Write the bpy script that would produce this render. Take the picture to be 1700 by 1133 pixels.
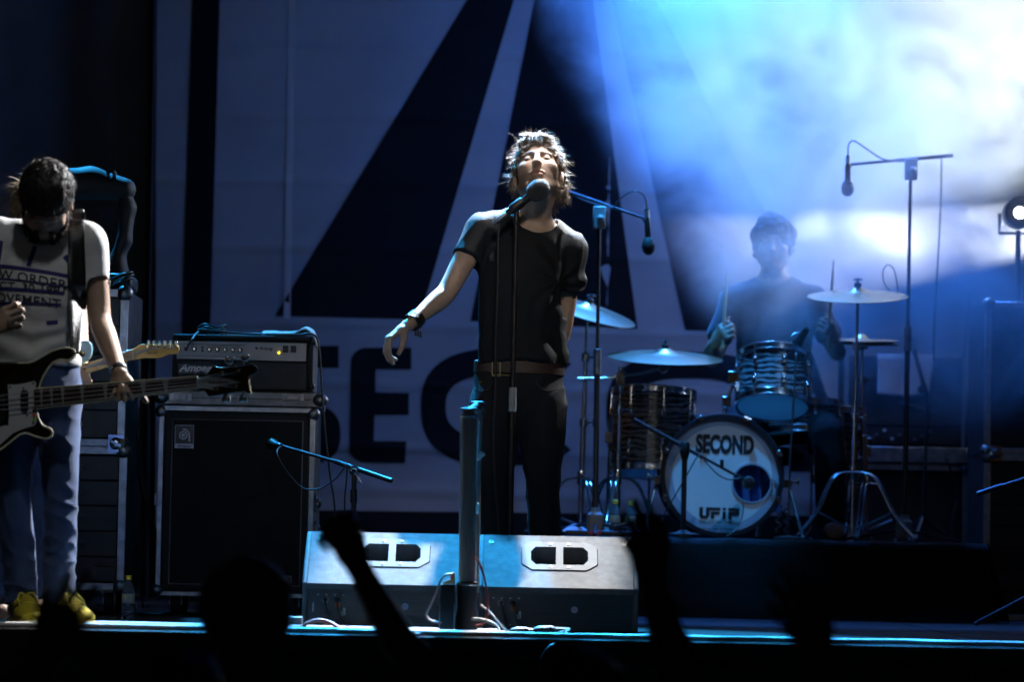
import bpy, math, random
import numpy as np
from mathutils import Vector, Matrix, noise
from mathutils.bvhtree import BVHTree
random.seed(7)
R = math.radians
for _o in list(bpy.data.objects):
    bpy.data.objects.remove(_o)
scn = bpy.context.scene
COL = scn.collection

# ------------------------------------------------------------------ camera
FPX, CX, CY = 6000.0, 850.0, 566.5          # focal length and centre in photo pixels (1700 x 1133)
CAMY, CAMZ = -13.0, 0.29                    # metres; the stage deck is z = 0
PITCH = math.atan((905 - CY) / FPX)
ROLL = R(1.12)
camd = bpy.data.cameras.new('camera')
cam = bpy.data.objects.new('camera', camd)
COL.objects.link(cam)
cam.matrix_world = Matrix.Translation((0, CAMY, CAMZ)) @ Matrix.Rotation(R(90) + PITCH, 4, 'X') @ Matrix.Rotation(ROLL, 4, 'Z')
camd.sensor_width = 36.0
camd.lens = 36.0 * FPX / 1700.0
camd.clip_start = 0.2
camd.clip_end = 400
camd.dof.use_dof = True
camd.dof.focus_distance = 13.0
camd.dof.aperture_fstop = 2.7
scn.camera = cam

# ------------------------------------------------------------------ night sky, exposure, render settings
w = bpy.data.worlds.new('World')
scn.world = w
w.use_nodes = True
nt = w.node_tree
bg = nt.nodes['Background']
sky = nt.nodes.new('ShaderNodeTexSky')
sky.sky_type = 'NISHITA'
sky.sun_disc = False
sky.sun_elevation = R(-4)
sky.sun_rotation = R(160)
nt.links.new(sky.outputs[0], bg.inputs[0])
bg.inputs[1].default_value = 0.05
vs = scn.view_settings
vs.view_transform = 'Standard'
vs.look = 'None'
vs.exposure = 0.0
vs.gamma = 1.0
vs.use_curve_mapping = False
cy = scn.cycles
cy.use_denoising = True
cy.max_bounces = 6
cy.diffuse_bounces = 2
cy.glossy_bounces = 3
cy.transmission_bounces = 4
cy.transparent_max_bounces = 6
cy.volume_bounces = 0
cy.volume_step_rate = 1.0
cy.volume_max_steps = 256
cy.caustics_reflective = False
cy.caustics_refractive = False
cy.sample_clamp_indirect = 4.0

# ------------------------------------------------------------------ stage lamps (rigged on the truss above the stage)
def spot(name, loc, tgt, power, col, cone, blend=0.3, size=0.08):
    l = bpy.data.lights.new(name, 'SPOT')
    o = bpy.data.objects.new(name, l)
    COL.objects.link(o)
    o.location = loc
    o.rotation_euler = (Vector(tgt) - Vector(loc)).to_track_quat('-Z', 'Y').to_euler()
    l.energy = power
    l.color = col
    l.spot_size = R(cone)
    l.spot_blend = blend
    l.shadow_soft_size = size
    return o

WHITE, BLUE, CYAN, AMBER = (0.97, 0.98, 1.0), (0.05, 0.25, 1.0), (0.03, 0.43, 1.0), (1.0, 0.42, 0.12)
# white back light over the drums, cyan and blue back lights, whites in the smoke, front truss and house wash
spot('back_spot_white', (0.62, 2.7, 5.6), (-0.08, -0.75, 0.45), 14000, WHITE, 10, 0.45, 0.05)
spot('back_spot_white_right', (2.6, 1.9, 3.7), (0.20, 0.0, 1.15), 800, WHITE, 8, 0.4, 0.05)
spot('top_spot_white', (0.75, 0.55, 5.8), (0.11, 0.02, 1.74), 2700, WHITE, 6.0, 0.6, 0.05)
spot('back_spot_white_side', (2.2, 1.7, 4.6), (-1.7, -1.5, 0.7), 6500, WHITE, 19, 0.4, 0.05)
spot('back_spot_cyan', (-0.5, 2.6, 5.6), (0.0, -1.15, 0.3), 14500, CYAN, 25, 0.4, 0.06)
spot('back_spot_cyan_edge', (1.7, 1.9, 5.6), (1.5, -1.95, 0.0), 6500, (0.05, 0.36, 1.0), 11, 0.5, 0.06)
spot('back_spot_blue_side', (-2.3, 3.4, 4.9), (-1.2, 0.2, 0.9), 2600, CYAN, 28, 0.5, 0.07)
spot('back_spot_blue_drums', (1.0, 4.2, 4.9), (1.25, 2.95, 0.9), 2800, (0.04, 0.24, 1.0), 40, 0.4, 0.07)
spot('top_spot_cyan_drums', (0.3, 1.9, 5.4), (0.85, 2.80, 0.95), 3000, (0.03, 0.36, 1.0), 18, 0.5, 0.06)
spot('front_spot_drums', (2.5, 0.1, 4.3), (1.0, 2.5, 0.72), 260, (0.34, 0.58, 1.0), 9, 0.8, 0.05)
spot('smoke_spot_blue', (0.6, 4.2, 4.9), (0.93, 3.2, 1.6), 3900, (0.03, 0.20, 1.0), 44, 0.4, 0.05)
spot('smoke_spot_white', (3.8, 4.2, 3.0), (1.75, 3.45, 2.5), 2200, (0.76, 0.88, 1.0), 44, 0.5, 0.05)
spot('smoke_spot_beam', (3.6, 4.2, 2.02), (1.25, 3.5, 1.60), 6200, (0.88, 0.94, 1.0), 11, 0.12, 0.03)
spot('front_spot_singer', (0.5, -8.0, 4.4), (-0.02, -0.1, 1.36), 720, (1.0, 0.95, 0.89), 8, 0.5, 0.45)
spot('front_spot_bass', (-0.6, -5.0, 6.0), (-1.75, -1.5, 0.9), 190, (0.95, 0.98, 1.0), 17, 0.6, 0.15)
spot('front_wash', (1.5, -17.0, 7.0), (-0.2, 1.0, 2.4), 85, (0.9, 0.96, 1.0), 22, 0.5, 0.3)
spot('backdrop_wash', (-1.2, 2.2, 5.6), (-1.2, 4.8, 1.6), 3.4, (0.36, 0.62, 1.0), 110, 0.8, 0.3)
spot('amber_side', (-3.6, 1.2, 3.2), (0.30, 2.95, 1.0), 70, AMBER, 4.5, 0.5, 0.05)


# ------------------------------------------------------------------ pixel of the photo -> point at depth Y
def P(u, v, Y):
    x, y = u - CX, v - CY
    c, s = math.cos(ROLL), math.sin(ROLL)
    x, y = x * c + y * s, -x * s + y * c
    rx, uz = x / FPX, -y / FPX
    d = Vector((rx, math.cos(PITCH) - uz * math.sin(PITCH), math.sin(PITCH) + uz * math.cos(PITCH)))
    t = (Y - CAMY) / d.y
    return Vector((0, CAMY, CAMZ)) + d * t
def PX(px, Y):                      # length of px photo pixels at depth Y
    return px * (Y - CAMY) / FPX
def G(u, v, Y, z):                  # as P with a fixed height
    p = P(u, v, Y); p.z = z
    return p

# ------------------------------------------------------------------ materials
MATS = {}
def mat(name, col, rough=0.5, metal=0.0, var=0.0, vscale=8.0, bump=0.0, bscale=40.0, rvar=0.0, spec=0.5, sheen=0.0,
        coat=0.0, trans=0.0, alpha=1.0, attr=None, stretch=None, emit=None, estr=0.0, col2=None, detail=4.0, ior=None, sss=0.0):
    if name in MATS:
        return MATS[name]
    m = bpy.data.materials.new(name)
    m.use_nodes = True
    t = m.node_tree
    b = t.nodes['Principled BSDF']
    I = b.inputs
    I['Base Color'].default_value = (*col, 1)
    I['Roughness'].default_value = rough
    I['Metallic'].default_value = metal
    I['Specular IOR Level'].default_value = spec
    if sheen: I['Sheen Weight'].default_value = sheen
    if coat: I['Coat Weight'].default_value = coat
    if trans: I['Transmission Weight'].default_value = trans
    if alpha < 1: I['Alpha'].default_value = alpha
    if ior: I['IOR'].default_value = ior
    if sss:
        I['Subsurface Weight'].default_value = sss
        I['Subsurface Radius'].default_value = (0.012, 0.005, 0.003)
    if emit:
        I['Emission Color'].default_value = (*emit, 1)
        I['Emission Strength'].default_value = estr
    tc = t.nodes.new('ShaderNodeTexCoord')
    src = tc.outputs['Object']
    if stretch:
        mp = t.nodes.new('ShaderNodeMapping')
        mp.inputs['Scale'].default_value = stretch
        t.links.new(src, mp.inputs[0])
        src = mp.outputs[0]
    base = None
    if attr:
        a = t.nodes.new('ShaderNodeAttribute')
        a.attribute_name = attr
        base = a.outputs['Color']
        t.links.new(base, I['Base Color'])
    if var or rvar or col2:
        n = t.nodes.new('ShaderNodeTexNoise')
        n.inputs['Scale'].default_value = vscale
        n.inputs['Detail'].default_value = detail
        t.links.new(src, n.inputs['Vector'])
        if var or col2:
            mx = t.nodes.new('ShaderNodeMix')
            mx.data_type = 'RGBA'
            c2 = col2 or tuple(c * (1 - var) for c in col)
            rp = t.nodes.new('ShaderNodeMapRange')
            rp.inputs[1].default_value = 0.32
            rp.inputs[2].default_value = 0.68
            t.links.new(n.outputs[0], rp.inputs[0])
            t.links.new(rp.outputs[0], mx.inputs[0])
            if base is not None:
                mu = t.nodes.new('ShaderNodeMix'); mu.data_type = 'RGBA'; mu.blend_type = 'MULTIPLY'
                mu.inputs[0].default_value = 1.0
                t.links.new(base, mu.inputs[6])
                mu.inputs[7].default_value = (1 - var, 1 - var, 1 - var, 1)
                t.links.new(base, mx.inputs[6]); t.links.new(mu.outputs[2], mx.inputs[7])
            else:
                mx.inputs[6].default_value = (*col, 1)
                mx.inputs[7].default_value = (*c2, 1)
            t.links.new(mx.outputs[2], I['Base Color'])
        if rvar:
            r2 = t.nodes.new('ShaderNodeMapRange')
            r2.inputs[3].default_value = max(0.02, rough - rvar)
            r2.inputs[4].default_value = min(1, rough + rvar)
            t.links.new(n.outputs[0], r2.inputs[0])
            t.links.new(r2.outputs[0], I['Roughness'])
    if bump:
        n2 = t.nodes.new('ShaderNodeTexNoise')
        n2.inputs['Scale'].default_value = bscale
        n2.inputs['Detail'].default_value = 3
        t.links.new(src, n2.inputs['Vector'])
        bp = t.nodes.new('ShaderNodeBump')
        bp.inputs['Strength'].default_value = bump
        bp.inputs['Distance'].default_value = 0.01
        t.links.new(n2.outputs[0], bp.inputs['Height'])
        t.links.new(bp.outputs[0], I['Normal'])
    MATS[name] = m
    return m

M = dict(
    black=mat('black_plastic', (0.012, 0.012, 0.013), 0.42, var=0.4, vscale=30, rvar=0.12),
    rubber=mat('black_rubber', (0.015, 0.015, 0.016), 0.7, bump=0.1, bscale=200),
    paint=mat('black_powder_coat', (0.018, 0.018, 0.02), 0.38, var=0.3, vscale=60, bump=0.15, bscale=400),
    chrome=mat('chrome', (0.72, 0.73, 0.75), 0.16, 1.0, var=0.25, vscale=25, rvar=0.1),
    alu=mat('aluminium_edge', (0.55, 0.56, 0.58), 0.42, 1.0, var=0.35, vscale=30, rvar=0.15, bump=0.05),
    steel=mat('dull_steel', (0.35, 0.35, 0.36), 0.42, 1.0, var=0.4, vscale=40, rvar=0.12),
    white=mat('white_plastic', (0.75, 0.75, 0.74), 0.5, var=0.1),
    cable_black=mat('black_cable', (0.014, 0.014, 0.015), 0.5),
    cable_white=mat('white_cable', (0.75, 0.74, 0.72), 0.5, var=0.15, vscale=60),
    cable_red=mat('red_cable', (0.45, 0.05, 0.05), 0.5, var=0.2),
    orange=mat('orange_plastic', (0.85, 0.18, 0.02), 0.45),
    grille=mat('black_grille_cloth', (0.010, 0.010, 0.011), 0.85, var=0.4, vscale=300, bump=0.4, bscale=600),
    tolex=mat('black_tolex', (0.016, 0.016, 0.018), 0.55, bump=0.5, bscale=350, var=0.3),
    ply=mat('black_laminate_board', (0.017, 0.017, 0.019), 0.45, var=0.5, vscale=12, rvar=0.15),
)

# ------------------------------------------------------------------ mesh helpers (all in world metres)
class MB:
    def __init__(s):
        s.v, s.f = [], []
    def add(s, vs, fs):
        o = len(s.v)
        s.v += [tuple(p) for p in vs]
        s.f += [tuple(i + o for i in f) for f in fs]
        return s
    def box(s, c, size, rot=None):
        hx, hy, hz = size[0] / 2, size[1] / 2, size[2] / 2
        c = Vector(c)
        vs = [Vector((x, y, z)) for z in (-hz, hz) for y in (-hy, hy) for x in (-hx, hx)]
        if rot is not None: vs = [rot @ p for p in vs]
        return s.add([p + c for p in vs], [(0, 2, 3, 1), (4, 5, 7, 6), (0, 1, 5, 4), (2, 6, 7, 3), (0, 4, 6, 2), (1, 3, 7, 5)])
    def tube(s, pts, r, n=8, caps=True):
        pts = [Vector(p) for p in pts]
        k = len(pts)
        rs = r if isinstance(r, (list, tuple)) else [r] * k
        t0 = (pts[1] - pts[0]).normalized()
        up = Vector((0, 0, 1)) if abs(t0.z) < 0.9 else Vector((0, 1, 0))
        a = t0.cross(up).normalized()
        vs, fs = [], []
        for i in range(k):
            t = (pts[min(i + 1, k - 1)] - pts[max(i - 1, 0)])
            if t.length < 1e-9: t = t0.copy()
            t.normalize()
            a = (a - t * a.dot(t))
            if a.length < 1e-6: a = t.orthogonal()
            a.normalize()
            b = t.cross(a)
            for j in range(n):
                q = 2 * math.pi * j / n
                vs.append(pts[i] + (a * math.cos(q) + b * math.sin(q)) * rs[i])
        for i in range(k - 1):
            for j in range(n):
                j2 = (j + 1) % n
                fs.append((i * n + j, i * n + j2, (i + 1) * n + j2, (i + 1) * n + j))
        if caps:
            fs.append(tuple(range(n - 1, -1, -1)))
            fs.append(tuple((k - 1) * n + j for j in range(n)))
        return s.add(vs, fs)
    def lathe(s, prof, c, axis=(0, 0, 1), n=32, close=False):
        """prof: (radius, height) list along axis from c"""
        ax = Vector(axis).normalized()
        a = ax.orthogonal().normalized()
        b = ax.cross(a)
        c = Vector(c)
        vs, fs = [], []
        for (r, h) in prof:
            for j in range(n):
                q = 2 * math.pi * j / n
                vs.append(c + ax * h + (a * math.cos(q) + b * math.sin(q)) * max(r, 1e-5))
        k = len(prof)
        for i in range(k - 1 + (1 if close else 0)):
            i2 = (i + 1) % k
            for j in range(n):
                j2 = (j + 1) % n
                fs.append((i * n + j, i * n + j2, i2 * n + j2, i2 * n + j))
        if not close:
            if prof[0][0] > 1e-4: fs.append(tuple(range(n - 1, -1, -1)))
            if prof[-1][0] > 1e-4: fs.append(tuple((k - 1) * n + j for j in range(n)))
        return s.add(vs, fs)
    def ball(s, c, r, n=12, sc=(1, 1, 1), rot=None):
        c = Vector(c); vs, fs = [], []
        m = n // 2
        for i in range(m + 1):
            th = math.pi * i / m
            for j in range(n):
                ph = 2 * math.pi * j / n
                p = Vector((math.sin(th) * math.cos(ph) * r * sc[0], math.sin(th) * math.sin(ph) * r * sc[1], math.cos(th) * r * sc[2]))
                if rot is not None: p = rot @ p
                vs.append(c + p)
        for i in range(m):
            for j in range(n):
                fs.append((i * n + j, (i + 1) * n + j, (i + 1) * n + (j + 1) % n, i * n + (j + 1) % n))
        return s.add(vs, fs)
    def prism(s, poly, depth_vec):
        """poly: planar list of points; extruded by depth_vec"""
        d = Vector(depth_vec)
        n = len(poly)
        vs = [Vector(p) for p in poly] + [Vector(p) + d for p in poly]
        fs = [tuple(range(n)), tuple(range(2 * n - 1, n - 1, -1))]
        fs += [(i, i + n, (i + 1) % n + n, (i + 1) % n) for i in range(n)]
        return s.add(vs, fs)
    def build(s, name, m, parent=None, bev=0.0, seg=2, smooth=40, base=None):
        return mesh_obj(name, s.v, s.f, m, parent, bev, seg, smooth, base)

WORLD = {}
def mesh_obj(name, v, f, m, parent=None, bev=0.0, seg=2, smooth=40, base=None):
    v = np.asarray([tuple(p) for p in v] if not isinstance(v, np.ndarray) else v, dtype=np.float64)
    off = np.array(WORLD[parent.name]) if parent is not None else (np.array(base) if base is not None else np.array([v[:, 0].mean(), v[:, 1].mean(), v[:, 2].min()]))
    me = bpy.data.meshes.new(name)
    if isinstance(f, np.ndarray):
        me.vertices.add(len(v)); me.vertices.foreach_set('co', (v - off).astype(np.float32).ravel())
        n, k = f.shape
        me.loops.add(n * k); me.loops.foreach_set('vertex_index', f.astype(np.int32).ravel())
        me.polygons.add(n); me.polygons.foreach_set('loop_start', np.arange(0, n * k, k, dtype=np.int32))
        me.update(calc_edges=True); me.validate()
    else:
        me.from_pydata((v - off).tolist(), [], f)
        me.update()
    me.materials.append(m)
    if smooth:
        me.shade_smooth()
        if smooth < 180: me.set_sharp_from_angle(angle=R(smooth))
    o = bpy.data.objects.new(name, me)
    COL.objects.link(o)
    if parent is not None:
        o.parent = parent
    else:
        o.location = off
    WORLD[o.name] = tuple(off)
    if bev:
        b = o.modifiers.new('edge', 'BEVEL')
        b.width = bev; b.segments = seg; b.limit_method = 'ANGLE'; b.angle_limit = R(40)
    return o

def empty(name, loc, label=None, cat=None, group=None):
    o = bpy.data.objects.new(name, None)
    COL.objects.link(o)
    o.location = loc
    o.empty_display_size = 0.05
    WORLD[o.name] = tuple(loc)
    if label: tag(o, label, cat, group)
    return o
def tag(o, label, cat, group=None, kind=None):
    o['label'] = label; o['category'] = cat
    if group: o['group'] = group
    if kind: o['kind'] = kind
    return o
def setting(o):
    o['kind'] = 'structure'
    return o

def catmull(pts, k=6):
    pts = [Vector(p) for p in pts]
    q = [pts[0]] + pts + [pts[-1]]
    out = []
    for i in range(1, len(q) - 2):
        a, b, c, d = q[i - 1], q[i], q[i + 1], q[i + 2]
        for j in range(k):
            t = j / k
            out.append(0.5 * ((2 * b) + (c - a) * t + (2 * a - 5 * b + 4 * c - d) * t * t + (3 * b - a - 3 * c + d) * t ** 3))
    out.append(pts[-1])
    return out

def text_mesh(body, size=1.0, bold=0.0, sx=1.0, spacing=1.0, shear=0.0, align='CENTER'):
    cu = bpy.data.curves.new('t', 'FONT')
    cu.body = body; cu.size = size; cu.offset = bold; cu.space_character = spacing; cu.shear = shear
    cu.align_x = align; cu.align_y = 'CENTER'; cu.resolution_u = 4
    o = bpy.data.objects.new('t', cu)
    COL.objects.link(o)
    dg = bpy.context.evaluated_depsgraph_get(); dg.update()
    me = o.evaluated_get(dg).to_mesh()
    v = [Vector((p.co.x * sx, p.co.y, 0)) for p in me.vertices]
    f = [tuple(p.vertices) for p in me.polygons]
    o.evaluated_get(dg).to_mesh_clear()
    bpy.data.objects.remove(o); bpy.data.curves.remove(cu)
    return v, f
def lay(v, f, origin, right, up, mb=None):
    right, up, origin = Vector(right), Vector(up), Vector(origin)
    mb = mb or MB()
    return mb.add([origin + right * p.x + up * p.y for p in v], f)

# ------------------------------------------------------------------ implicit bodies: smooth unions polygonised with surface nets
def vnoise(p, seed=0):
    """value noise, p (n,3) -> (n,) in -1..1"""
    i = np.floor(p).astype(np.int64); f = p - i
    u = f * f * (3 - 2 * f)
    out = np.zeros(len(p))
    for dx in (0, 1):
        for dy in (0, 1):
            for dz in (0, 1):
                h = (i[:, 0] + dx) * 374761393 + (i[:, 1] + dy) * 668265263 + (i[:, 2] + dz) * 2147483647 + seed * 1274126177
                h = (h ^ (h >> 13)) * 1274126177
                h = (h ^ (h >> 16)) & 0xffff
                wgt = (u[:, 0] if dx else 1 - u[:, 0]) * (u[:, 1] if dy else 1 - u[:, 1]) * (u[:, 2] if dz else 1 - u[:, 2])
                out += wgt * (h / 32767.5 - 1)
    return out

class Field:
    def __init__(s, lo, hi, h):
        s.h = h
        s.lo = np.array(lo, float)
        s.n = np.maximum(4, np.ceil((np.array(hi, float) - s.lo) / h).astype(int) + 1)
        s.a = np.full(s.n, 0.2, np.float32)
    def _blk(s, lo, hi):
        i0 = np.clip(np.floor((lo - s.lo) / s.h).astype(int), 0, s.n)
        i1 = np.clip(np.ceil((hi - s.lo) / s.h).astype(int) + 1, 0, s.n)
        if np.any(i1 <= i0): return None
        g = [s.lo[k] + np.arange(i0[k], i1[k]) * s.h for k in range(3)]
        X, Y, Z = np.meshgrid(*g, indexing='ij', sparse=True)
        return tuple(slice(i0[k], i1[k]) for k in range(3)), X, Y, Z
    def _mix(s, sl, d, k, op):
        a = s.a[sl]
        if op == 'sub':
            d = -d
            if k > 0:
                h = np.clip(0.5 - 0.5 * (a - d) / k, 0, 1)
                s.a[sl] = a + (d - a) * h + k * h * (1 - h)
            else: s.a[sl] = np.maximum(a, d)
        else:
            if k > 0:
                h = np.clip(0.5 + 0.5 * (a - d) / k, 0, 1)
                s.a[sl] = a + (d - a) * h - k * h * (1 - h)
            else: s.a[sl] = np.minimum(a, d)
    def cone(s, a, b, ra, rb, k=0.012, op='add'):
        return s.ecap(a, b, (ra, ra), (rb, rb), (1, 0, 0), k, op)
    def ecap(s, a, b, ra, rb, side=(1, 0, 0), k=0.012, op='add'):
        """capsule of elliptic section: radii (along side, across) at both ends"""
        a, b = np.array(a, float), np.array(b, float)
        m = max(*ra, *rb) + k + 2.5 * s.h
        r = s._blk(np.minimum(a, b) - m, np.maximum(a, b) + m)
        if r is None: return s
        sl, X, Y, Z = r
        ax = b - a; L = np.linalg.norm(ax) + 1e-9; ax = ax / L
        sd = np.array(side, float); sd = sd - ax * sd.dot(ax)
        if np.linalg.norm(sd) < 1e-5:
            sd = np.array(Vector(ax).orthogonal())
        sd /= np.linalg.norm(sd)
        nn = np.cross(ax, sd)
        x, y, z = X - a[0], Y - a[1], Z - a[2]
        t = x * ax[0] + y * ax[1] + z * ax[2]
        tc = np.clip(t / L, 0, 1)
        ps = x * sd[0] + y * sd[1] + z * sd[2]
        pn = x * nn[0] + y * nn[1] + z * nn[2]
        pt = t - tc * L
        rs = ra[0] + (rb[0] - ra[0]) * tc
        rn = ra[1] + (rb[1] - ra[1]) * tc
        rm = np.minimum(rs, rn)
        d = (np.sqrt((ps / rs) ** 2 + (pn / rn) ** 2 + (pt / rm) ** 2) - 1) * rm
        s._mix(sl, d, k, op)
        return s
    def ell(s, c, r, rot=None, k=0.012, op='add'):
        c = np.array(c, float); r = np.array(r, float)
        m = r.max() + k + 2.5 * s.h
        q = s._blk(c - m, c + m)
        if q is None: return s
        sl, X, Y, Z = q
        x, y, z = X - c[0], Y - c[1], Z - c[2]
        if rot is not None:
            T = np.array(rot.to_3x3().transposed())
            x, y, z = (T[0, 0] * x + T[0, 1] * y + T[0, 2] * z, T[1, 0] * x + T[1, 1] * y + T[1, 2] * z, T[2, 0] * x + T[2, 1] * y + T[2, 2] * z)
        d = (np.sqrt((x / r[0]) ** 2 + (y / r[1]) ** 2 + (z / r[2]) ** 2) - 1) * r.min()
        s._mix(sl, d, k, op)
        return s
    def chain(s, pts, side=(1, 0, 0), k=0.012, op='add'):
        """pts: list of (pos, r_side, r_across)"""
        q = []                                            # smooth the radii and the axis first
        for i in range(len(pts) - 1):
            P4 = [pts[max(i - 1, 0)], pts[i], pts[i + 1], pts[min(i + 2, len(pts) - 1)]]
            A = [np.array([*p[0], p[1], p[2]], float) for p in P4]
            for j in range(3):
                t = j / 3
                q.append(0.5 * (2 * A[1] + (A[2] - A[0]) * t + (2 * A[0] - 5 * A[1] + 4 * A[2] - A[3]) * t * t + (3 * A[1] - A[0] - 3 * A[2] + A[3]) * t ** 3))
        q.append(np.array([*pts[-1][0], pts[-1][1], pts[-1][2]], float))
        keep = s.a
        al = np.array([p[:3] for p in q]); m = max(max(p[3], p[4]) for p in q) + k + 3 * s.h
        r = s._blk(al.min(0) - m, al.max(0) + m)
        if r is None: return s
        sl = r[0]
        s.a = np.full(s.n, 0.2, np.float32) if keep.size < 4000000 else np.full_like(keep, 0.2)
        for (a, b) in zip(q[:-1], q[1:]):
            s.ecap(a[:3], b[:3], (a[3], a[4]), (b[3], b[4]), side, 0.0, 'add')
        d = s.a[sl].copy(); s.a = keep
        s._mix(sl, d, k, op)
        return s
    def cut(s, p, n):
        """keep the side n points away from: removes everything with (x-p).n > 0"""
        n = np.array(n, float); n /= np.linalg.norm(n); p = np.array(p, float)
        g = [s.lo[k] + np.arange(s.n[k]) * s.h for k in range(3)]
        X, Y, Z = np.meshgrid(*g, indexing='ij', sparse=True)
        s.a = np.maximum(s.a, ((X - p[0]) * n[0] + (Y - p[1]) * n[1] + (Z - p[2]) * n[2]).astype(np.float32))
        return s
    def mesh(s):
        a = s.a.copy()
        for ax in range(3):                                   # close at the border
            sl = [slice(None)] * 3
            for e in (0, -1):
                sl[ax] = e; a[tuple(sl)] = np.maximum(a[tuple(sl)], 0.01)
        ins = a < 0
        c = np.zeros(tuple(s.n - 1), np.int8)
        for i in (0, 1):
            for j in (0, 1):
                for k in (0, 1):
                    c += ins[i:i + s.n[0] - 1, j:j + s.n[1] - 1, k:k + s.n[2] - 1]
        idx = np.argwhere((c > 0) & (c < 8))
        num = np.full(tuple(s.n - 1), -1, np.int32)
        num[idx[:, 0], idx[:, 1], idx[:, 2]] = np.arange(len(idx))
        acc = np.zeros((len(idx), 3)); cnt = np.zeros(len(idx))
        for ax in range(3):
            o1, o2 = [q for q in range(3) if q != ax]
            for e1 in (0, 1):
                for e2 in (0, 1):
                    p0 = idx.copy(); p0[:, o1] += e1; p0[:, o2] += e2
                    p1 = p0.copy(); p1[:, ax] += 1
                    d0 = a[p0[:, 0], p0[:, 1], p0[:, 2]]; d1 = a[p1[:, 0], p1[:, 1], p1[:, 2]]
                    mk = (d0 < 0) != (d1 < 0)
                    t = np.where(mk, d0 / np.where(mk, d0 - d1, 1), 0)
                    pos = (p0 - idx).astype(float); pos[:, ax] += t
                    acc[mk] += pos[mk]; cnt[mk] += 1
        v = s.lo + (idx + acc / cnt[:, None]) * s.h
        quads = []
        for ax in range(3):
            o1, o2 = (ax + 1) % 3, (ax + 2) % 3
            sl0 = [slice(None)] * 3; sl1 = [slice(None)] * 3
            sl0[ax] = slice(0, -1); sl1[ax] = slice(1, None)
            A = ins[tuple(sl0)]; B = ins[tuple(sl1)]
            e = np.argwhere(A != B)
            e = e[(e[:, o1] > 0) & (e[:, o2] > 0) & (e[:, o1] < s.n[o1] - 1) & (e[:, o2] < s.n[o2] - 1)]
            q = []
            for (d1, d2) in ((-1, -1), (0, -1), (0, 0), (-1, 0)):
                w_ = e.copy(); w_[:, o1] += d1; w_[:, o2] += d2
                q.append(num[w_[:, 0], w_[:, 1], w_[:, 2]])
            q = np.stack(q, 1)
            fl = ~A[e[:, 0], e[:, 1], e[:, 2]]
            q[fl] = q[fl][:, ::-1]
            quads.append(q)
        f = np.concatenate(quads)
        f = f[(f >= 0).all(1)]
        return v, f

def vnormals(v, f):
    n = np.cross(v[f[:, 2]] - v[f[:, 0]], v[f[:, 3]] - v[f[:, 1]])
    out = np.zeros_like(v)
    for k in range(4): np.add.at(out, f[:, k], n)
    return out / (np.linalg.norm(out, axis=1, keepdims=True) + 1e-12)
def relax(v, f, it=2, lam=0.5):
    for _ in range(it):
        s = np.zeros_like(v); c = np.zeros(len(v))
        for k in range(4):
            np.add.at(s, f[:, k], v[f[:, (k + 1) % 4]]); np.add.at(c, f[:, k], 1)
            np.add.at(s, f[:, (k + 1) % 4], v[f[:, k]]); np.add.at(c, f[:, (k + 1) % 4], 1)
        v = v + lam * (s / np.maximum(c, 1)[:, None] - v)
    return v
def wrinkle(v, f, amp, fn):
    return v + vnormals(v, f) * (amp * fn(v))[:, None]
def folds(v, scale, seed=0, sharp=1.0):
    """ridged cloth folds; scale = (x, y, z) frequency"""
    p = v * np.array(scale) + vnoise(v * 6, seed + 9)[:, None] * 0.6
    n = vnoise(p, seed) * 0.7 + vnoise(p * 2.1, seed + 3) * 0.3
    return 1 - np.abs(n) * 2 * sharp
def paint(o, v, cols):
    a = o.data.color_attributes.new('Col', 'FLOAT_COLOR', 'POINT')
    c = np.ones((len(v), 4), np.float32); c[:, :3] = cols
    a.data.foreach_set('color', c.ravel())

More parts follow.
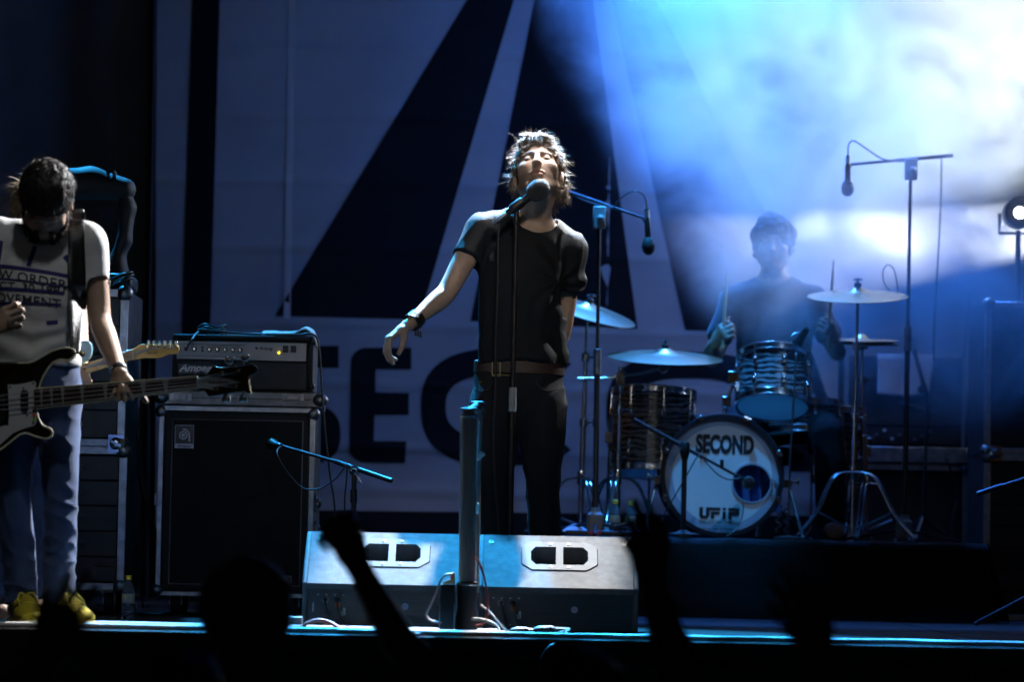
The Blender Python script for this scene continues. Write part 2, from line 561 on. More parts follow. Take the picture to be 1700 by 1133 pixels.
def head_frame(pos, yaw=0, pitch=0, roll=0, s=1.0):
    """local: x to picture right, -y where the face looks, z up; yaw > 0 turns the face to picture right, pitch > 0 looks up"""
    return Matrix.Translation(pos) @ Matrix.Rotation(yaw, 4, 'Z') @ Matrix.Rotation(roll, 4, 'Y') @ Matrix.Rotation(-pitch, 4, 'X') @ Matrix.Scale(s, 4)
def head_sdf(F, H, beard=0):
    s = H.to_scale()[0]
    Rm = H.to_3x3().normalized()
    def p(x, y, z): return H @ Vector((x, y, z))
    def e(c, r, k=0.012, op='add', rx=0.0):
        F.ell(p(*c), [q * s for q in r], Rm @ Matrix.Rotation(rx, 3, 'X'), k * s, op)
    def cn(a, b, ra, rb, k=0.01, op='add'): F.cone(p(*a), p(*b), ra * s, rb * s, k * s, op)
    e((0, 0.012, 0.045), (0.076, 0.096, 0.086))
    e((0, -0.028, -0.012), (0.066, 0.064, 0.085), 0.02)
    F.ecap(p(0, -0.034, -0.035), p(0, -0.056, -0.092), (0.056 * s, 0.045 * s), (0.028 * s, 0.022 * s), Rm @ Vector((1, 0, 0)), 0.022 * s)
    for q in (-1, 1):
        cn((q * 0.060, 0.005, -0.045), (q * 0.026, -0.062, -0.092), 0.014, 0.013, 0.02)      # jaw line
        e((q * 0.044, -0.062, -0.008), (0.020, 0.018, 0.015), 0.02)                            # cheekbone
        e((q * 0.031, -0.099, 0.018), (0.019, 0.016, 0.0125), 0.012, 'sub')                    # socket
        e((q * 0.031, -0.0775, 0.016), (0.0135, 0.0115, 0.0105), 0.004)                        # closed lid
        cn((q * 0.012, -0.0895, 0.036), (q * 0.046, -0.073, 0.036), 0.0075, 0.0065, 0.010)     # brow
        e((q * 0.011, -0.103, -0.024), (0.0078, 0.0095, 0.007), 0.006)                         # nostril wing
        F.ell(p(q * 0.079, 0.014, -0.004), [0.009 * s, 0.021 * s, 0.032 * s], Rm @ Matrix.Rotation(q * 0.35, 3, 'Z'), 0.006 * s)
        F.ell(p(q * 0.088, 0.010, 0.002), [0.006 * s, 0.011 * s, 0.017 * s], Rm @ Matrix.Rotation(q * 0.35, 3, 'Z'), 0.004 * s, 'sub')
    cn((0, -0.086, 0.030), (0, -0.108, -0.018), 0.0085, 0.0112, 0.010)
    e((0, -0.110, -0.021), (0.0105, 0.0095, 0.0085), 0.006)
    for q in (-1, 1): e((q * 0.0065, -0.107, -0.031), (0.0042, 0.006, 0.004), 0.003, 'sub')
    e((0, -0.088, -0.048), (0.025, 0.011, 0.0058), 0.005)
    e((0, -0.088, -0.061), (0.021, 0.011, 0.0068), 0.005)
    cn((-0.021, -0.0985, -0.0545), (0.021, -0.0985, -0.0545), 0.0028, 0.0028, 0.003, 'sub')
    e((0, -0.077, -0.090), (0.020, 0.017, 0.014), 0.014)
def skin_cols(v, H, skin, lip=(0.36, 0.13, 0.11), stub=0.0, brow=(0.03, 0.02, 0.015)):
    Hi = np.array(H.inverted())
    q = v @ Hi[:3, :3].T + Hi[:3, 3]
    c = np.tile(np.array(skin, float), (len(v), 1))
    n = vnoise(v * 55, 3)[:, None] * 0.10 + vnoise(v * 180, 4)[:, None] * 0.06
    c *= 1 + n
    x, y, z = q[:, 0], q[:, 1], q[:, 2]
    ax = np.abs(x)
    face = (y < -0.02) & (ax < 0.085) & (z > -0.14) & (z < 0.12)
    def blend(mask, col, a):
        nonlocal c
        aa = (np.clip(mask, 0, 1) * a * face)[:, None]
        c = c * (1 - aa) + np.array(col) * aa
    lipm = 1.4 - ((x / 0.024) ** 2 + ((z + 0.0545) / 0.0125) ** 2) * 1.4
    if stub:
        bz = np.clip((-0.028 - z) / 0.02, 0, 1) * np.clip((y < 0.02), 0, 1)
        side = np.clip((ax - 0.02) / 0.02, 0, 1)
        mous = np.clip(1.5 - ((x / 0.034) ** 2 + ((z + 0.038) / 0.010) ** 2), 0, 1)
        blend(np.clip(bz * np.maximum(side, (z < -0.07)) + mous * 0.45, 0, 1), (0.05, 0.035, 0.028), stub)
    blend(lipm, lip, 0.8)
    blend(1.3 - (((ax - 0.031) / 0.021) ** 2 + ((z - 0.037 + (ax - 0.031) ** 2 * 6) / 0.0055) ** 2), brow, 0.9)
    blend(1.2 - (((ax - 0.031) / 0.016) ** 2 + ((z - 0.0085) / 0.0034) ** 2), brow, 0.9)
    blend(1.0 - (((ax - 0.006) / 0.004) ** 2 + ((z + 0.031) / 0.004) ** 2), (0.05, 0.02, 0.015), 0.4)
    return np.clip(c, 0.004, 1)

def hand_sdf(F, wrist, fwd, nrm, curls, thumb, s=1.0, spread=0.10, flip=1, k=0.004):
    """fwd: wrist -> knuckles; nrm: out of the back of the hand; flip = +1 when the thumb lies on side fwd x nrm.
    curls: four (base, middle, tip) bends for index..little; thumb: (sideways deg, down deg, bend)"""
    fwd = Vector(fwd).normalized(); nrm = Vector(nrm); nrm = (nrm - fwd * nrm.dot(fwd)).normalized()
    side = fwd.cross(nrm) * flip
    w_ = Vector(wrist)
    F.ecap(w_, w_ + fwd * 0.030 * s, (0.027 * s, 0.019 * s), (0.032 * s, 0.018 * s), side, 0.008)
    F.ecap(w_ + fwd * 0.025 * s, w_ + fwd * 0.082 * s, (0.032 * s, 0.0165 * s), (0.040 * s, 0.0125 * s), side, 0.008)
    tips = []
    lens = ((0.045, 0.026, 0.022), (0.050, 0.030, 0.023), (0.046, 0.028, 0.022), (0.036, 0.021, 0.019))
    for i in range(4):
        o = (0.031 - i * 0.0207) * s
        p = w_ + fwd * (0.088 - abs(i - 1.2) * 0.006) * s + side * o + nrm * 0.002 * s
        d = (fwd + side * (1.4 - i) * spread).normalized()
        r = (0.0098, 0.0102, 0.0098, 0.0086)[i] * s
        nc = nrm.copy()
        for j in range(3):
            ca, sa = math.cos(curls[i][j]), math.sin(curls[i][j])
            d, nc = (d * ca - nc * sa).normalized(), (nc * ca + d * sa).normalized()
            q = p + d * lens[i][j] * s
            F.cone(p, q, r, r * 0.90, k)
            p = q; r *= 0.90
        tips.append(p)
    a, b, c = thumb
    p = w_ + fwd * 0.022 * s + side * 0.022 * s - nrm * 0.004 * s
    d = (fwd * math.cos(a) + side * math.sin(a))
    d = (d * math.cos(b) - nrm * math.sin(b)).normalized()
    r = 0.0150 * s
    for j, L in enumerate((0.042, 0.034, 0.027)):
        q = p + d * L * s
        F.cone(p, q, r, r * 0.84, 0.008 if j == 0 else k)
        p = q; r *= 0.84
        d = (d * math.cos(c) + (fwd - side * 0.4).normalized() * math.sin(c)).normalized()
    tips.append(p)
    return tips

def strands(n, root_fn, len_fn, m, name, parent, grav=0.35, curl=0.3, rad=0.0009, seg=6, seed=1, clump=None):
    """tapered hair strands as thin three-sided tubes; root_fn(rng) -> point, direction"""
    rng = random.Random(seed)
    mb = MB()
    for i in range(n):
        p, d = root_fn(rng)
        L = len_fn(rng)
        p = Vector(p); d = Vector(d).normalized()
        ph = rng.random() * 6.28
        fr = rng.uniform(0.7, 1.5)
        a = d.orthogonal().normalized(); b = d.cross(a)
        pts = [p.copy()]
        for j in range(seg):
            t = (j + 1) / seg
            d = (d + Vector((0, 0, -grav)) * (1.0 / seg) + (a * math.cos(ph + t * 6 * fr) + b * math.sin(ph + t * 6 * fr)) * curl * (1.6 / seg)).normalized()
            p = p + d * (L / seg)
            pts.append(p.copy())
        mb.tube(pts, [rad * (1 - 0.75 * j / seg) for j in range(seg + 1)], 3, caps=False)
    return mb.build(name, m, parent, smooth=180)

# ================================================================== the setting
deck = mat('stage_deck_board', (0.034, 0.032, 0.031), 0.65, spec=0.05, var=0.5, vscale=5, rvar=0.12, bump=0.08, bscale=60)
dirt = mat('trodden_ground', (0.05, 0.047, 0.043), 0.9, var=0.4, vscale=2, bump=0.4, bscale=20)
setting(MB().box((0, 40, -1.62), (400, 400, 0.2)).build('ground', dirt))
EDGE = -1.75
fl = empty('stage_floor', (0, 2, 0)); setting(fl)
MB().box((0, 2.2, -0.17), (14, 7.85, 0.2)).build('deck_frame', M['steel'], fl)
for iy in range(8):
    for ix in range(-4, 4):
        MB().box((ix * 1.6 + 0.8, EDGE + 0.5 + iy * 1.0, -0.035), (1.594, 0.994, 0.07)).build('deck_panel', deck, fl, bev=0.003, seg=1)
skirt = mat('black_molleton', (0.008, 0.008, 0.009), 0.95, bump=0.3, bscale=300)
mb = MB(); vs_, fs_ = [], []
for i in range(281):
    x = -7 + i * 0.05
    yy = EDGE - 0.03 + 0.018 * math.sin(x * 9) + 0.01 * math.sin(x * 23 + 1)
    vs_ += [(x, yy, -0.075), (x, yy - 0.02, -1.52)]
fs_ = [(2 * i, 2 * i + 1, 2 * i + 3, 2 * i + 2) for i in range(280)]
tag(mb.add(vs_, fs_).build('stage_skirt', skirt, smooth=180), 'black pleated cloth skirt hanging below the front edge of the stage', 'curtain')
# aluminium nosing along the front edge of the stage
tag(MB().box((0, EDGE - 0.004, -0.038), (14, 0.006, 0.074)).build('edge_rail', mat('worn_edge_rail', (0.03, 0.03, 0.032), 0.5, 0.6, var=0.6, vscale=9, rvar=0.2), bev=0.002), 'thin metal rail along the front edge of the stage', 'rail')

# ---- drum riser under black carpet
RY0, RZ = 2.2, 0.334
rx0, rx1 = P(905, 890, RY0).x, P(1640, 905, RY0).x
carpet = mat('black_needle_carpet', (0.012, 0.012, 0.014), 0.7, var=0.6, vscale=90, bump=0.9, bscale=260, spec=0.25)
rs = empty('drum_riser', ((rx0 + rx1) / 2, RY0 + 1.1, 0), 'low drum riser wrapped in black carpet behind the wedge monitors', 'stage riser')
MB().box(((rx0 + rx1) / 2, RY0 + 0.95, RZ / 2 - 0.012), (rx1 - rx0 - 0.03, 1.88, RZ - 0.024)).build('platform', M['ply'], rs)
vs_, fs_ = [], []
NX, prof = 90, [(-0.10, 0.004), (-0.035, 0.05), (-0.012, 0.14), (0.0, 0.24), (0.004, RZ - 0.03), (0.012, RZ - 0.010), (0.03, RZ), (0.3, RZ), (1.9, RZ)]
for i in range(NX + 1):
    x = rx0 + (rx1 - rx0) * i / NX
    for (dy, z) in prof:
        wv = 0.018 * math.sin(x * 5.1 + z * 3) * (1 - z / RZ) + 0.010 * math.sin(x * 13 + z * 9) * (1 - z / RZ)
        dx = (0.03 * (1 - z / RZ)) if i == NX else 0
        vs_.append((x + dx, RY0 + dy + wv, z + 0.002 * math.sin(x * 21 + dy * 17)))
k = len(prof)
fs_ = [(i * k + j, (i + 1) * k + j, (i + 1) * k + j + 1, i * k + j + 1) for i in range(NX) for j in range(k - 1)]
MB().add(vs_, fs_).build('carpet', carpet, rs, smooth=180)
vs_ = [];
for i in range(25):
    y = RY0 + 0.0 + 1.9 * i / 24
    for z in (RZ - 0.001, RZ - 0.02, 0.2, 0.1, 0.004):
        vs_.append((rx1 + 0.002 + 0.08 * (1 - z / RZ) + 0.02 * math.sin(y * 9) * (1 - z / RZ), y, z))
MB().add(vs_, [(i * 5 + j, i * 5 + j + 1, (i + 1) * 5 + j + 1, (i + 1) * 5 + j) for i in range(24) for j in range(4)]).build('carpet_side', carpet, rs, smooth=180)

# ---- backdrop banner: light cloth, black print
BY = 4.8
creases = [P(500, v, BY).z for v in (85, 195, 305, 415, 540, 640, 745, 815)]
vcre = [P(u, 400, BY).x for u in (480, 640, 1010)]
def drape_y(x, z):
    y = 0.030 * math.sin(x * 1.7 + 0.6 * math.sin(z * 0.9)) + 0.012 * math.sin(z * 1.3 + x * 2.3) + 0.006 * math.sin(x * 5.3 - z * 2.1)
    for c in creases:
        y -= 0.010 * math.exp(-((z - c + 0.012 * math.sin(x * 1.9)) / 0.022) ** 2)
    for c in vcre:
        y -= 0.006 * math.exp(-((x - c) / 0.03) ** 2)
    return y
import bmesh
def draped(name, polys, m, parent, off, step=0.10, thick=0.0):
    """polygons (x, z) cut into a net and laid on the hanging cloth"""
    bm = bmesh.new()
    for pl in polys:
        vv = [bm.verts.new((x, 0, z)) for x, z in pl]
        bm.faces.new(vv)
    xs = [v.co.x for v in bm.verts]; zs = [v.co.z for v in bm.verts]
    x = min(xs) + step
    def bis(co, no): bmesh.ops.bisect_plane(bm, geom=bm.verts[:] + bm.edges[:] + bm.faces[:], plane_co=co, plane_no=no)
    while x < max(xs): bis((x, 0, 0), (1, 0, 0)); x += step
    z = min(zs) + step
    while z < max(zs): bis((0, 0, z), (0, 0, 1)); z += step
    for c in creases:
        for d in (-0.04, -0.02, 0, 0.02, 0.04):
            if min(zs) < c + d < max(zs): bis((0, 0, c + d), (0, 0, 1))
    bmesh.ops.triangulate(bm, faces=bm.faces[:])
    bm.normal_update()
    bm.verts.index_update()
    v = [(p.co.x, BY + drape_y(p.co.x, p.co.z) - off, p.co.z) for p in bm.verts]
    f = [tuple(q.index for q in fc.verts) for fc in bm.faces]
    bm.free()
    return mesh_obj(name, v, f, m, parent, smooth=180)
def pz(u, v):
    p = P(u, v, BY); return (p.x, p.z)
cloth = mat('pale_banner_cloth', (0.50, 0.51, 0.54), 0.8, spec=0.2, var=0.22, vscale=1.6, bump=0.12, bscale=160, detail=7)
ink = mat('black_banner_print', (0.009, 0.010, 0.014), 0.8, spec=0.15, var=0.3, vscale=4, bump=0.1, bscale=160)
bn = empty('backdrop_banner', (P(900, 900, BY).x, BY, 0), 'huge pale cloth banner with black diagonal stripes and big black lettering', 'banner')
draped('cloth', [[pz(258, 905), pz(262, -320), pz(2300, -320), pz(2300, 945)]], cloth, bn, 0.0, 0.12)
def stripe(pts): draped('stripe', [[pz(*p) for p in pts]], ink, bn, 0.004)
stripe([(457, 526), (696, 531), (990, -480), (1072, -480)][:2] + [(942, -300), (961, -300)][:1] + [(957, -300)])
stripe([(781, 533), (1059, 546), (944, -300), (947, -300)])
stripe([(1138, 548), (1374, 556), (937, -300), (948, -300)])
draped('border', [[pz(292, 906), pz(340, 906), pz(375, -320), pz(330, -320)]], ink, bn, 0.004)
draped('border', [[pz(341, 846), pz(2300, 868), pz(2300, 944), pz(341, 907)]], ink, bn, 0.0045)
draped('seam_tape', [[pz(472, 530), pz(483, 530), pz(496, -320), pz(485, -320)]], mat('sewn_tape', (0.75, 0.76, 0.78), 0.7, var=0.1), bn, 0.004)
def ring(cx, cy_, rx, ry, tx, ty, a0, a1, n=44, close=False):
    q = []
    for i in range(n):
        b0 = R(a0 + (a1 - a0) * i / n); b1 = R(a0 + (a1 - a0) * (i + 1) / n)
        def pt(b, rx, ry):
            e = 2.6
            c, s = math.cos(b), math.sin(b)
            return pz(cx + rx * math.copysign(abs(c) ** (2 / e), c), cy_ - ry * math.copysign(abs(s) ** (2 / e), s))
        q.append([pt(b0, rx, ry), pt(b1, rx, ry), pt(b1, rx - tx, ry - ty), pt(b0, rx - tx, ry - ty)])
    return q
def quad(u0, v0, u1, v1): return [pz(u0, v0), pz(u1, v0), pz(u1, v1), pz(u0, v1)]
def letter(polys): draped('letter', polys, ink, bn, 0.0044, 0.08)
def sl(u): return (u - 630) * 0.0195
def arcs(cx, cy_, r, a0, a1, n=10): return [pz(cx + r * math.cos(R(a0 + (a1 - a0) * i / n)), cy_ - r * math.sin(R(a0 + (a1 - a0) * i / n))) for i in range(n + 1)]
# E
letter([arcs(608, 603, 25, 180, 90) + [pz(683, 578), pz(683, 614), pz(624, 614), pz(624, 652), pz(679, 653), pz(679, 690), pz(622, 690), pz(621, 733), pz(675, 733), pz(673, 770)] + arcs(606, 744, 25, 270, 180)])
letter(ring(500, 626, 66, 51, 38, 34, 90, 270) + ring(500, 722, 66, 51, 38, 34, -90, 90) + [quad(500, 575, 563, 612), quad(496, 660, 504, 689), quad(440, 737, 500, 773)])     # S
letter(ring(838, 676, 139, 98, 41, 44, 42, 318))                                             # C
letter(ring(1146, 682, 139, 98, 41, 44, 0, 360, 60))                                         # O
letter([quad(1310, 592, 1350, 784), quad(1400, 594, 1440, 786), [pz(1350, 592), pz(1400, 740), pz(1400, 786), pz(1350, 650)]])   # N
letter(ring(1500, 692, 90, 98, 41, 44, -90, 90) + [quad(1466, 594, 1506, 790)])              # D
# ---- grey drape at the side of the banner and a dark pole between them
dr = mat('grey_stage_drape', (0.17, 0.18, 0.20), 0.85, var=0.25, vscale=2.5, bump=0.2, bscale=120)
vs_ = []
xa, xb = P(-420, 500, 5.0).x, P(250, 500, 5.0).x
for i in range(121):
    x = xa + (xb - xa) * i / 120
    for z in (-0.0, 1.0, 2.0, 3.0, 4.2):
        vs_.append((x + 0.01 * z, 5.0 + 0.035 * math.sin(x * 7.5 + 0.25 * z) + 0.02 * math.sin(x * 17 + z), z))
tag(MB().add(vs_, [(i * 5 + j, (i + 1) * 5 + j, (i + 1) * 5 + j + 1, i * 5 + j + 1) for i in range(120) for j in range(4)]).build('side_drape', dr, smooth=180), 'dark grey hanging drape behind the bass player', 'curtain')
tag(MB().tube([P(243, 1000, 4.7), P(247, 560, 4.7), P(253, 260, 4.7), P(260, -300, 4.7)], 0.009, 8).build('hanging_rope', M['cable_black']), 'thin black rope hanging beside the banner border', 'rope')
tag(MB().tube([P(241, 1000, 4.85), P(262, -300, 4.85)], 0.02, 8).build('drape_pole', M['paint']), 'slim dark pole between grey drape and banner', 'pole')

# ================================================================== back line: cases, amplifiers
def prect(u0, v0, u1, v1, Y):
    um, vm = (u0 + u1) / 2, (v0 + v1) / 2
    return P(u0, vm, Y).x, P(u1, vm, Y).x, P(um, v1, Y).z, P(um, v0, Y).z
def xbox(mb, x0, x1, y0, y1, z0, z1):
    return mb.box(((x0 + x1) / 2, (y0 + y1) / 2, (z0 + z1) / 2), (abs(x1 - x0), abs(y1 - y0), abs(z1 - z0)))
def plate(outer, holes=()):
    """planar 2-D outline with holes -> verts, tris"""
    bm = bmesh.new()
    ed = []
    for lp in [outer] + list(holes):
        vv = [bm.verts.new((p[0], p[1], 0)) for p in lp]
        ed += [bm.edges.new((vv[i], vv[(i + 1) % len(vv)])) for i in range(len(vv))]
    bmesh.ops.triangle_fill(bm, use_beauty=True, use_dissolve=False, edges=ed, normal=(0, 0, 1))
    bm.verts.index_update()
    v = [q.co.copy() for q in bm.verts]; f = [tuple(a.index for a in q.verts) for q in bm.faces]
    bm.free()
    return v, f
def case_frame(root, x0, x1, y0, y1, z0, z1, ew=0.03, corners=True, back=True):
    """aluminium angle edges and steel ball corners of a flight case"""
    t = 0.0025
    for (za, zb) in ((z0, z0 + ew), (z1 - ew, z1)):
        xbox(MB(), x0 + ew, x1 - ew, y0 - t, y0 + 0.001, za, zb).build('edge_profile', M['alu'], root, bev=0.001, seg=1)
    for (xa, xb) in ((x0, x0 + ew), (x1 - ew, x1)):
        xbox(MB(), xa, xb, y0 - t, y0 + 0.001, z0, z1).build('edge_profile', M['alu'], root, bev=0.001, seg=1)
    xbox(MB(), x0, x1, y0, y0 + ew, z1 - 0.001, z1 + t).build('edge_profile', M['alu'], root, bev=0.001, seg=1)
    for sx, xx in ((-1, x0), (1, x1)):
        xbox(MB(), xx - t, xx + t, y0 - t, y0 + ew, z0, z1).build('edge_profile', M['alu'], root, bev=0.001, seg=1)
    if corners:
        for xx in (x0, x1):
            for zz in (z0, z1):
                MB().ball((xx + (0.012 if xx == x0 else -0.012), y0 + 0.012, zz + (0.012 if zz == z0 else -0.012)), 0.032, 10).build('ball_corner', M['steel'], root, smooth=180)
def butterfly(root, x, y, z, s=1.0, ax=(0, -1, 0)):
    mb = MB()
    mb.box((x, y, z), (0.075 * s, 0.008, 0.085 * s))
    mb.lathe([(0.03 * s, 0), (0.03 * s, 0.006), (0.02 * s, 0.010), (0.008 * s, 0.012)], (x, y - 0.003, z), ax, 14)
    mb.box((x, y - 0.016, z), (0.05 * s, 0.004, 0.012 * s), Matrix.Rotation(0.5, 3, 'Y'))
    return mb.build('latch', M['chrome'], root, bev=0.001, seg=1)
def caster(root, x, y, z):
    mb = MB().box((x, y, z + 0.085), (0.06, 0.07, 0.01))
    for s in (-1, 1): mb.box((x + s * 0.022, y, z + 0.06), (0.004, 0.035, 0.05))
    c = mb.build('caster', M['steel'], root)
    MB().lathe([(0.008, -0.016), (0.04, -0.016), (0.043, -0.008), (0.043, 0.008), (0.04, 0.016), (0.008, 0.016)], (x, y, z + 0.043), (1, 0, 0), 18).build('wheel', M['rubber'], c)

# ---- bass speaker cabinet in its flight case tray
CY0 = 0.8
x0, x1, z0, z1 = prect(262, 677, 519, 992, CY0)
cab = empty('bass_cabinet', ((x0 + x1) / 2, CY0 + 0.25, 0), 'tall black bass speaker cabinet in an aluminium edged flight case', 'speaker cabinet')
mb = MB()
xbox(mb, x0, x1, CY0 + 0.03, CY0 + 0.5, z0, z1)
for a, b in ((x0, x0 + 0.018), (x1 - 0.018, x1)): xbox(mb, a, b, CY0, CY0 + 0.03, z0, z1)
for a, b in ((z0, z0 + 0.02), (z1 - 0.016, z1)): xbox(mb, x0 + 0.018, x1 - 0.018, CY0, CY0 + 0.03, a, b)
mb.build('case_shell', M['ply'], cab)
case_frame(cab, x0, x1, CY0, CY0 + 0.5, z0, z1, 0.016, corners=False)
for zz in (z0 + 0.02, z1 - 0.02):
    MB().ball((x1 - 0.004, CY0 + 0.012, zz), 0.026, 10).build('ball_corner', M['steel'], cab, smooth=180)
    MB().ball((x0 + 0.004, CY0 + 0.012, zz), 0.026, 10).build('ball_corner', M['steel'], cab, smooth=180)
gx0, gx1, gz0, gz1 = prect(283, 698, 500, 972, CY0)
xbox(MB(), x0 + 0.02, x1 - 0.02, CY0 + 0.012, CY0 + 0.03, z0 + 0.022, z1 - 0.018).build('baffle', M['tolex'], cab, bev=0.004)
gr = xbox(MB(), gx0, gx1, CY0 + 0.006, CY0 + 0.02, gz0, gz1).build('grille_cloth', M['grille'], cab, bev=0.004)
pip = mat('grey_piping', (0.34, 0.34, 0.35), 0.5, var=0.2)
y = CY0 + 0.006
MB().tube([(gx0, y, gz0), (gx1, y, gz0), (gx1, y, gz1), (gx0, y, gz1), (gx0, y, gz0)], 0.0026, 6).build('piping', pip, gr)
badge = mat('silver_badge', (0.42, 0.42, 0.44), 0.4, 0.7, var=0.2, vscale=60)
bx0, bx1, bz0, bz1 = prect(290, 706, 322, 745, CY0)
bd = xbox(MB(), bx0, bx1, CY0 - 0.001, CY0 + 0.006, bz0, bz1).build('logo_badge', badge, cab, bev=0.001)
lb = MB()
yy = CY0 - 0.0025
xbox(lb, bx0 + 0.003, bx1 - 0.003, yy, yy + 0.002, bz0 + 0.018, bz1 - 0.003)
lb.build('badge_field', M['black'], bd)
bc = Vector(((bx0 + bx1) / 2 - 0.004, yy - 0.0005, (bz0 + bz1) / 2 + 0.005))
mb = MB()
def arcstrip(c, r0, r1, a0, a1, n=24):
    v = []
    for i in range(n + 1):
        a = R(a0 + (a1 - a0) * i / n)
        v += [(c.x + r0 * math.cos(a), c.y, c.z + r0 * math.sin(a)), (c.x + r1 * math.cos(a), c.y, c.z + r1 * math.sin(a))]
    return v, [(2 * i, 2 * i + 1, 2 * i + 3, 2 * i + 2) for i in range(n)]
mb.add(*arcstrip(bc, 0.0005, 0.0075, 0, 360)); mb.add(*arcstrip(bc, 0.0115, 0.0165, 0, 360)); mb.add(*arcstrip(bc, 0.0205, 0.0262, 0, 95))
mb.box((bc.x + 0.0234, bc.y, bc.z - 0.012), (0.0057, 0.0004, 0.024))
mb.build('badge_emblem', badge, bd)
v, f = text_mesh('Ampeg', 0.017, 0.0003, 1.1, shear=0.3)
lay(v, f, (bc.x + 0.004, CY0 - 0.0022, bz0 + 0.0085), (1, 0, 0), (0, 0, 1)).build('badge_lettering', M['black'], bd, smooth=0)
sx0, sx1, sz0, sz1 = prect(453, 957, 484, 968, CY0)
sb = xbox(MB(), sx0, sx1, CY0 + 0.002, CY0 + 0.006, sz0, sz1).build('model_badge', badge, cab, bev=0.001)
xbox(MB(), sx0 + 0.003, sx1 - 0.003, CY0 + 0.0005, CY0 + 0.002, sz0 + 0.003, sz1 - 0.003).build('badge_field', M['black'], sb)
v, f = text_mesh('CLASSIC', 0.016, 0.0004, 1.0)
lay(v, f, ((sx0 + sx1) / 2, CY0 - 0.0002, (sz0 + sz1) / 2), (1, 0, 0), (0, 0, 1)).build('badge_lettering', badge, sb, smooth=0)
for zz in (P(520, 836, CY0).z, P(520, 880, CY0).z):
    MB().box((x1 + 0.006, CY0 + 0.06, zz), (0.012, 0.09, 0.07)).ball((x1 + 0.02, CY0 + 0.03, zz), 0.022, 8, (0.6, 1, 1)).build('latch', M['chrome'], cab, bev=0.002)
MB().box((x0 - 0.008, CY0 + 0.04, P(258, 830, CY0).z), (0.016, 0.07, 0.05)).build('latch', M['steel'], cab, bev=0.003)
for xx in (x0 + 0.07, x1 - 0.07):
    for yy in (CY0 + 0.08, CY0 + 0.42): caster(cab, xx, yy, 0.0)
xbox(MB(), x0, x1, CY0, CY0 + 0.5, 0.088, z0).build('caster_board', M['ply'], cab)

# ---- tray of the head's case
hx0, hx1, hz0, hz1 = prect(268, 650, 532, 675, CY0)
tr = empty('case_tray', ((hx0 + hx1) / 2, CY0 + 0.2, hz0), 'grey flight case tray with steel latches between amplifier head and cabinet', 'flight case')
trm = mat('scuffed_grey_tray', (0.24, 0.24, 0.25), 0.45, 0.6, var=0.5, vscale=22, rvar=0.15, bump=0.1)
xbox(MB(), hx0, hx1, CY0 - 0.01, CY0 + 0.42, z1 + 0.004, hz1).build('tray_body', trm, tr, bev=0.006)
xbox(MB(), hx0 + 0.02, hx1 - 0.02, CY0 - 0.0135, CY0 - 0.009, (hz0 + hz1) / 2 - 0.0015, (hz0 + hz1) / 2 + 0.0015).build('lid_joint', M['black'], tr)
for u in (300, 487):
    c = P(u, 660, CY0 - 0.012)
    MB().box(c, (0.085, 0.008, 0.03)).box(c + Vector((0, -0.006, 0)), (0.05, 0.01, 0.02)).build('latch', M['steel'], tr, bev=0.002)
for xx in (hx0, hx1):
    MB().ball((xx, CY0 - 0.002, (z1 + hz1) / 2 + 0.002), 0.032, 10, (1, 1, 0.8)).build('ball_corner', M['steel'], tr, smooth=180)

# ---- valve bass amplifier head
x0, x1, z0, z1 = prect(286, 557, 520, 650, CY0)
z0 = hz1 + 0.004
hd = empty('amplifier_head', ((x0 + x1) / 2, CY0 + 0.15, z0), 'black bass amplifier head with grey control panel and yellow pilot light', 'amplifier')
mb = MB()
xbox(mb, x0, x1, CY0 + 0.03, CY0 + 0.32, z0, z1)
for a, b in ((x0, x0 + 0.016), (x1 - 0.016, x1)): xbox(mb, a, b, CY0, CY0 + 0.03, z0, z1)
for a, b in ((z0, z0 + 0.008), (z1 - 0.016, z1)): xbox(mb, x0 + 0.016, x1 - 0.016, CY0, CY0 + 0.03, a, b)
mb.build('box', M['tolex'], hd, bev=0.004)
px0, px1, pz0, pz1 = prect(290, 568, 508, 598, CY0)
panel = mat('brushed_grey_panel', (0.42, 0.42, 0.43), 0.42, 0.3, var=0.12, vscale=9, stretch=(1, 1, 30))
pn = xbox(MB(), px0, px1, CY0 + 0.010, CY0 + 0.026, pz0, pz1).build('control_panel', panel, hd, bev=0.001)
zk = (pz0 + pz1) / 2 + 0.004
MB().tube([(px0 + 0.018, CY0 + 0.009, pz1 - 0.012), (px0 + 0.27, CY0 + 0.009, pz1 - 0.012), (px0 + 0.27, CY0 + 0.009, pz0 + 0.012), (px0 + 0.018, CY0 + 0.009, pz0 + 0.012), (px0 + 0.018, CY0 + 0.009, pz1 - 0.012)], 0.0008, 4).build('print_line', M['black'], pn)
for u in (337, 362, 375, 388, 401, 413):
    c = G(u, 0, CY0, zk); c.y = CY0 + 0.010
    kn = MB().lathe([(0.010, 0), (0.0095, 0.006), (0.008, 0.014), (0.0, 0.0145)], c, (0, -1, 0), 14).build('knob', M['black'], pn)
    MB().lathe([(0.0055, 0), (0.005, 0.001), (0, 0.0012)], c + Vector((0, -0.0145, 0)), (0, -1, 0), 12).build('knob_cap', M['chrome'], kn)
    MB().box(c + Vector((-0.008, 0.0005, 0.017)), (0.008, 0.001, 0.005)).build('print_mark', mat('green_print', (0.30, 0.42, 0.05), 0.6), pn)
for u in (311, 323):
    c = G(u, 0, CY0, zk); c.y = CY0 + 0.010
    MB().lathe([(0.008, 0), (0.008, 0.003), (0.004, 0.004), (0.004, 0.001)], c, (0, -1, 0), 12).build('jack_socket', M['black'], pn)
c = G(350, 0, CY0, zk); c.y = CY0 + 0.008
MB().box(c + Vector((0, 0, 0.006)), (0.009, 0.006, 0.009)).box(c - Vector((0, 0, 0.006)), (0.009, 0.006, 0.009)).build('switch', M['black'], pn)
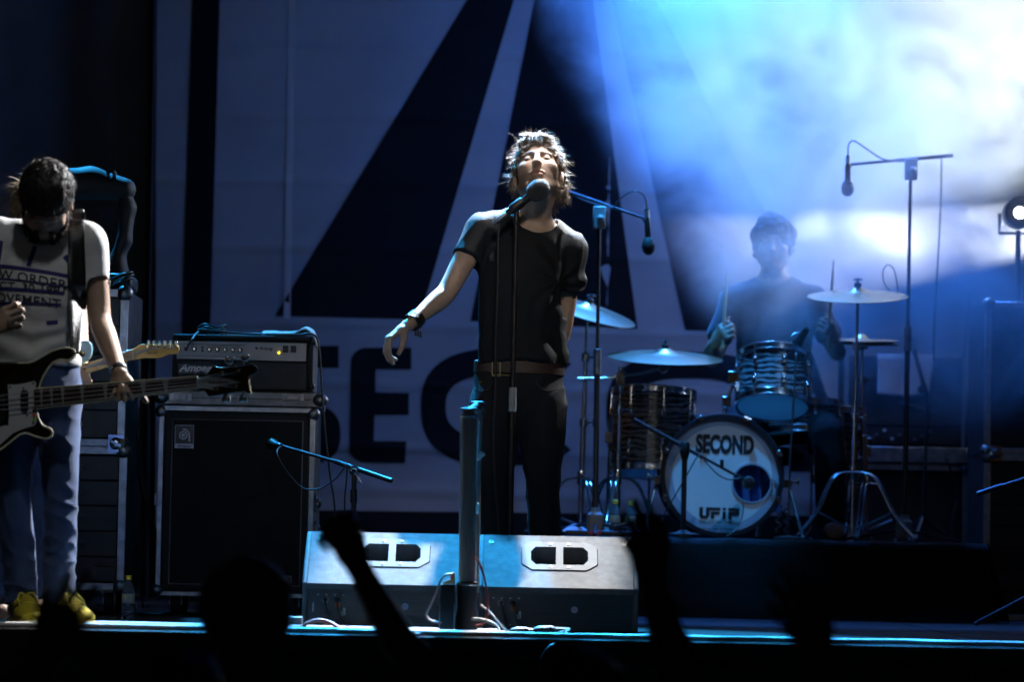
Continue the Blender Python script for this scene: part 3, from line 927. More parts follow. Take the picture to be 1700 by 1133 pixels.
for u in (474, 487):
    c = P(u, 580, CY0 + 0.006)
    MB().box(c, (0.021, 0.010, 0.026)).build('rocker_switch', M['black'], pn, bev=0.002)
c = P(463, 586, CY0 + 0.008)
MB().ball(c, 0.0045, 10).build('pilot_light', mat('yellow_pilot', (0.9, 0.7, 0.05), 0.3, emit=(1.0, 0.72, 0.02), estr=4.0), pn)
c = P(441, 579, CY0 + 0.009)
v, f = text_mesh('Ampeg', 0.018, 0.0004, 1.0, shear=0.3)
lay(v, f, c, (1, 0, 0), (0, 0, 1)).build('panel_lettering', M['black'], pn, smooth=0)
MB().box(c + Vector((-0.035, 0, 0)), (0.009, 0.001, 0.009)).build('print_mark', M['black'], pn)
gx0, gx1, gz0, gz1 = prect(290, 601, 508, 648, CY0)
gm = mat('grey_grille_cloth', (0.055, 0.056, 0.06), 0.85, var=0.35, vscale=180, bump=0.3, bscale=500)
gl = xbox(MB(), gx0, gx1, CY0 + 0.010, CY0 + 0.028, gz0, gz1).build('grille_cloth', gm, hd, bev=0.002)
lx0, lx1, lz0, lz1 = prect(296, 606, 353, 620, CY0)
lp = xbox(MB(), lx0, lx1, CY0 + 0.004, CY0 + 0.011, lz0, lz1).build('logo_plate', M['black'], gl, bev=0.001)
MB().tube([(lx0, CY0 + 0.004, lz0), (lx1, CY0 + 0.004, lz0), (lx1, CY0 + 0.004, lz1), (lx0, CY0 + 0.004, lz1), (lx0, CY0 + 0.004, lz0)], 0.0012, 4).build('plate_rim', badge, lp)
v, f = text_mesh('Ampeg', 0.040, 0.0012, 1.05, shear=0.35)
lay(v, f, ((lx0 + lx1) / 2 - 0.002, CY0 + 0.0025, (lz0 + lz1) / 2 + 0.003), (1, 0, 0), (0, 0, 1)).build('plate_lettering', badge, lp, smooth=0)
xs_ = x1 + 0.004
for zz in (z0 + 0.02, z1 - 0.02): MB().ball((x1 - 0.006, CY0 + 0.01, zz), 0.016, 8).build('corner_guard', M['black'], hd, smooth=180)
MB().tube(catmull([P(312, 577, CY0 - 0.03), P(313, 572, CY0 - 0.035), P(320, 563, CY0 - 0.03), P(327, 553, CY0 + 0.02), P(340, 545, CY0 + 0.10), P(360, 545, CY0 + 0.16)], 5), 0.0035, 6).build('jack_cable', M['cable_black']).name
tag(bpy.data.objects['jack_cable'], 'black jack cable plugged into the amplifier panel and bent over its top', 'cable')
# ---- things lying on the head
tow = mat('white_towel', (0.72, 0.73, 0.75), 0.9, var=0.12, vscale=40, bump=0.5, bscale=220, sheen=0.3)
tz = z1 + 0.001
def rag(name, x0, x1, y0, y1, top, m, label, drop=0.0, seed=1, nx=26, ny=14):
    v = []
    for i in range(nx + 1):
        for j in range(ny + 1):
            a, b = i / nx, j / ny
            x = x0 + (x1 - x0) * a; yv = y0 + (y1 - y0) * b
            h = top(a, b) + 0.004 * noise.noise(Vector((x * 25, yv * 25, seed)))
            v.append((x, yv, h))
    n = len(v)
    v += [(p[0], p[1], p[2] - 0.006) for p in v]
    k = ny + 1
    f = [(i * k + j, i * k + j + 1, (i + 1) * k + j + 1, (i + 1) * k + j) for i in range(nx) for j in range(ny)]
    f += [tuple(reversed([q + n for q in fc])) for fc in f]
    rim = [i * k for i in range(nx + 1)] + [nx * k + j for j in range(1, k)] + [i * k + ny for i in range(nx - 1, -1, -1)] + [j for j in range(ny - 1, 0, -1)]
    f += [(rim[i], rim[(i + 1) % len(rim)], rim[(i + 1) % len(rim)] + n, rim[i] + n) for i in range(len(rim))]
    return tag(MB().add(v, f).build(name, m, smooth=60), label, 'towel')
rag('towel', P(434, 550, CY0).x, P(526, 550, CY0).x, CY0 + 0.02, CY0 + 0.25,
    lambda a, b: tz + 0.012 + 0.014 * (1 - abs(2 * b - 1)) + (0.020 * math.exp(-((a - 0.78) / 0.12) ** 2)) - (max(0, a - 0.90) / 0.10) ** 2 * 0.045, tow, 'folded white towel lying on the amplifier head')
mb = MB()
for i, r in enumerate((0.055, 0.05, 0.045, 0.052)):
    c = P(352, 551, CY0 + 0.12) ; c.z = tz + 0.008 + i * 0.010
    mb.tube([c + Vector((r * math.cos(a * 0.3), r * 0.8 * math.sin(a * 0.3), 0.006 * math.sin(a))) for a in range(22)], 0.0042, 6)
tag(mb.build('coiled_cable', M['cable_black'], smooth=180), 'small coil of black cable on the amplifier head', 'cable')
mb = MB().tube(catmull([G(341, 0, CY0 + 0.04, tz + 0.020), G(370, 0, CY0 + 0.05, tz + 0.016), G(420, 0, CY0 + 0.05, tz + 0.008), G(470, 0, CY0 + 0.01, tz + 0.006), G(505, 0, CY0 + 0.005, tz + 0.005),
    P(521, 556, CY0 + 0.0), P(530, 580, CY0 - 0.01), P(534, 640, CY0 - 0.03), P(540, 720, CY0 - 0.05), P(548, 790, CY0 - 0.06), P(556, 850, CY0 - 0.06), P(561, 1000, CY0 - 0.08)], 8), 0.004, 6)
tag(mb.build('instrument_cable', M['cable_black'], smooth=180), 'black cable across the amplifier head hanging down beside the cabinet', 'cable')

# ---- rack cases behind the bass player
RYc = 0.55
def rack(u0, v0, u1, v1, Y, depth, name, label, z0=None, group=None, rackface=True, ew=0.026):
    x0, x1, zb, zt = prect(u0, v0, u1, v1, Y)
    if z0 is not None: zb = z0
    r = empty(name, ((x0 + x1) / 2, Y + depth / 2, zb), label, 'flight case', group)
    mb = MB()
    xbox(mb, x0, x1, Y + 0.05, Y + depth, zb, zt)
    for a, b in ((x0, x0 + 0.012), (x1 - 0.012, x1)): xbox(mb, a, b, Y, Y + 0.05, zb, zt)
    for a, b in ((zb, zb + 0.012), (zt - 0.012, zt)): xbox(mb, x0 + 0.012, x1 - 0.012, Y, Y + 0.05, a, b)
    mb.build('case_shell', M['ply'], r)
    case_frame(r, x0, x1, Y, Y + depth, zb, zt, ew)
    if rackface:
        n = max(2, int((zt - zb - 0.06) / 0.09)); hgt = (zt - zb - 0.06) / n
        for i in range(n):
            za = zb + 0.03 + i * hgt
            d = xbox(MB(), x0 + ew + 0.004, x1 - ew - 0.004, Y + 0.02, Y + 0.05, za + 0.002, za + hgt - 0.002).build('rack_unit', M['paint'], r, bev=0.002)
            for q in range(3):
                c = (x0 + ew + 0.05 + q * 0.09, Y + 0.02, za + hgt / 2)
                MB().lathe([(0.011, 0), (0.010, 0.012), (0, 0.0125)], c, (0, -1, 0), 10).build('knob', M['black'], d)
    return r, x0, x1, zb, zt
r, x0, x1, zb, zt = rack(20, 742, 207, 1015, RYc, 0.55, 'rack_case', 'lower rack case of the stack behind the bass player', z0=0.09)
for xx in (x0 + 0.06, x1 - 0.06):
    for yy in (RYc + 0.08, RYc + 0.46): caster(r, xx, yy, 0.0)
r2, x0, x1, zb, zt2 = rack(20, 480, 209, 735, RYc, 0.55, 'rack_case', 'upper rack case with a stage lamp on its top', z0=zt + 0.004)
butterfly(r2, P(193, 737, RYc).x, RYc - 0.007, zb + 0.01, 0.8)
# moving head lamp on the case
ml = empty('moving_head_lamp', P(150, 480, RYc + 0.2), 'black moving head stage lamp standing on the stacked rack cases', 'stage lamp')
ly = RYc + 0.18
def q(u, v): return P(u, v, ly)
b0 = q(185, 470)
WORLD[ml.name] = (b0.x, b0.y, zt2 + 0.003); ml.location = WORLD[ml.name]
MB().box((b0.x - 0.02, ly, zt2 + 0.035), (0.22, 0.26, 0.066)).build('base', M['black'], ml, bev=0.02, seg=3)
def blob(name, prims, h=0.008, amp=0.0):
    a_ = np.array([tuple(p_) for pr in prims for p_ in pr[:2]]); F = Field(a_.min(0) - 0.13, a_.max(0) + 0.13, h)
    for (pa, pb, ra, rb, sd_) in prims: F.ecap(pa, pb, ra, rb, sd_, 0.02)
    v_, f_ = F.mesh(); v_[:, 2] = np.maximum(v_[:, 2], zt2 + 0.068)
    return mesh_obj(name, v_, f_, M['rubber'], ml, smooth=180)
dz = Vector((0, 0.07, 0))
blob('yoke', [(q(196, 462), q(196, 440), (0.05, 0.09), (0.035, 0.06), (1, 0, 0)), (q(190, 440), q(207, 400), (0.030, 0.05), (0.026, 0.05), (1, 0, 0)), (q(207, 400), q(212, 345), (0.026, 0.05), (0.030, 0.05), (1, 0, 0)), (q(212, 345), q(203, 310), (0.030, 0.05), (0.030, 0.05), (1, 0, 0))])
hh = blob('head', [(q(206, 315), q(150, 304), (0.045, 0.07), (0.060, 0.085), (0, 0, 1)), (q(150, 304), q(96, 312) - dz, (0.060, 0.085), (0.066, 0.075), (0, 0, 1))])
ld = (q(96, 312) - dz - q(150, 304)).normalized()
MB().lathe([(0.050, 0.05), (0.062, 0.06), (0.062, 0.085), (0.052, 0.085), (0.05, 0.07), (0, 0.068)], q(96, 312) - dz, ld, 22).build('lens_ring', M['paint'], hh)
for i in range(5): MB().box(q(190 - i * 9, 287 + i * 1.5), (0.010, 0.09, 0.012)).build('cooling_fin', M['black'], hh)
mb = MB()
for (dx, rr, hgt) in ((0.0, 0.05, 0.0), (0.008, 0.045, 0.012), (-0.004, 0.055, 0.022)):
    c = q(222, 478)
    mb.tube([Vector((x1 - 0.03 + dx + rr * math.cos(a * 0.33) * 0.8, RYc + 0.05 + rr * math.sin(a * 0.33), zt2 + 0.01 + hgt + 0.02 * (1 + math.cos(a * 0.33)))) for a in range(20)], 0.005, 6)
tag(mb.build('cable_loop', M['cable_black'], smooth=180), 'black cable looped on the upper rack case beside the lamp', 'cable')
for nm, pts, lb_, rad in (
    ('hanging_cable', [P(222, 700, 1.0), P(232, 780, 1.0), P(246, 850, 1.0), P(262, 905, 1.1)], 'thick black cable bowing from the rack to the bass cabinet', 0.011),
    ('hanging_cable', [P(228, 690, 1.3), P(222, 800, 1.3), P(226, 880, 1.3), P(218, 960, 1.3), P(226, 1015, 1.3)], 'thin black cable hanging straight down beside the rack cases', 0.004),
    ('hanging_cable', [P(234, 880, 1.2), P(240, 920, 1.2), P(232, 960, 1.2), P(238, 1010, 1.2)], 'short curled black cable low between rack and cabinet', 0.004)):
    tag(MB().tube(catmull(pts, 8), rad, 8).build(nm, M['cable_black'], smooth=180), lb_, 'cable')
# backpack with a green band
bpY = -0.05
F = Field(P(120, 930, bpY) + Vector((0, -0.12, -0.03)), Vector((P(232, 930, bpY).x, bpY + 0.2, P(170, 930, bpY).z + 0.03)), 0.008)
c = P(172, 985, bpY)
F.ecap(Vector((c.x, bpY + 0.06, 0.07)), Vector((c.x - 0.01, bpY + 0.07, 0.15)), (0.085, 0.06), (0.065, 0.045), (1, 0, 0), 0.02)
F.ecap(Vector((c.x + 0.01, bpY - 0.02, 0.05)), Vector((c.x, bpY - 0.0, 0.10)), (0.06, 0.03), (0.05, 0.03), (1, 0, 0), 0.01)
v, f = F.mesh(); v = wrinkle(v, f, 0.006, lambda q_: vnoise(q_ * 18, 2)); v[:, 2] = np.maximum(v[:, 2], 0.002)
bpk = tag(mesh_obj('backpack', v, f, mat('black_nylon', (0.012, 0.012, 0.014), 0.6, bump=0.3, bscale=300), smooth=180), 'small black backpack with a green band standing by the rack cases', 'bag')
bvh = BVHTree.FromPolygons([Vector(p) for p in v], [tuple(q_) for q_ in f.tolist()])
def stick(vv, ff, bvh, off=0.002, dirn=(0, 1, 0), start=-0.4):
    """project a flat drawing onto a surface along dirn"""
    out = []; d = Vector(dirn)
    for p in vv:
        p = Vector(p); h = bvh.ray_cast(p + d * start, d, 2.0)
        if h[0] is None: h = bvh.find_nearest(p)
        out.append(h[0] - d * off)
    return out, ff
def ribbon_grid(p0, p1, wv, n=14, m=3):
    p0, p1, wv = Vector(p0), Vector(p1), Vector(wv)
    v = [p0.lerp(p1, i / n) + wv * (j / m - 0.5) for i in range(n + 1) for j in range(m + 1)]
    return v, [(i * (m + 1) + j, i * (m + 1) + j + 1, (i + 1) * (m + 1) + j + 1, (i + 1) * (m + 1) + j) for i in range(n) for j in range(m)]
gb = ribbon_grid(P(146, 942, bpY), P(150, 1022, bpY), (PX(15, bpY), 0, 0))
vv, ff = stick(gb[0], gb[1], bvh, 0.004)
MB().add(vv, ff).build('green_band', mat('green_reflective_band', (0.05, 0.42, 0.10), 0.5), bpk, smooth=180)

# ---- water bottles
pet = mat('clear_bottle_plastic', (0.75, 0.86, 0.95), 0.08, trans=0.92, ior=1.33)
def bottle(u, v_, Y, z, hgt, label, grp=None):
    c = G(u, v_, Y, z); s = hgt / 0.215
    b = empty('water_bottle', c, label, 'bottle', grp)
    prof = [(0.026, 0), (0.031, 0.004), (0.031, 0.03), (0.029, 0.034), (0.031, 0.038), (0.031, 0.06), (0.029, 0.064), (0.031, 0.068), (0.031, 0.135), (0.026, 0.160), (0.014, 0.182), (0.0125, 0.195)]
    MB().lathe([(r * s, h * s) for r, h in prof], c, (0, 0, 1), 20).build('bottle_body', pet, b, smooth=60)
    MB().lathe([(r * s, h * s) for r, h in [(0.0315, 0.078), (0.0318, 0.08), (0.0318, 0.122), (0.0315, 0.124)]], c, (0, 0, 1), 20).build('paper_label', mat('blue_bottle_label', (0.10, 0.25, 0.6), 0.5, col2=(0.8, 0.7, 0.1), vscale=25, trans=0.3), b)
    MB().lathe([(r * s, h * s) for r, h in [(0.0155, 0.193), (0.0155, 0.213), (0.013, 0.215), (0, 0.215)]], c, (0, 0, 1), 16).build('cap', mat('yellow_cap', (0.8, 0.62, 0.05), 0.5), b)
bottle(212, 1030, -0.2, 0.0, 0.155, 'clear water bottle with yellow cap on the deck beside the bass cabinet')

# ---- gear behind the drum riser
GY = 4.18
r3, x0, x1, zb, zt = rack(1408, 772, 1606, 1000, GY, 0.42, 'flight_case', 'large dark flight case behind the drums under the towel amplifier', z0=0.0, rackface=False)
xx0, xx1, zz0, zz1 = prect(1402, 592, 1602, 742, GY)
ga = empty('guitar_amplifier', ((xx0 + xx1) / 2, GY + 0.2, zt + 0.006), 'black guitar amplifier with a towel over its front behind the drums', 'amplifier')
tr2 = xbox(MB(), xx0 - 0.01, xx1 + 0.02, GY - 0.03, GY + 0.4, zt + 0.005, zz0 - 0.002).build('case_tray', trm, ga, bev=0.006)
xbox(MB(), xx0, xx1, GY + 0.012, GY + 0.36, zz0, zz1).build('box', M['tolex'], ga, bev=0.006)
xbox(MB(), xx0 + 0.02, xx1 - 0.02, GY + 0.0, GY + 0.014, zz0 + 0.10, zz1 - 0.02).build('grille_cloth', M['grille'], ga, bev=0.003)
xbox(MB(), xx1 - 0.015, xx1 + 0.002, GY + 0.006, GY + 0.02, zz0, zz1).build('edge_profile', M['alu'], ga)
xbox(MB(), xx0 - 0.002, xx0 + 0.02, GY + 0.004, GY + 0.02, zz0, zz1).build('edge_profile', M['alu'], ga)
cp = xbox(MB(), xx0 + 0.09, xx1 - 0.02, GY - 0.004, GY + 0.012, zz0 + 0.015, zz0 + 0.09).build('control_panel', M['paint'], ga)
for i in range(9):
    MB().lathe([(0.008, 0), (0.007, 0.012), (0, 0.0125)], (xx0 + 0.12 + i * 0.036, GY - 0.004, zz0 + 0.035 + (i % 3) * 0.02), (0, -1, 0), 10).build('knob', M['white'] if i in (0, 2, 3) else M['steel'], cp)
v = []
tx0, tx1, tz0, tz1 = prect(1456, 586, 1546, 658, GY)
for i in range(19):
    for j in range(17):
        a, b = i / 18, j / 16
        x = tx0 + (tx1 - tx0) * a + 0.01 * math.sin(b * 5) * a
        z = zz1 + 0.006 - (zz1 - tz0) * max(0, (b - 0.25) / 0.75) * (1 + 0.05 * math.sin(a * 3.3)) if b > 0.25 else zz1 + 0.006
        yv = GY + 0.14 - 0.15 * min(1, b / 0.25) - 0.012 * (b > 0.25) + 0.006 * math.sin(a * 11 + b * 3) * b
        v.append((x, yv, z))
tag(MB().add(v, [(i * 17 + j, (i + 1) * 17 + j, (i + 1) * 17 + j + 1, i * 17 + j + 1) for i in range(18) for j in range(16)]).build('towel', tow, smooth=180), 'white towel hung over the front of the amplifier behind the drums', 'towel')
sol = bpy.data.objects['towel.001'].modifiers.new('thick', 'SOLIDIFY'); sol.thickness = 0.008; sol.offset = 0
r4, x0, x1, zb, zt = rack(1634, 757, 1840, 1010, 2.95, 0.6, 'rack_case', 'lower flight case at the side of the drum riser', z0=0.0)
r5, x0, x1, zb, zt5 = rack(1636, 503, 1840, 750, 2.95, 0.6, 'rack_case', 'upper flight case carrying the bright lamp beside the drums', z0=zt + 0.004)
butterfly(r5, P(1640, 757, 2.95).x + 0.03, 2.94, zb, 0.8)
for nm, pts, lb_ in (
    ('hanging_cable', [P(1612, 480, 4.3), P(1600, 600, 4.3), P(1592, 760, 4.3), P(1588, 900, 4.3), P(1596, 960, 4.3)], 'long black cable hanging between the amplifier and the flight cases'),
    ('hanging_cable', [P(1626, 500, 4.4), P(1610, 640, 4.4), P(1604, 740, 4.4), P(1616, 860, 4.4), P(1608, 960, 4.4)], 'second long black cable hanging nearer to the flight cases'),
    ('hanging_cable', [P(1570, 760, 4.0), P(1590, 820, 4.0), P(1580, 880, 4.0), P(1602, 950, 4.0)], 'short slack black cable below the towel amplifier')):
    tag(MB().tube(catmull(pts, 8), 0.006, 6).build(nm, M['cable_black'], smooth=180), lb_, 'cable')
# bright lamp at the picture edge
LYp = 3.2
lc = P(1695, 352, LYp)
la = empty('stage_lamp', (lc.x, LYp + 0.08, zt5 + 0.002), 'small stage lamp shining white from its stand on the flight case', 'stage lamp')
MB().lathe([(0.07, 0), (0.07, 0.008), (0.02, 0.014), (0.012, 0.03), (0.012, lc.z - zt5 - 0.08)], (lc.x, LYp + 0.08, zt5 + 0.003), (0, 0, 1), 18).build('stand', M['paint'], la)
MB().tube([(lc.x - 0.085, LYp + 0.08, lc.z), (lc.x - 0.085, LYp + 0.08, lc.z - 0.09), (lc.x + 0.085, LYp + 0.08, lc.z - 0.09), (lc.x + 0.085, LYp + 0.08, lc.z)], 0.008, 8).build('yoke', M['paint'], la)
MB().lathe([(0.0, 0.20), (0.05, 0.19), (0.07, 0.12), (0.072, 0.0), (0.062, -0.002), (0.060, 0.03), (0.03, 0.035)], (lc.x, LYp, lc.z), (0, 1, 0), 24).build('housing', M['paint'], la)
MB().lathe([(0.026, 0), (0.02, -0.006), (0, -0.008)], (lc.x, LYp + 0.034, lc.z), (0, 1, 0), 18).build('lens', mat('lit_lens', (1, 1, 1), 0.3, emit=(0.95, 0.97, 1.0), estr=28), la)


# ================================================================== wedge monitors and things along the stage edge
wpaint = mat('grey_monitor_paint', (0.15, 0.155, 0.16), 0.8, var=0.28, vscale=38, bump=0.5, bscale=420, spec=0.2)
wdark = mat('black_amp_panel', (0.010, 0.010, 0.011), 0.4, var=0.3, vscale=40)
WY = -1.0
def octa(cx, cy_, w, h, c): return [(cx - w + c, cy_ - h), (cx + w - c, cy_ - h), (cx + w, cy_ - h + c), (cx + w, cy_ + h - c), (cx + w - c, cy_ + h), (cx - w + c, cy_ + h), (cx - w, cy_ + h - c), (cx - w, cy_ - h + c)]
def wedge(u0, u1, label):
    x0, x1 = P(u0, 960, WY + 0.05).x, P(u1, 960, WY + 0.05).x
    W = x1 - x0 - 0.004
    r = empty('stage_monitor', ((x0 + x1) / 2, WY + 0.25, 0), label, 'stage monitor')
    zlip, ztop, ysl = 0.150, 0.322, 0.25
    # body: side profile in y,z
    prof = [(WY + 0.02, 0.006), (WY + 0.02, 0.132), (WY, zlip), (WY + ysl, ztop), (WY + ysl + 0.05, ztop), (WY + 0.52, 0.05), (WY + 0.52, 0.006)]
    cx = (x0 + x1) / 2
    # sides
    for sx in (-1, 1):
        xs = cx + sx * W / 2
        MB().prism([(xs, y, z) for y, z in prof], (-sx * 0.018, 0, 0)).build('side_panel', wpaint, r, bev=0.006, seg=2)
    iw = W / 2 - 0.0175
    up = Vector((0, ysl, ztop - zlip)); L = up.length; up.normalize(); nrm = Vector((0, -up.z, up.y))
    def on(x, t, o=0.0): return Vector((cx + x, WY, zlip)) + up * t + nrm * o
    hx = 0.004
    HO = octa(hx, L * 0.60, 0.128, L * 0.275, 0.035)
    v, f = plate([(-iw, 0), (iw, 0), (iw, L), (-iw, L)], [HO])
    mb = MB().add([on(p.x, p.y) for p in v], f)
    mb.build('sloped_panel', wpaint, r, smooth=0)
    # moulded handle with two openings
    h1 = [(hx - 0.096 + 0.016, L * 0.60 - L*0.17), (hx - 0.012, L * 0.60 - L*0.17), (hx - 0.012, L * 0.60 + L*0.17), (hx - 0.080, L * 0.60 + L*0.17), (hx - 0.096, L * 0.60 + L*0.085), (hx - 0.096, L * 0.60 - L*0.085)]
    h2 = [(2 * hx - p[0], p[1]) for p in h1][::-1]
    HI = octa(hx, L * 0.60, 0.126, L * 0.268, 0.034)
    v, f = plate(HI, [h1, h2])
    mb = MB().add([on(p.x, p.y, 0.003) for p in v], f)
    for lp, d0, d1 in ((HI, 0.003, -0.01), (h1, 0.003, -0.07), (h2, 0.003, -0.07)):
        n = len(lp); k = len(mb.v)
        mb.add([on(p[0], p[1], d0) for p in lp] + [on(p[0], p[1], d1) for p in lp], [(i, (i + 1) % n, (i + 1) % n + n, i + n) for i in range(n)])
    hn = mb.build('handle', mat('smooth_handle_plastic', (0.12, 0.124, 0.13), 0.75, var=0.2, vscale=30, spec=0.2), r, smooth=30)
    for q in (h1, h2):
        MB().add([on(p[0], p[1], -0.069) for p in q], [tuple(range(len(q)))]).build('opening', M['black'], hn)
        m_ = sum(p[0] for p in q) / 6
        MB().tube([on(m_ - 0.03, L * 0.60 - 0.01, -0.05), on(m_, L * 0.60 + 0.004, -0.045), on(m_ + 0.03, L * 0.60 - 0.01, -0.05)], 0.010, 8).build('grip', M['black'], hn)
    for (a, b) in ((-0.030, L*0.22), (0.030, L*0.22), (-0.030, -L*0.22), (0.030, -L*0.22)):
        MB().lathe([(0.005, 0), (0.005, 0.002), (0.002, 0.0025), (0, 0.001)], on(hx + a, L * 0.6 + b, 0.003), nrm, 10).build('screw', M['steel'], hn)
    for a in (-iw + 0.024, iw - 0.024):
        MB().lathe([(0.009, 0), (0.009, 0.001), (0.006, 0.0012), (0.0055, -0.003), (0, -0.003)], on(a, L - 0.045, 0.001), nrm, 14).build('screw', M['black'], r)
    MB().add([(cx - iw, WY + ysl, ztop), (cx + iw, WY + ysl, ztop), (cx + iw, WY + ysl + 0.05, ztop), (cx - iw, WY + ysl + 0.05, ztop)], [(0, 1, 2, 3)]).build('top_panel', wpaint, r)
    MB().add([(cx - iw, WY + ysl + 0.05, ztop - 0.002), (cx + iw, WY + ysl + 0.05, ztop - 0.002), (cx + iw, WY + 0.515, 0.05), (cx - iw, WY + 0.515, 0.05)], [(0, 1, 2, 3)]).build('speaker_grille', M['grille'], r)
    # lip and amplifier panel
    MB().prism([(cx - iw, WY + 0.0, zlip - 0.0005), (cx - iw, WY + 0.02, 0.130), (cx - iw, WY + 0.035, 0.130), (cx - iw, WY + 0.035, zlip - 0.0005)], (2 * iw, 0, 0)).build('lip', wpaint, r)
    ap = xbox(MB(), cx - iw, cx + iw, WY + 0.03, WY + 0.05, 0.008, 0.129).build('amplifier_panel', wdark, r)
    for i in range(4):
        zz = 0.105 - i * 0.012
        xbox(MB(), cx - 0.10, cx + 0.20, WY + 0.022, WY + 0.031, zz, zz + 0.005).build('cooling_fin', M['paint'], ap)
    for i in range(4):
        zz = 0.05 - i * 0.011
        xbox(MB(), cx - 0.10, cx + 0.20, WY + 0.024, WY + 0.031, zz, zz + 0.004).build('cooling_fin', M['paint'], ap)
    em = MB().lathe([(0.012, 0), (0.0115, 0.0015), (0, 0.0016)], (cx + 0.055, WY + 0.022, 0.078), (0, -1, 0), 20)
    eb = em.build('emblem', mat('blue_emblem', (0.22, 0.32, 0.6), 0.4), ap)
    v, f = arcstrip(Vector((cx + 0.055, WY + 0.0198, 0.078)), 0.006, 0.009, 0, 360)
    MB().add(v, f).box((cx + 0.055, WY + 0.0199, 0.078), (0.002, 0.0004, 0.010)).build('emblem_ring', M['white'], eb)
    bx = cx - iw + 0.015
    for (a, b, s_, m_) in ((0.045, 0.095, 0.011, 'steel'), (0.085, 0.095, 0.011, 'black'), (0.062, 0.05, 0.009, 'black'), (0.100, 0.05, 0.009, 'steel')):
        MB().lathe([(s_, 0), (s_, 0.006), (s_ * 0.7, 0.007), (s_ * 0.6, 0.002)], (bx + a, WY + 0.030, b), (0, -1, 0), 14).build('socket', M[m_], ap)
    xbox(MB(), bx + 0.078, bx + 0.094, WY + 0.022, WY + 0.031, 0.070, 0.088).build('power_switch', M['orange'], ap, bev=0.002)
    xbox(MB(), bx + 0.104, bx + 0.112, WY + 0.026, WY + 0.031, 0.045, 0.07).build('rating_label', M['white'], ap)
    xbox(MB(), bx + 0.002, bx + 0.007, WY + 0.026, WY + 0.031, 0.055, 0.085).build('rating_label', M['white'], ap)
    for i in range(8):
        MB().box((bx + 0.02 + (i % 4) * 0.028, WY + 0.029, 0.112 - (i // 4) * 0.088), (0.006, 0.004, 0.003)).build('print_mark', M['white'], ap)
    for k_, (a, b) in enumerate(((0.045, 0.095), (0.085, 0.095))):
        p = Vector((bx + a, WY + 0.022, b))
        MB().tube(catmull([p, p + Vector((0, -0.03, -0.002)), p + Vector((0.006, -0.045, -0.03)), p + Vector((0.02, -0.045, -0.07)), Vector((bx + a + 0.05, WY - 0.04, 0.008))], 5), [0.008] * 4 + [0.0038] * 17, 8).build('plug_cable', M['cable_black'], ap, smooth=60)
    return r
wedge(502, 791, 'grey wedge stage monitor in front of the singer behind the upright tube')
wedge(793, 1061, 'grey wedge stage monitor nearer the drum riser')

# ---- upright metal ladder of two tubes at the stage edge
UY = -1.52
ub = G(775, 1040, UY, 0.0)
ut = empty('ladder_upright', ub, 'upright metal tube ladder standing at the stage edge before the monitors', 'stand')
tube_m = mat('brushed_steel_tube', (0.50, 0.50, 0.48), 0.45, 0.25, var=0.4, vscale=14, rvar=0.12, stretch=(1, 1, 0.2))
A0, A1 = P(775, 985, UY), P(778, 692, UY)
MB().tube([A0, A1], PX(14, UY), 20).build('tube', tube_m, ut)
UB = UY + 0.24
B0, B1 = P(787, 985, UB), P(792, 681, UB)
MB().tube([B0, B1], PX(8, UB), 14).build('tube', tube_m, ut)
for (C0, rr) in ((A1, PX(15.5, UY)), (B1, PX(13, UB))):
    MB().lathe([(rr * 0.9, -0.004), (rr, 0.0), (rr, 0.006), (rr * 0.8, 0.010), (rr * 0.62, 0.010), (rr * 0.62, 0.018), (rr, 0.020), (rr, 0.026), (rr * 0.5, 0.028), (0, 0.028)], C0, (0, 0, 1), 20).build('coupler', M['steel'], ut)
MB().tube([A1 + Vector((0, 0, 0.02)), B1 + Vector((0, 0, 0.02))], 0.008, 8).build('rung', tube_m, ut)
zz = [0.55, 0.40, 0.25, 0.1]
for i, t_ in enumerate((0.25, 0.5, 0.75)):
    a = A1.lerp(A0, t_) ; b = B1.lerp(B0, t_ + (0.12 if i % 2 else -0.12))
    MB().tube([a, b], 0.006, 8).build('rung', tube_m, ut)
MB().tube([P(796, 700, UY + 0.12), P(792, 760, UY + 0.12), P(789, 840, UY + 0.12), P(791, 980, UY + 0.12)], 0.004, 6).build('lacing_rod', M['alu'], ut)
MB().tube([P(799, 690, UB), P(796, 800, UB), P(789, 985, UB)], 0.0045, 6).build('lacing_rod', M['alu'], ut)
MB().box(P(797, 757, UY + 0.12), (0.03, 0.02, 0.02), Matrix.Rotation(-0.8, 3, 'Y')).build('clip', M['alu'], ut, bev=0.003)
MB().box(P(793, 845, UY + 0.12), (0.014, 0.014, 0.034)).build('clip', M['alu'], ut, bev=0.003)
c = P(775, 985, UY)
MB().lathe([(0.0, 0), (0.036, 0.0), (0.036, c.z * 0.35), (0.031, c.z * 0.5), (0.033, c.z + 0.0), (0.034, c.z + 0.015), (0.030, c.z + 0.018), (0.028, c.z + 0.0)], (c.x, UY, 0.018), (0, 0, 1), 22).build('rubber_sleeve', M['rubber'], ut)
MB().lathe([(0.034, 0), (0.036, 0.004), (0.034, 0.010)], (c.x, UY, c.z + 0.022), (0, 0, 1), 22).build('collar', M['chrome'], ut)
xbox(MB(), P(674, 1046, UY).x, P(838, 1046, UY).x, UY - 0.06, UY + 0.05, 0.004, 0.016).build('base_plate', mat('scuffed_plate', (0.4, 0.4, 0.41), 0.4, 0.9, var=0.5, vscale=40), ut, bev=0.002)
xbox(MB(), P(686, 1046, UY).x, P(826, 1046, UY).x, UY + 0.05, UY + 0.30, 0.004, 0.014).build('base_plate', M['steel'], ut, bev=0.002)
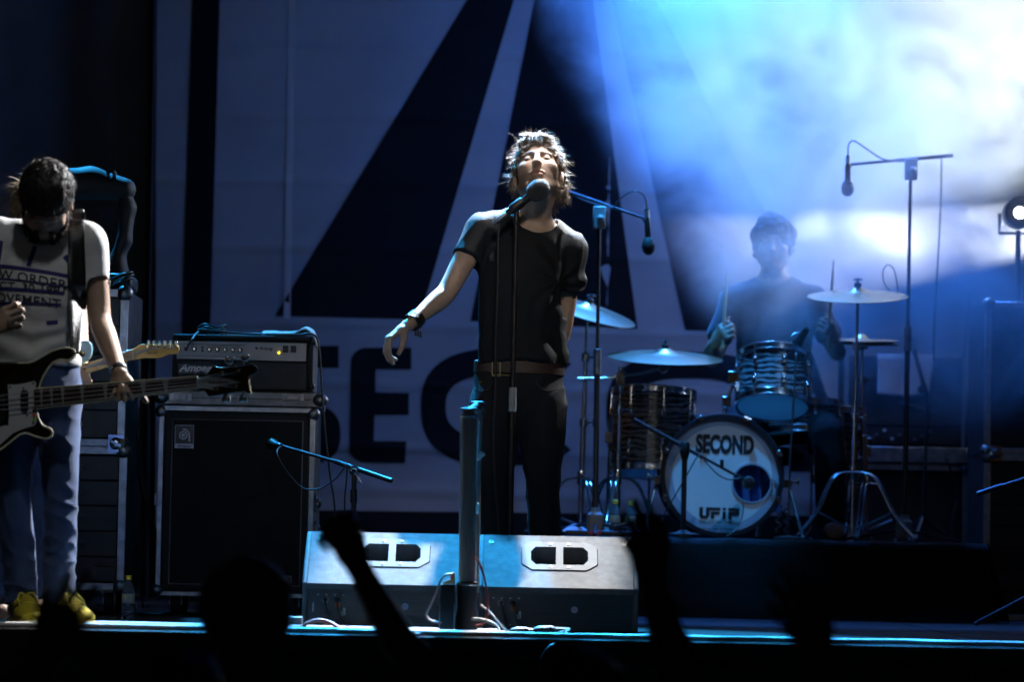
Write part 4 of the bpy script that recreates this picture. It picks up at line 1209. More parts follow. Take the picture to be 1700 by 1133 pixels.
# black box with an orange plug
bx0, bx1, bz0, bz1 = prect(730, 971, 755, 1040, UY - 0.05)
bb = empty('socket_box', ((bx0 + bx1) / 2, UY - 0.03, 0.017), 'small black box with an orange top beside the upright tube', 'box')
xbox(MB(), bx0, bx1, UY - 0.05, UY, 0.018, bz1).build('housing', M['black'], bb, bev=0.003)
p = [(bx0, UY - 0.045, bz1 + 0.0005), (bx1, UY - 0.045, bz1 + 0.0005), (bx1, UY - 0.005, bz1 + 0.0005), (bx0, UY - 0.005, bz1 + 0.0005)]
MB().prism([(bx0 + 0.002, UY - 0.045, bz1 + 0.001), (bx1 - 0.001, UY - 0.045, bz1 + 0.001), (bx1 - 0.001, UY - 0.045, bz1 + 0.02), (bx0 + 0.02, UY - 0.045, bz1 + 0.012)], (0, 0.035, 0)).build('orange_cap', mat('orange_cap', (0.9, 0.35, 0.12), 0.5), bb, bev=0.002)
MB().lathe([(0.007, 0), (0.007, 0.022), (0.004, 0.024)], (bx1 - 0.009, UY - 0.028, bz1 + 0.014), (0, 0, 1), 12).build('plug', M['orange'], bb)
for s in (-1, 1): xbox(MB(), (bx0 if s < 0 else bx1) - 0.002, (bx0 if s < 0 else bx1) + 0.002, UY - 0.052, UY - 0.046, 0.02, bz1 * 0.62).build('clip', M['alu'], bb)
# loose cables, plugs
def cab_(name, pts, rad, m, label, k=8):
    return tag(MB().tube(catmull(pts, k), rad, 8).build(name, m, smooth=180), label, 'cable')
fy = -1.56
cab_('white_lead', [Vector((bx1 - 0.009, UY - 0.028, bz1 + 0.036)), P(749, 954, UY - 0.04), P(740, 956, UY - 0.05), P(731, 965, UY - 0.05), P(724, 985, UY - 0.06), P(714, 1008, UY - 0.06), P(708, 1022, UY - 0.06), P(716, 1032, UY - 0.07), P(733, 1035, UY - 0.08)], 0.0036, mat('white_red_lead', (0.75, 0.72, 0.70), 0.5, col2=(0.5, 0.08, 0.06), vscale=9), 'white and red lead looping from the orange plug beside the tube')
cab_('red_lead', [P(789, 926, UY - 0.03), P(796, 936, UY - 0.04), P(804, 960, UY - 0.05), P(809, 990, UY - 0.06), P(809, 1020, UY - 0.06), P(803, 1035, UY - 0.06), P(790, 1040, UY - 0.05)], 0.0036, M['cable_red'], 'thin red lead hanging from the upright tube')
cab_('white_cable', [P(783, 1029, UY - 0.05), P(800, 1030, UY - 0.06), P(818, 1036, UY - 0.07), P(828, 1046, UY - 0.08), P(826, 1056, UY - 0.10), P(838, 1056, UY - 0.1), P(848, 1053, UY - 0.08)], 0.005, M['cable_white'], 'thick white cable looping by the foot of the upright tube')
cab_('white_cable', [P(798, 1006, UY - 0.02), P(812, 1016, UY - 0.03), P(824, 1030, UY - 0.05), P(836, 1044, UY - 0.06), P(850, 1054, UY - 0.06)], 0.003, M['cable_white'], 'thin white cable arching down from the upright tube')
cab_('red_cable', [G(478, 0, -1.45, 0.012), P(497, 1042, -1.4), P(510, 1036, -1.4), P(528, 1031, -1.4), P(548, 1035, -1.4), P(566, 1046, -1.45), G(590, 0, -1.5, 0.006)], 0.0065, mat('pink_red_cable', (0.62, 0.16, 0.12), 0.5), 'salmon red cable arching over the deck before the left monitor')
for i, (ua, ub_, y_, w_, m_, lb_) in enumerate((
    (150, 560, -1.60, 0.006, 'cable_white', 'long white cable lying along the stage edge below the bass player'),
    (215, 700, -1.50, 0.005, 'cable_white', 'white cable snaking along the deck before the bass cabinet'),
    (590, 1010, -1.66, 0.005, 'cable_white', 'white cable lying along the stage edge before the monitors'),
    (900, 1380, -1.62, 0.005, 'cable_black', 'black cable along the stage edge before the drum riser'),
    (860, 1200, -1.50, 0.006, 'cable_black', 'thick black cable snaking before the second monitor'),
    (-40, 620, -1.69, 0.009, 'cable_white', 'added thick white cable brightening the very lip of the stage below the bass player'),  # from here on extra cables, added to brighten the stage edge
    (120, 830, -1.40, 0.009, 'cable_white', 'added thick white cable brightening the deck past the monitor and the red cable'),
    (560, 1120, -1.71, 0.009, 'cable_white', 'added thick white cable brightening the very lip of the stage before the monitors'),
    (1040, 1740, -1.70, 0.009, 'cable_white', 'added thick pale cable brightening the very lip of the stage before the drum riser'),
    (1130, 1760, -1.56, 0.007, 'cable_white', 'added thinner pale cable brightening the deck behind the stage lip before the riser'))):
    rng = random.Random(i)
    n = 9
    cab_('floor_cable', [Vector((P(ua + (ub_ - ua) * j / n, 1050, y_).x, y_ + rng.uniform(-0.05, 0.05), w_ + 0.001)) for j in range(n + 1)], w_, M[m_], lb_, 6)
def plug(u, Y, label, L=0.09, up_=0.0, r=0.013):
    c = G(u, 1050, Y, r + 0.001)
    g = empty('cable_connector', (c.x, c.y, 0), label, 'connector')
    d = Vector((1, 0.25, up_)).normalized()
    MB().lathe([(r * 0.5, -0.01), (r * 0.8, 0), (r, 0.015), (r, L * 0.55), (r * 0.75, L * 0.6), (r * 0.75, L), (0, L)], c, d, 14).build('barrel', M['black'], g)
    MB().lathe([(r * 1.04, 0), (r * 1.06, 0.003), (r * 1.04, 0.008)], c + d * L * 0.4, d, 14).build('ring', M['chrome'], g)
plug(852, -1.58, 'black cable connector with chrome ring by the tube base plate', 0.08, 0, 0.015)
plug(890, -1.60, 'larger black cable connector lying before the second monitor', 0.10, 0, 0.018)
cab_('white_cable', [P(915, 1056, -1.6), P(935, 1050, -1.6), P(945, 1046, -1.6), P(940, 1054, -1.62), P(960, 1061, -1.64), P(985, 1064, -1.66)], 0.004, M['cable_white'], 'small white cable loop before the second monitor')
cab_('black_cable', [P(928, 1062, -1.62), P(950, 1066, -1.7), Vector((P(935, 0, -1.76).x, -1.79, -0.02)), Vector((P(920, 0, -1.76).x, -1.80, -0.06)), Vector((P(915, 0, -1.76).x, -1.80, -0.10))], 0.004, M['cable_black'], 'black cable hanging over the stage edge')
tag(MB().box(G(489, 1040, -1.2, 0.021), (0.05, 0.06, 0.042)).build('distribution_box', mat('pale_grey_box', (0.35, 0.37, 0.4), 0.5, var=0.2), bev=0.004), 'small pale grey box on the deck beside the left monitor', 'box')

# ================================================================== microphone stands
def clip_mic(root, p, d, L=0.16, r=0.013, ballr=0.024, name='microphone'):
    """handheld style microphone: p = tail, d = direction to the head"""
    d = Vector(d).normalized()
    m = MB().lathe([(r * 0.6, 0), (r * 0.85, 0.004), (r, L * 0.6), (r * 1.15, L * 0.72), (r * 0.9, L * 0.74)], p, d, 16).build('handle', M['black'], root)
    return m
def tripod(root, base, h, spread, m, n=3, rot=0.3, rad=0.009):
    for i in range(n):
        a = rot + i * 2 * math.pi / n
        foot = base + Vector((spread * math.cos(a), spread * math.sin(a), 0.008))
        top = base + Vector((0, 0, h))
        lg = MB().tube([top, foot], rad, 8).build('leg', m, root)
        MB().ball(foot, rad * 1.5, 8, (1, 1, 0.7)).build('rubber_foot', M['rubber'], lg)

# ---- singer's straight stand
SY = -0.17
st = empty('microphone_stand', G(850, 1000, SY, 0), 'slim straight microphone stand with grey taped sleeve before the singer', 'microphone stand')
b = G(849, 0, SY, 0.0); b = Vector((P(849, 890, SY).x - 0.006, SY, 0))
top = P(857, 372, SY)
mid = P(852, 645, SY)
MB().lathe([(0.0, 0.0), (0.125, 0.0), (0.125, 0.012), (0.11, 0.02), (0.02, 0.028), (0.014, 0.05), (0, 0.05)], b + Vector((0, 0, 0.002)), (0, 0, 1), 30).build('round_base', M['paint'], st)
stand_m = mat('brown_black_pole', (0.045, 0.038, 0.036), 0.35, 0.6, var=0.3, vscale=30)
MB().tube([b + Vector((0, 0, 0.04)), mid], 0.0105, 14).build('lower_pole', stand_m, st)
MB().tube([mid, top], 0.0080, 14).build('upper_pole', stand_m, st)
s0, s1 = P(850.5, 684, SY), P(851.5, 644, SY)
MB().tube([s0, s1], 0.0138, 16).build('clutch_sleeve', mat('grey_tape', (0.36, 0.38, 0.37), 0.6, var=0.2, vscale=40), st, bev=0.001)
MB().lathe([(0.010, 0), (0.012, 0.004), (0.012, 0.02), (0.009, 0.03)], top, (0, 0, 1), 14).build('clip_mount', M['black'], st)
ca, cb = P(851, 352, SY), P(872, 330, SY - 0.0)
md = (P(893, 315, SY) - P(838, 356, SY)).normalized()
MB().tube([top + Vector((0, 0, 0.02)), P(858, 348, SY)], 0.008, 10).build('clip_neck', M['black'], st)
MB().lathe([(0.0165, 0), (0.0185, 0.01), (0.0185, 0.05), (0.0165, 0.055)], P(848, 349, SY), md, 16).build('clip', M['black'], st)
mk = empty('microphone', P(840, 356, SY), 'black vocal microphone with a foam ball at the singer mouth', 'microphone')
tail, ball = P(841, 355, SY), P(893, 316, SY)
Lm = (ball - tail).length
MB().lathe([(0.008, 0), (0.011, 0.004), (0.0125, 0.03), (0.0150, Lm - 0.05), (0.0185, Lm - 0.03), (0.020, Lm - 0.018), (0.014, Lm - 0.012)], tail, md, 20).build('handle', M['black'], mk)
F = Field(ball - Vector((0.06,) * 3), ball + Vector((0.06,) * 3), 0.003)
F.ecap(ball - md * 0.008, ball + md * 0.006, (0.0365, 0.0365), (0.038, 0.038), (0, 1, 0))
v, f = F.mesh()
mesh_obj('foam_ball', v, f, mat('black_foam', (0.020, 0.020, 0.022), 0.95, bump=0.5, bscale=700, var=0.3, vscale=300, sheen=0.25), mk, smooth=180)
MB().lathe([(0.009, 0), (0.010, 0.003), (0.010, 0.05), (0.006, 0.06)], tail, -md, 12).build('connector', M['steel'], mk)
t2 = tail - md * 0.06
cab_('microphone_cable', [t2, P(829, 372, SY - 0.01), P(827, 400, SY - 0.02), P(826, 480, SY - 0.03), P(823, 560, SY - 0.03), P(823, 640, SY - 0.03), P(819, 720, SY - 0.03), P(822, 800, SY - 0.03), P(827, 870, SY - 0.02), P(826, 960, SY - 0.02), G(820, 0, SY - 0.05, 0.006)], 0.0034, M['cable_black'], 'thin black cable hanging from the vocal microphone along the stand')

# ---- low boom stand before the bass cabinet
BYs = 0.25
bs = empty('microphone_boom_stand', G(586, 1020, BYs, 0), 'low black boom stand with a microphone aimed at the bass cabinet', 'microphone stand')
base = G(585, 1020, BYs, 0.0)
piv = P(588, 782, BYs)
tripod(bs, base, 0.12, 0.2, M['paint'], rot=0.5)
MB().tube([base + Vector((0, 0, 0.06)), piv], 0.0095, 10).build('pole', M['paint'], bs)
MB().lathe([(0.013, 0), (0.013, 0.05)], P(587, 836, BYs), (0, 0, 1), 12).build('clutch', M['black'], bs)
e0, e1 = P(470, 742, BYs + 0.18), P(650, 799, BYs - 0.08)
MB().tube([e0, P(560, 768, BYs + 0.05)], 0.0065, 10).build('boom', M['paint'], bs)
MB().tube([P(556, 767, BYs + 0.055), e1], 0.0095, 10).build('boom', M['paint'], bs)
MB().lathe([(0.0, -0.02), (0.018, -0.02), (0.02, 0.0), (0.018, 0.02), (0, 0.02)], piv, (0, -1, 0), 14).ball(piv + Vector((0.0, -0.028, -0.004)), 0.013, 8).build('pivot', M['chrome'], bs)
MB().tube([piv + Vector((0.003, -0.03, 0)), P(599, 803, BYs - 0.03)], 0.0035, 8).build('wing_screw', M['chrome'], bs)
bm_ = empty('microphone', P(440, 738, BYs + 0.25), 'black instrument microphone on the boom before the bass cabinet grille', 'microphone')
p0 = P(466, 741, BYs + 0.19); p1 = P(438, 736, BYs + 0.40)
dd = (p1 - p0).normalized()
MB().lathe([(0.008, 0), (0.012, 0.01), (0.013, 0.06), (0.019, 0.085), (0.021, 0.10), (0.021, 0.135), (0.016, 0.145), (0, 0.147)], p0, dd, 18).build('body', M['black'], bm_)
MB().lathe([(0.0215, 0), (0.0225, 0.002), (0.0225, 0.01), (0.0215, 0.012)], p0 + dd * 0.10, dd, 18).build('band', M['steel'], bm_)
cab_('microphone_cable', [p0, P(460, 752, BYs + 0.12), P(470, 775, BYs + 0.08), P(490, 800, BYs + 0.05), P(505, 812, BYs + 0.03), P(530, 812, BYs), P(555, 797, BYs - 0.02), P(570, 780, BYs - 0.03), P(576, 772, BYs - 0.02), P(575, 800, BYs - 0.03), P(572, 850, BYs - 0.03), G(574, 1000, BYs - 0.05, 0.006)], 0.003, M['cable_black'], 'thin black cable sagging below the low microphone boom')

# ================================================================== drum kit on the riser
def oyster(name, dark, light, scale=9):
    m = bpy.data.materials.new(name); m.use_nodes = True
    t = m.node_tree; b = t.nodes['Principled BSDF']
    tc = t.nodes.new('ShaderNodeTexCoord')
    mp = t.nodes.new('ShaderNodeMapping'); mp.inputs['Scale'].default_value = (0.30, 0.30, 1.0)
    t.links.new(tc.outputs['Object'], mp.inputs[0])
    wv = t.nodes.new('ShaderNodeTexWave'); wv.wave_type = 'BANDS'; wv.bands_direction = 'Z'
    wv.inputs['Scale'].default_value = scale; wv.inputs['Distortion'].default_value = 9; wv.inputs['Detail'].default_value = 3; wv.inputs['Detail Scale'].default_value = 2.2
    t.links.new(mp.outputs[0], wv.inputs[0])
    cr = t.nodes.new('ShaderNodeValToRGB')
    cr.color_ramp.elements[0].color = (*dark, 1); cr.color_ramp.elements[0].position = 0.35
    cr.color_ramp.elements[1].color = (*light, 1); cr.color_ramp.elements[1].position = 0.85
    t.links.new(wv.outputs[0], cr.inputs[0]); t.links.new(cr.outputs[0], b.inputs['Base Color'])
    b.inputs['Roughness'].default_value = 0.22; b.inputs['Coat Weight'].default_value = 0.6
    return m
pearl = oyster('black_oyster_wrap', (0.010, 0.012, 0.016), (0.16, 0.18, 0.21), 13)
def film(name, col, k=0.6):
    m = bpy.data.materials.new(name); m.use_nodes = True
    t = m.node_tree; b = t.nodes['Principled BSDF']; out = t.nodes['Material Output']
    b.inputs['Base Color'].default_value = (*col, 1); b.inputs['Roughness'].default_value = 0.35
    tl = t.nodes.new('ShaderNodeBsdfTranslucent'); tl.inputs[0].default_value = (*col, 1)
    n = t.nodes.new('ShaderNodeTexNoise'); n.inputs['Scale'].default_value = 14
    mp = t.nodes.new('ShaderNodeMapRange'); mp.inputs[3].default_value = k - 0.12; mp.inputs[4].default_value = k + 0.12
    t.links.new(n.outputs[0], mp.inputs[0])
    mx = t.nodes.new('ShaderNodeMixShader')
    t.links.new(mp.outputs[0], mx.inputs[0]); t.links.new(b.outputs[0], mx.inputs[1]); t.links.new(tl.outputs[0], mx.inputs[2]); t.links.new(mx.outputs[0], out.inputs[0])
    return m
skin_film = film('translucent_drum_film', (0.62, 0.80, 0.80), 0.72)  # bluish tint puts lamp light shining through clear heads into the colour
coated = mat('coated_white_drumhead', (0.62, 0.63, 0.64), 0.6, var=0.10, vscale=7, bump=0.08, bscale=300)
def frame(axis):
    ax = Vector(axis).normalized(); a = Vector((1, 0, 0)); a = (a - ax * a.dot(ax)).normalized()
    return ax, a, ax.cross(a)
def drum(name, label, c, axis, r, h, lugs=8, legs=None, ph=0.2):
    """c = centre of the lower head; axis points to the upper head"""
    ax, a, b = frame(axis); c = Vector(c)
    g = empty(name, c, label, 'drum')
    MB().lathe([(r * 0.98, 0.004), (r, 0.008), (r, h - 0.008), (r * 0.98, h - 0.004)], c, ax, 48).v and None
    sh = MB().lathe([(r * 0.965, 0.004), (r, 0.006), (r, h - 0.006), (r * 0.965, h - 0.004)], c, ax, 48, close=True).build('shell', pearl, g, smooth=50)
    for z, nm in ((0.0, 'bottom_head'), (h, 'top_head')):
        MB().lathe([(0.0, 0), (r * 0.99, 0)], c + ax * (z + (0.002 if z else -0.002)), ax, 40).build(nm, skin_film, g)
        for rr, zz in ((r + 0.010, -0.004), (r + 0.010, 0.022)):
            zc = z + (zz if z == 0 else -zz)
            pts = [c + ax * zc + (a * math.cos(q * math.pi / 24) + b * math.sin(q * math.pi / 24)) * rr for q in range(49)]
            MB().tube(pts, 0.0042, 6, caps=False).build('hoop', M['chrome'], g, smooth=180)
        zc0 = z + (-0.004 if z == 0 else -0.022)
        MB().lathe([(r + 0.008, 0), (r + 0.0115, 0), (r + 0.0115, 0.026), (r + 0.008, 0.026)], c + ax * zc0, ax, 48, close=True).build('hoop', M['chrome'], g, smooth=50)
    for i in range(lugs):
        q = ph + 2 * math.pi * i / lugs
        d = a * math.cos(q) + b * math.sin(q)
        rot = Matrix((d.cross(ax), d, ax)).transposed()
        for z in ((0.30 * h, 0.70 * h) if h > 0.15 else (0.5 * h,)):
            p = c + ax * z + d * (r + 0.009)
            lg = MB().box(p, (0.018, 0.018, 0.045), rot).ball(p + d * 0.006, 0.011, 8).build('lug', M['chrome'], g, bev=0.003)
            s = -1 if z < h / 2 else 1
            MB().tube([p + d * 0.004, c + ax * (0 if s < 0 else h) + d * (r + 0.013) + ax * (s * -0.005)], 0.003, 6).build('tension_rod', M['chrome'], lg)
            e = c + ax * (0 if s < 0 else h) + d * (r + 0.013)
            MB().box(e, (0.008, 0.008, 0.016), rot).build('key_bolt', M['chrome'], lg)
    if legs:
        for q in legs:
            d = Vector((math.cos(q), math.sin(q), 0))
            p = c + d * (r + 0.025)
            MB().tube([p + ax * (h * 0.65), Vector((p.x, p.y, RZ + 0.05)), Vector((p.x + d.x * 0.03, p.y + d.y * 0.03, RZ + 0.012))], 0.006, 8).build('leg', M['chrome'], g)
            MB().box(p + ax * (h * 0.42), (0.035, 0.035, 0.05)).build('leg_bracket', M['chrome'], g, bev=0.004)
    return g
# ---- bass drum
KY = 2.5
kc = P(1199, 795, KY); KR = PX(96, KY)
kc.z = RZ + KR + 0.022
kd = empty('bass_drum', (kc.x, KY + 0.18, RZ), 'white fronted bass drum with black lettering and a round port', 'drum')
KD = 0.40
MB().lathe([(KR * 0.965, 0.0), (KR * 0.985, 0.002), (KR * 0.985, KD), (KR * 0.965, KD)], kc, (0, 1, 0), 64, close=True).build('shell', pearl, kd)
hoopm = mat('black_blue_hoop', (0.010, 0.013, 0.02), 0.3, var=0.3, vscale=20, coat=0.5)
for yy in (-0.014, KD - 0.024):
    MB().lathe([(KR * 0.99, 0), (KR + 0.016, 0), (KR + 0.018, 0.004), (KR + 0.018, 0.034), (KR + 0.016, 0.038), (KR * 0.99, 0.038)], kc + Vector((0, yy, 0)), (0, 1, 0), 72, close=True).build('hoop', hoopm, kd, smooth=40)
MB().lathe([(0.0, 0), (KR * 0.98, 0)], kc + Vector((0, KD, 0)), (0, 1, 0), 48).build('batter_head', coated, kd)
hc = P(1248, 803, KY); hc = Vector((hc.x - kc.x, hc.z - kc.z)); hr = PX(32, KY)
n = 72; vs_, fs_ = [], []
for j in range(7):
    t_ = j / 6
    for i in range(n):
        a = 2 * math.pi * i / n
        po = Vector((KR * 0.99 * math.cos(a), KR * 0.99 * math.sin(a))); pi_ = hc + Vector((hr * math.cos(a), hr * math.sin(a)))
        p = po.lerp(pi_, t_)
        vs_.append((kc.x + p.x, KY - 0.002, kc.z + p.y))
for j in range(6):
    for i in range(n): fs_.append((j * n + i, j * n + (i + 1) % n, (j + 1) * n + (i + 1) % n, (j + 1) * n + i))
fh = MB().add(vs_, fs_).build('front_head', coated, kd, smooth=0)
MB().lathe([(hr - 0.003, -0.003), (hr + 0.004, -0.003), (hr + 0.004, 0.003), (hr - 0.003, 0.003)], Vector((kc.x + hc.x, KY - 0.002, kc.z + hc.y)), (0, 1, 0), 40, close=True).build('port_ring', mat('pale_port_ring', (0.3, 0.34, 0.4), 0.4), fh)
pts = [Vector((kc.x + KR * 0.90 * math.cos(R(a)), KY - 0.0025, kc.z + KR * 0.90 * math.sin(R(a)))) for a in range(0, 361, 5)]
vs_, fs_ = arcstrip(Vector((kc.x, KY - 0.0026, kc.z)), KR * 0.86, KR * 0.985, 0, 360, 72)
MB().add(vs_, fs_).build('edge_damper', mat('blue_grey_damper_ring', (0.30, 0.36, 0.45), 0.5, var=0.2, vscale=14), fh)
# blue pillow inside
vs_ = []
for i in range(31):
    for j in range(17):
        x = kc.x + hc.x + (i / 30 - 0.5) * 0.26; z = kc.z + hc.y + (j / 16 - 0.5) * 0.24
        vs_.append((x, KY + 0.06 + 0.02 * math.sin(i * 0.9) + 0.008 * math.sin(i * 2.1 + j * 0.2), z))
MB().add(vs_, [(i * 17 + j, (i + 1) * 17 + j, (i + 1) * 17 + j + 1, i * 17 + j + 1) for i in range(30) for j in range(16)]).build('damping_pillow', mat('blue_pillow_cloth', (0.03, 0.16, 0.55), 0.8, bump=0.2, bscale=200), kd, smooth=180)
blk = mat('black_drum_print', (0.01, 0.012, 0.016), 0.55)
def on_head(v, f, u, v_, name='lettering'):
    p = P(u, v_, KY - 0.006)
    lay(v, f, (p.x, KY - 0.0029, p.z), (1, 0, -0.012), (0.012, 0, 1)).build(name, blk, fh, smooth=0)
PK = PX(1, KY)
v, f = text_mesh('SECOND', 40 * PK, 2.3 * PK, 0.60, 1.02)
xs_ = [p.x for p in v]; k = 97 * PK / (max(xs_) - min(xs_)); mid = (max(xs_) + min(xs_)) / 2
on_head([Vector(((p.x - mid) * k, p.y, 0)) for p in v], f, 1203.5, 740)
def rects(lst): 
    mb = MB()
    for (a, b, c_, d) in lst: mb.add([Vector((a, b, 0)), Vector((c_, b, 0)), Vector((c_, d, 0)), Vector((a, d, 0))], [(0, 1, 2, 3)])
    return [Vector(p) * PK for p in mb.v], mb.f
# U F i P in wide square strokes
v, f = rects([(-33, -6, -27, 9.5), (-31, -9.5, -19, -4.2), (-22, -6, -16, 9.5), (-16, 4.5, 2, 9.5), (-14, -9.5, -8, 2.5), (-8, -2.2, 1, 2.5),
              (5.5, -9.5, 11, 2.8), (5.5, 5.2, 11, 9.5), (15, -9.5, 21, 2.5), (15, 4.8, 33, 9.5), (27.5, -2.2, 33, 4.8), (21, -2.2, 27.5, 2.5)])
on_head(v, f, 1194, 853)
v, f = text_mesh('EARCREATED CYMBALS', 7.5 * PK, 0.1 * PK, 0.9); xs_ = [p.x for p in v]; k = 66 * PK / (max(xs_) - min(xs_))
on_head([Vector((p.x * k, p.y, 0)) for p in v], f, 1194, 868)
v, f = text_mesh('A PLAY THE DIFFERENCE', 5.2 * PK, 0.0, 0.9); xs_ = [p.x for p in v]; k = 66 * PK / (max(xs_) - min(xs_))
on_head([Vector((p.x * k, p.y, 0)) for p in v], f, 1194, 879.5)
cr_ = [(-5, -13), (5, -10), (3, -6), (8, -4), (3, 0), (8, 4), (3, 6), (5, 10), (-5, 13), (-3, 8), (-3, -8), (-5, -13)]
p = P(1284, 810, KY)
MB().tube([Vector((p.x + a * PK, KY - 0.005, p.z + b * PK)) for a, b in cr_], 0.0014, 4).build('emblem', blk, fh)
for i in range(8):
    q = R(22.5 + 45 * i)
    d = Vector((math.cos(q), 0, math.sin(q)))
    if d.z < -0.85: continue
    p = kc + d * (KR + 0.020)
    rot = Matrix((d.cross(Vector((0, 1, 0))), Vector((0, 1, 0)), d)).transposed()
    cl_ = MB().box(p + Vector((0, 0.006, 0)), (0.028, 0.046, 0.008), rot).box(p + Vector((0, -0.017, 0)) - d * 0.006, (0.024, 0.006, 0.02), rot).build('claw_hook', M['chrome'], kd, bev=0.002)
    MB().tube([p + Vector((0, -0.02, 0)) + d * 0.003, p + Vector((0, 0.12, 0)) + d * 0.003], 0.004, 6).tube([p + Vector((0, -0.024, 0)) + d.cross(Vector((0, 1, 0))) * 0.016, p + Vector((0, -0.024, 0)) - d.cross(Vector((0, 1, 0))) * 0.016], 0.0035, 6).build('tension_rod', M['chrome'], cl_)
    MB().box(kc + d * (KR + 0.004) + Vector((0, 0.15, 0)), (0.02, 0.06, 0.016), rot).build('lug', M['chrome'], kd, bev=0.003)
for (ua, va, ub_, vb, s) in ((1091, 797, 1068, 884, -1), (1309, 804, 1333, 889, 1)):
    a, b = P(ua, va, KY + 0.05), P(ub_, vb, KY - 0.10); b.z = RZ + 0.008
    sp_ = MB().tube([a, b], [0.0075, 0.006], 10).build('spur', M['chrome'], kd)
    MB().ball(b, 0.011, 8).build('rubber_tip', M['rubber'], sp_)
    MB().box(a - Vector((s * 0.012, 0, 0)), (0.05, 0.04, 0.035)).tube([a, a + Vector((s * 0.04, -0.02, 0.012))], 0.006, 8).tube([a + Vector((s * 0.04, -0.02, -0.004)), a + Vector((s * 0.04, -0.02, 0.028))], 0.005, 8).build('spur_bracket', M['chrome'], kd, bev=0.004)
# ---- toms
tc0 = P(1283, 676, 2.62)
drum('rack_tom', 'small pearl wrapped tom mounted above the bass drum with bottom head tinted for the light through it', tc0, (0.04, math.sin(R(20)), math.cos(R(20))), PX(59, 2.62), PX(88, 2.62) / math.cos(R(20)) * 0.95, 8)
fc = P(1080, 786, 3.0); fc.y = 3.02
drum('floor_tom', 'large dark pearl floor tom standing behind the bottles', fc, (0.03, 0.10, 1), PX(67, 3.0), PX(137, 3.0), 8, legs=(R(200), R(-25), R(90)))
f2 = P(1392, 800, 3.25)
drum('floor_tom', 'dark blue lit floor tom at the drummer side below the hi-hat', Vector((f2.x, 3.25, f2.z)), (0, 0.05, 1), PX(40, 3.25), PX(120, 3.25), 6, legs=(R(200), R(-25), R(90)))
sn = P(1338, 640, 3.05)
drum('snare_drum', 'shallow snare drum between the drummer knees', Vector((sn.x, 3.12, P(1340, 720, 3.1).z)), (0, 0.06, 1), 0.165, 0.14, 8)
# tom mount
tm = MB().tube([P(1207, 665, 2.72), P(1216, 640, 2.72), P(1221, 618, 2.70)], 0.008, 10).tube([P(1207, 665, 2.72), P(1200, 700, 2.74), P(1196, 720, 2.72)], 0.010, 10).box(P(1217, 628, 2.70), (0.05, 0.05, 0.06)).box(P(1206, 668, 2.72), (0.04, 0.04, 0.05))
tag(tm.build('tom_mount', M['chrome'], bev=0.005), 'chrome clamp holding the rack tom above the bass drum', 'mount')
# ---- cymbals
bronze = mat('bronze_cymbal', (0.60, 0.47, 0.26), 0.30, 1.0, var=0.25, vscale=3, rvar=0.08, stretch=(1, 1, 1))
def cymbal(u, v_, Y, rpx, axis, label, name='cymbal', parent=None):
    c = P(u, v_, Y); r = PX(rpx, Y)
    bell = r * 0.2
    pr = [(0.006, 0.030), (bell * 0.45, 0.027), (bell * 0.85, 0.016), (bell, 0.011), (r * 0.5, 0.004), (r * 0.85, -0.007), (r, -0.014)]
    full = pr + [(q, h - 0.0022) for q, h in reversed(pr)]
    return tag(MB().lathe(full, c, axis, 64, close=True).build(name, bronze, smooth=35), label, 'cymbal'), c
def cstand(u0, v0, Y, u1, v1, label, cyc=None, spread=0.22, rot=0.4, boom=None, m=None, legh=0.16):
    top = P(u0, v0, Y); foot = P(u1, v1, Y); foot.z = RZ
    g = empty('cymbal_stand', foot, label, 'cymbal stand')
    h = top.z - RZ
    p = lambda t_: foot.lerp(top, t_)
    MB().tube([foot + Vector((0, 0, 0.03)), p(0.50)], 0.0125, 14).build('lower_tube', M['chrome'], g)
    MB().tube([p(0.48), p(0.80)], 0.0100, 14).build('middle_tube', M['chrome'], g)
    MB().tube([p(0.78), top], 0.0070, 12).build('upper_tube', M['chrome'], g)
    for t_ in (0.50, 0.79):
        c = p(t_)
        cl_ = MB().lathe([(0.012, -0.02), (0.018, -0.016), (0.018, 0.016), (0.012, 0.02)], c, (0, 0, 1), 14).build('clamp', M['chrome'], g)
        MB().tube([c, c + Vector((0.035, -0.02, 0))], 0.005, 8).box(c + Vector((0.042, -0.022, 0)), (0.006, 0.008, 0.034)).build('wing_nut', M['chrome'], cl_, bev=0.002)
    for i in range(3):
        a = rot + i * 2 * math.pi / 3
        d = Vector((math.cos(a), math.sin(a), 0)); sd = Vector((-d.y, d.x, 0))
        lg = MB()
        for s in (-0.010, 0.010):
            lg.tube(catmull([foot + Vector((0, 0, legh + 0.10)) + sd * s + d * 0.01, foot + d * spread * 0.35 + Vector((0, 0, legh + 0.075)) + sd * s, foot + d * spread * 0.65 + Vector((0, 0, legh * 0.6)) + sd * s, foot + d * spread + Vector((0, 0, 0.012)) + sd * s * 0.5], 4), 0.0055, 8)
        lo = lg.build('leg', M['chrome'], g, smooth=60)
        MB().tube([foot + Vector((0, 0, 0.05)) + d * 0.01, foot + d * spread * 0.62 + Vector((0, 0, legh * 0.62))], 0.005, 8).build('brace', M['chrome'], lo)
        MB().ball(foot + d * spread + Vector((0, 0, 0.012)), 0.013, 8).build('rubber_foot', M['rubber'], lo)
    MB().lathe([(0.016, -0.03), (0.018, -0.025), (0.018, 0.02), (0.016, 0.03)], foot + Vector((0, 0, legh + 0.10)), (0, 0, 1), 14).build('leg_collar', M['chrome'], g)
    return g, top
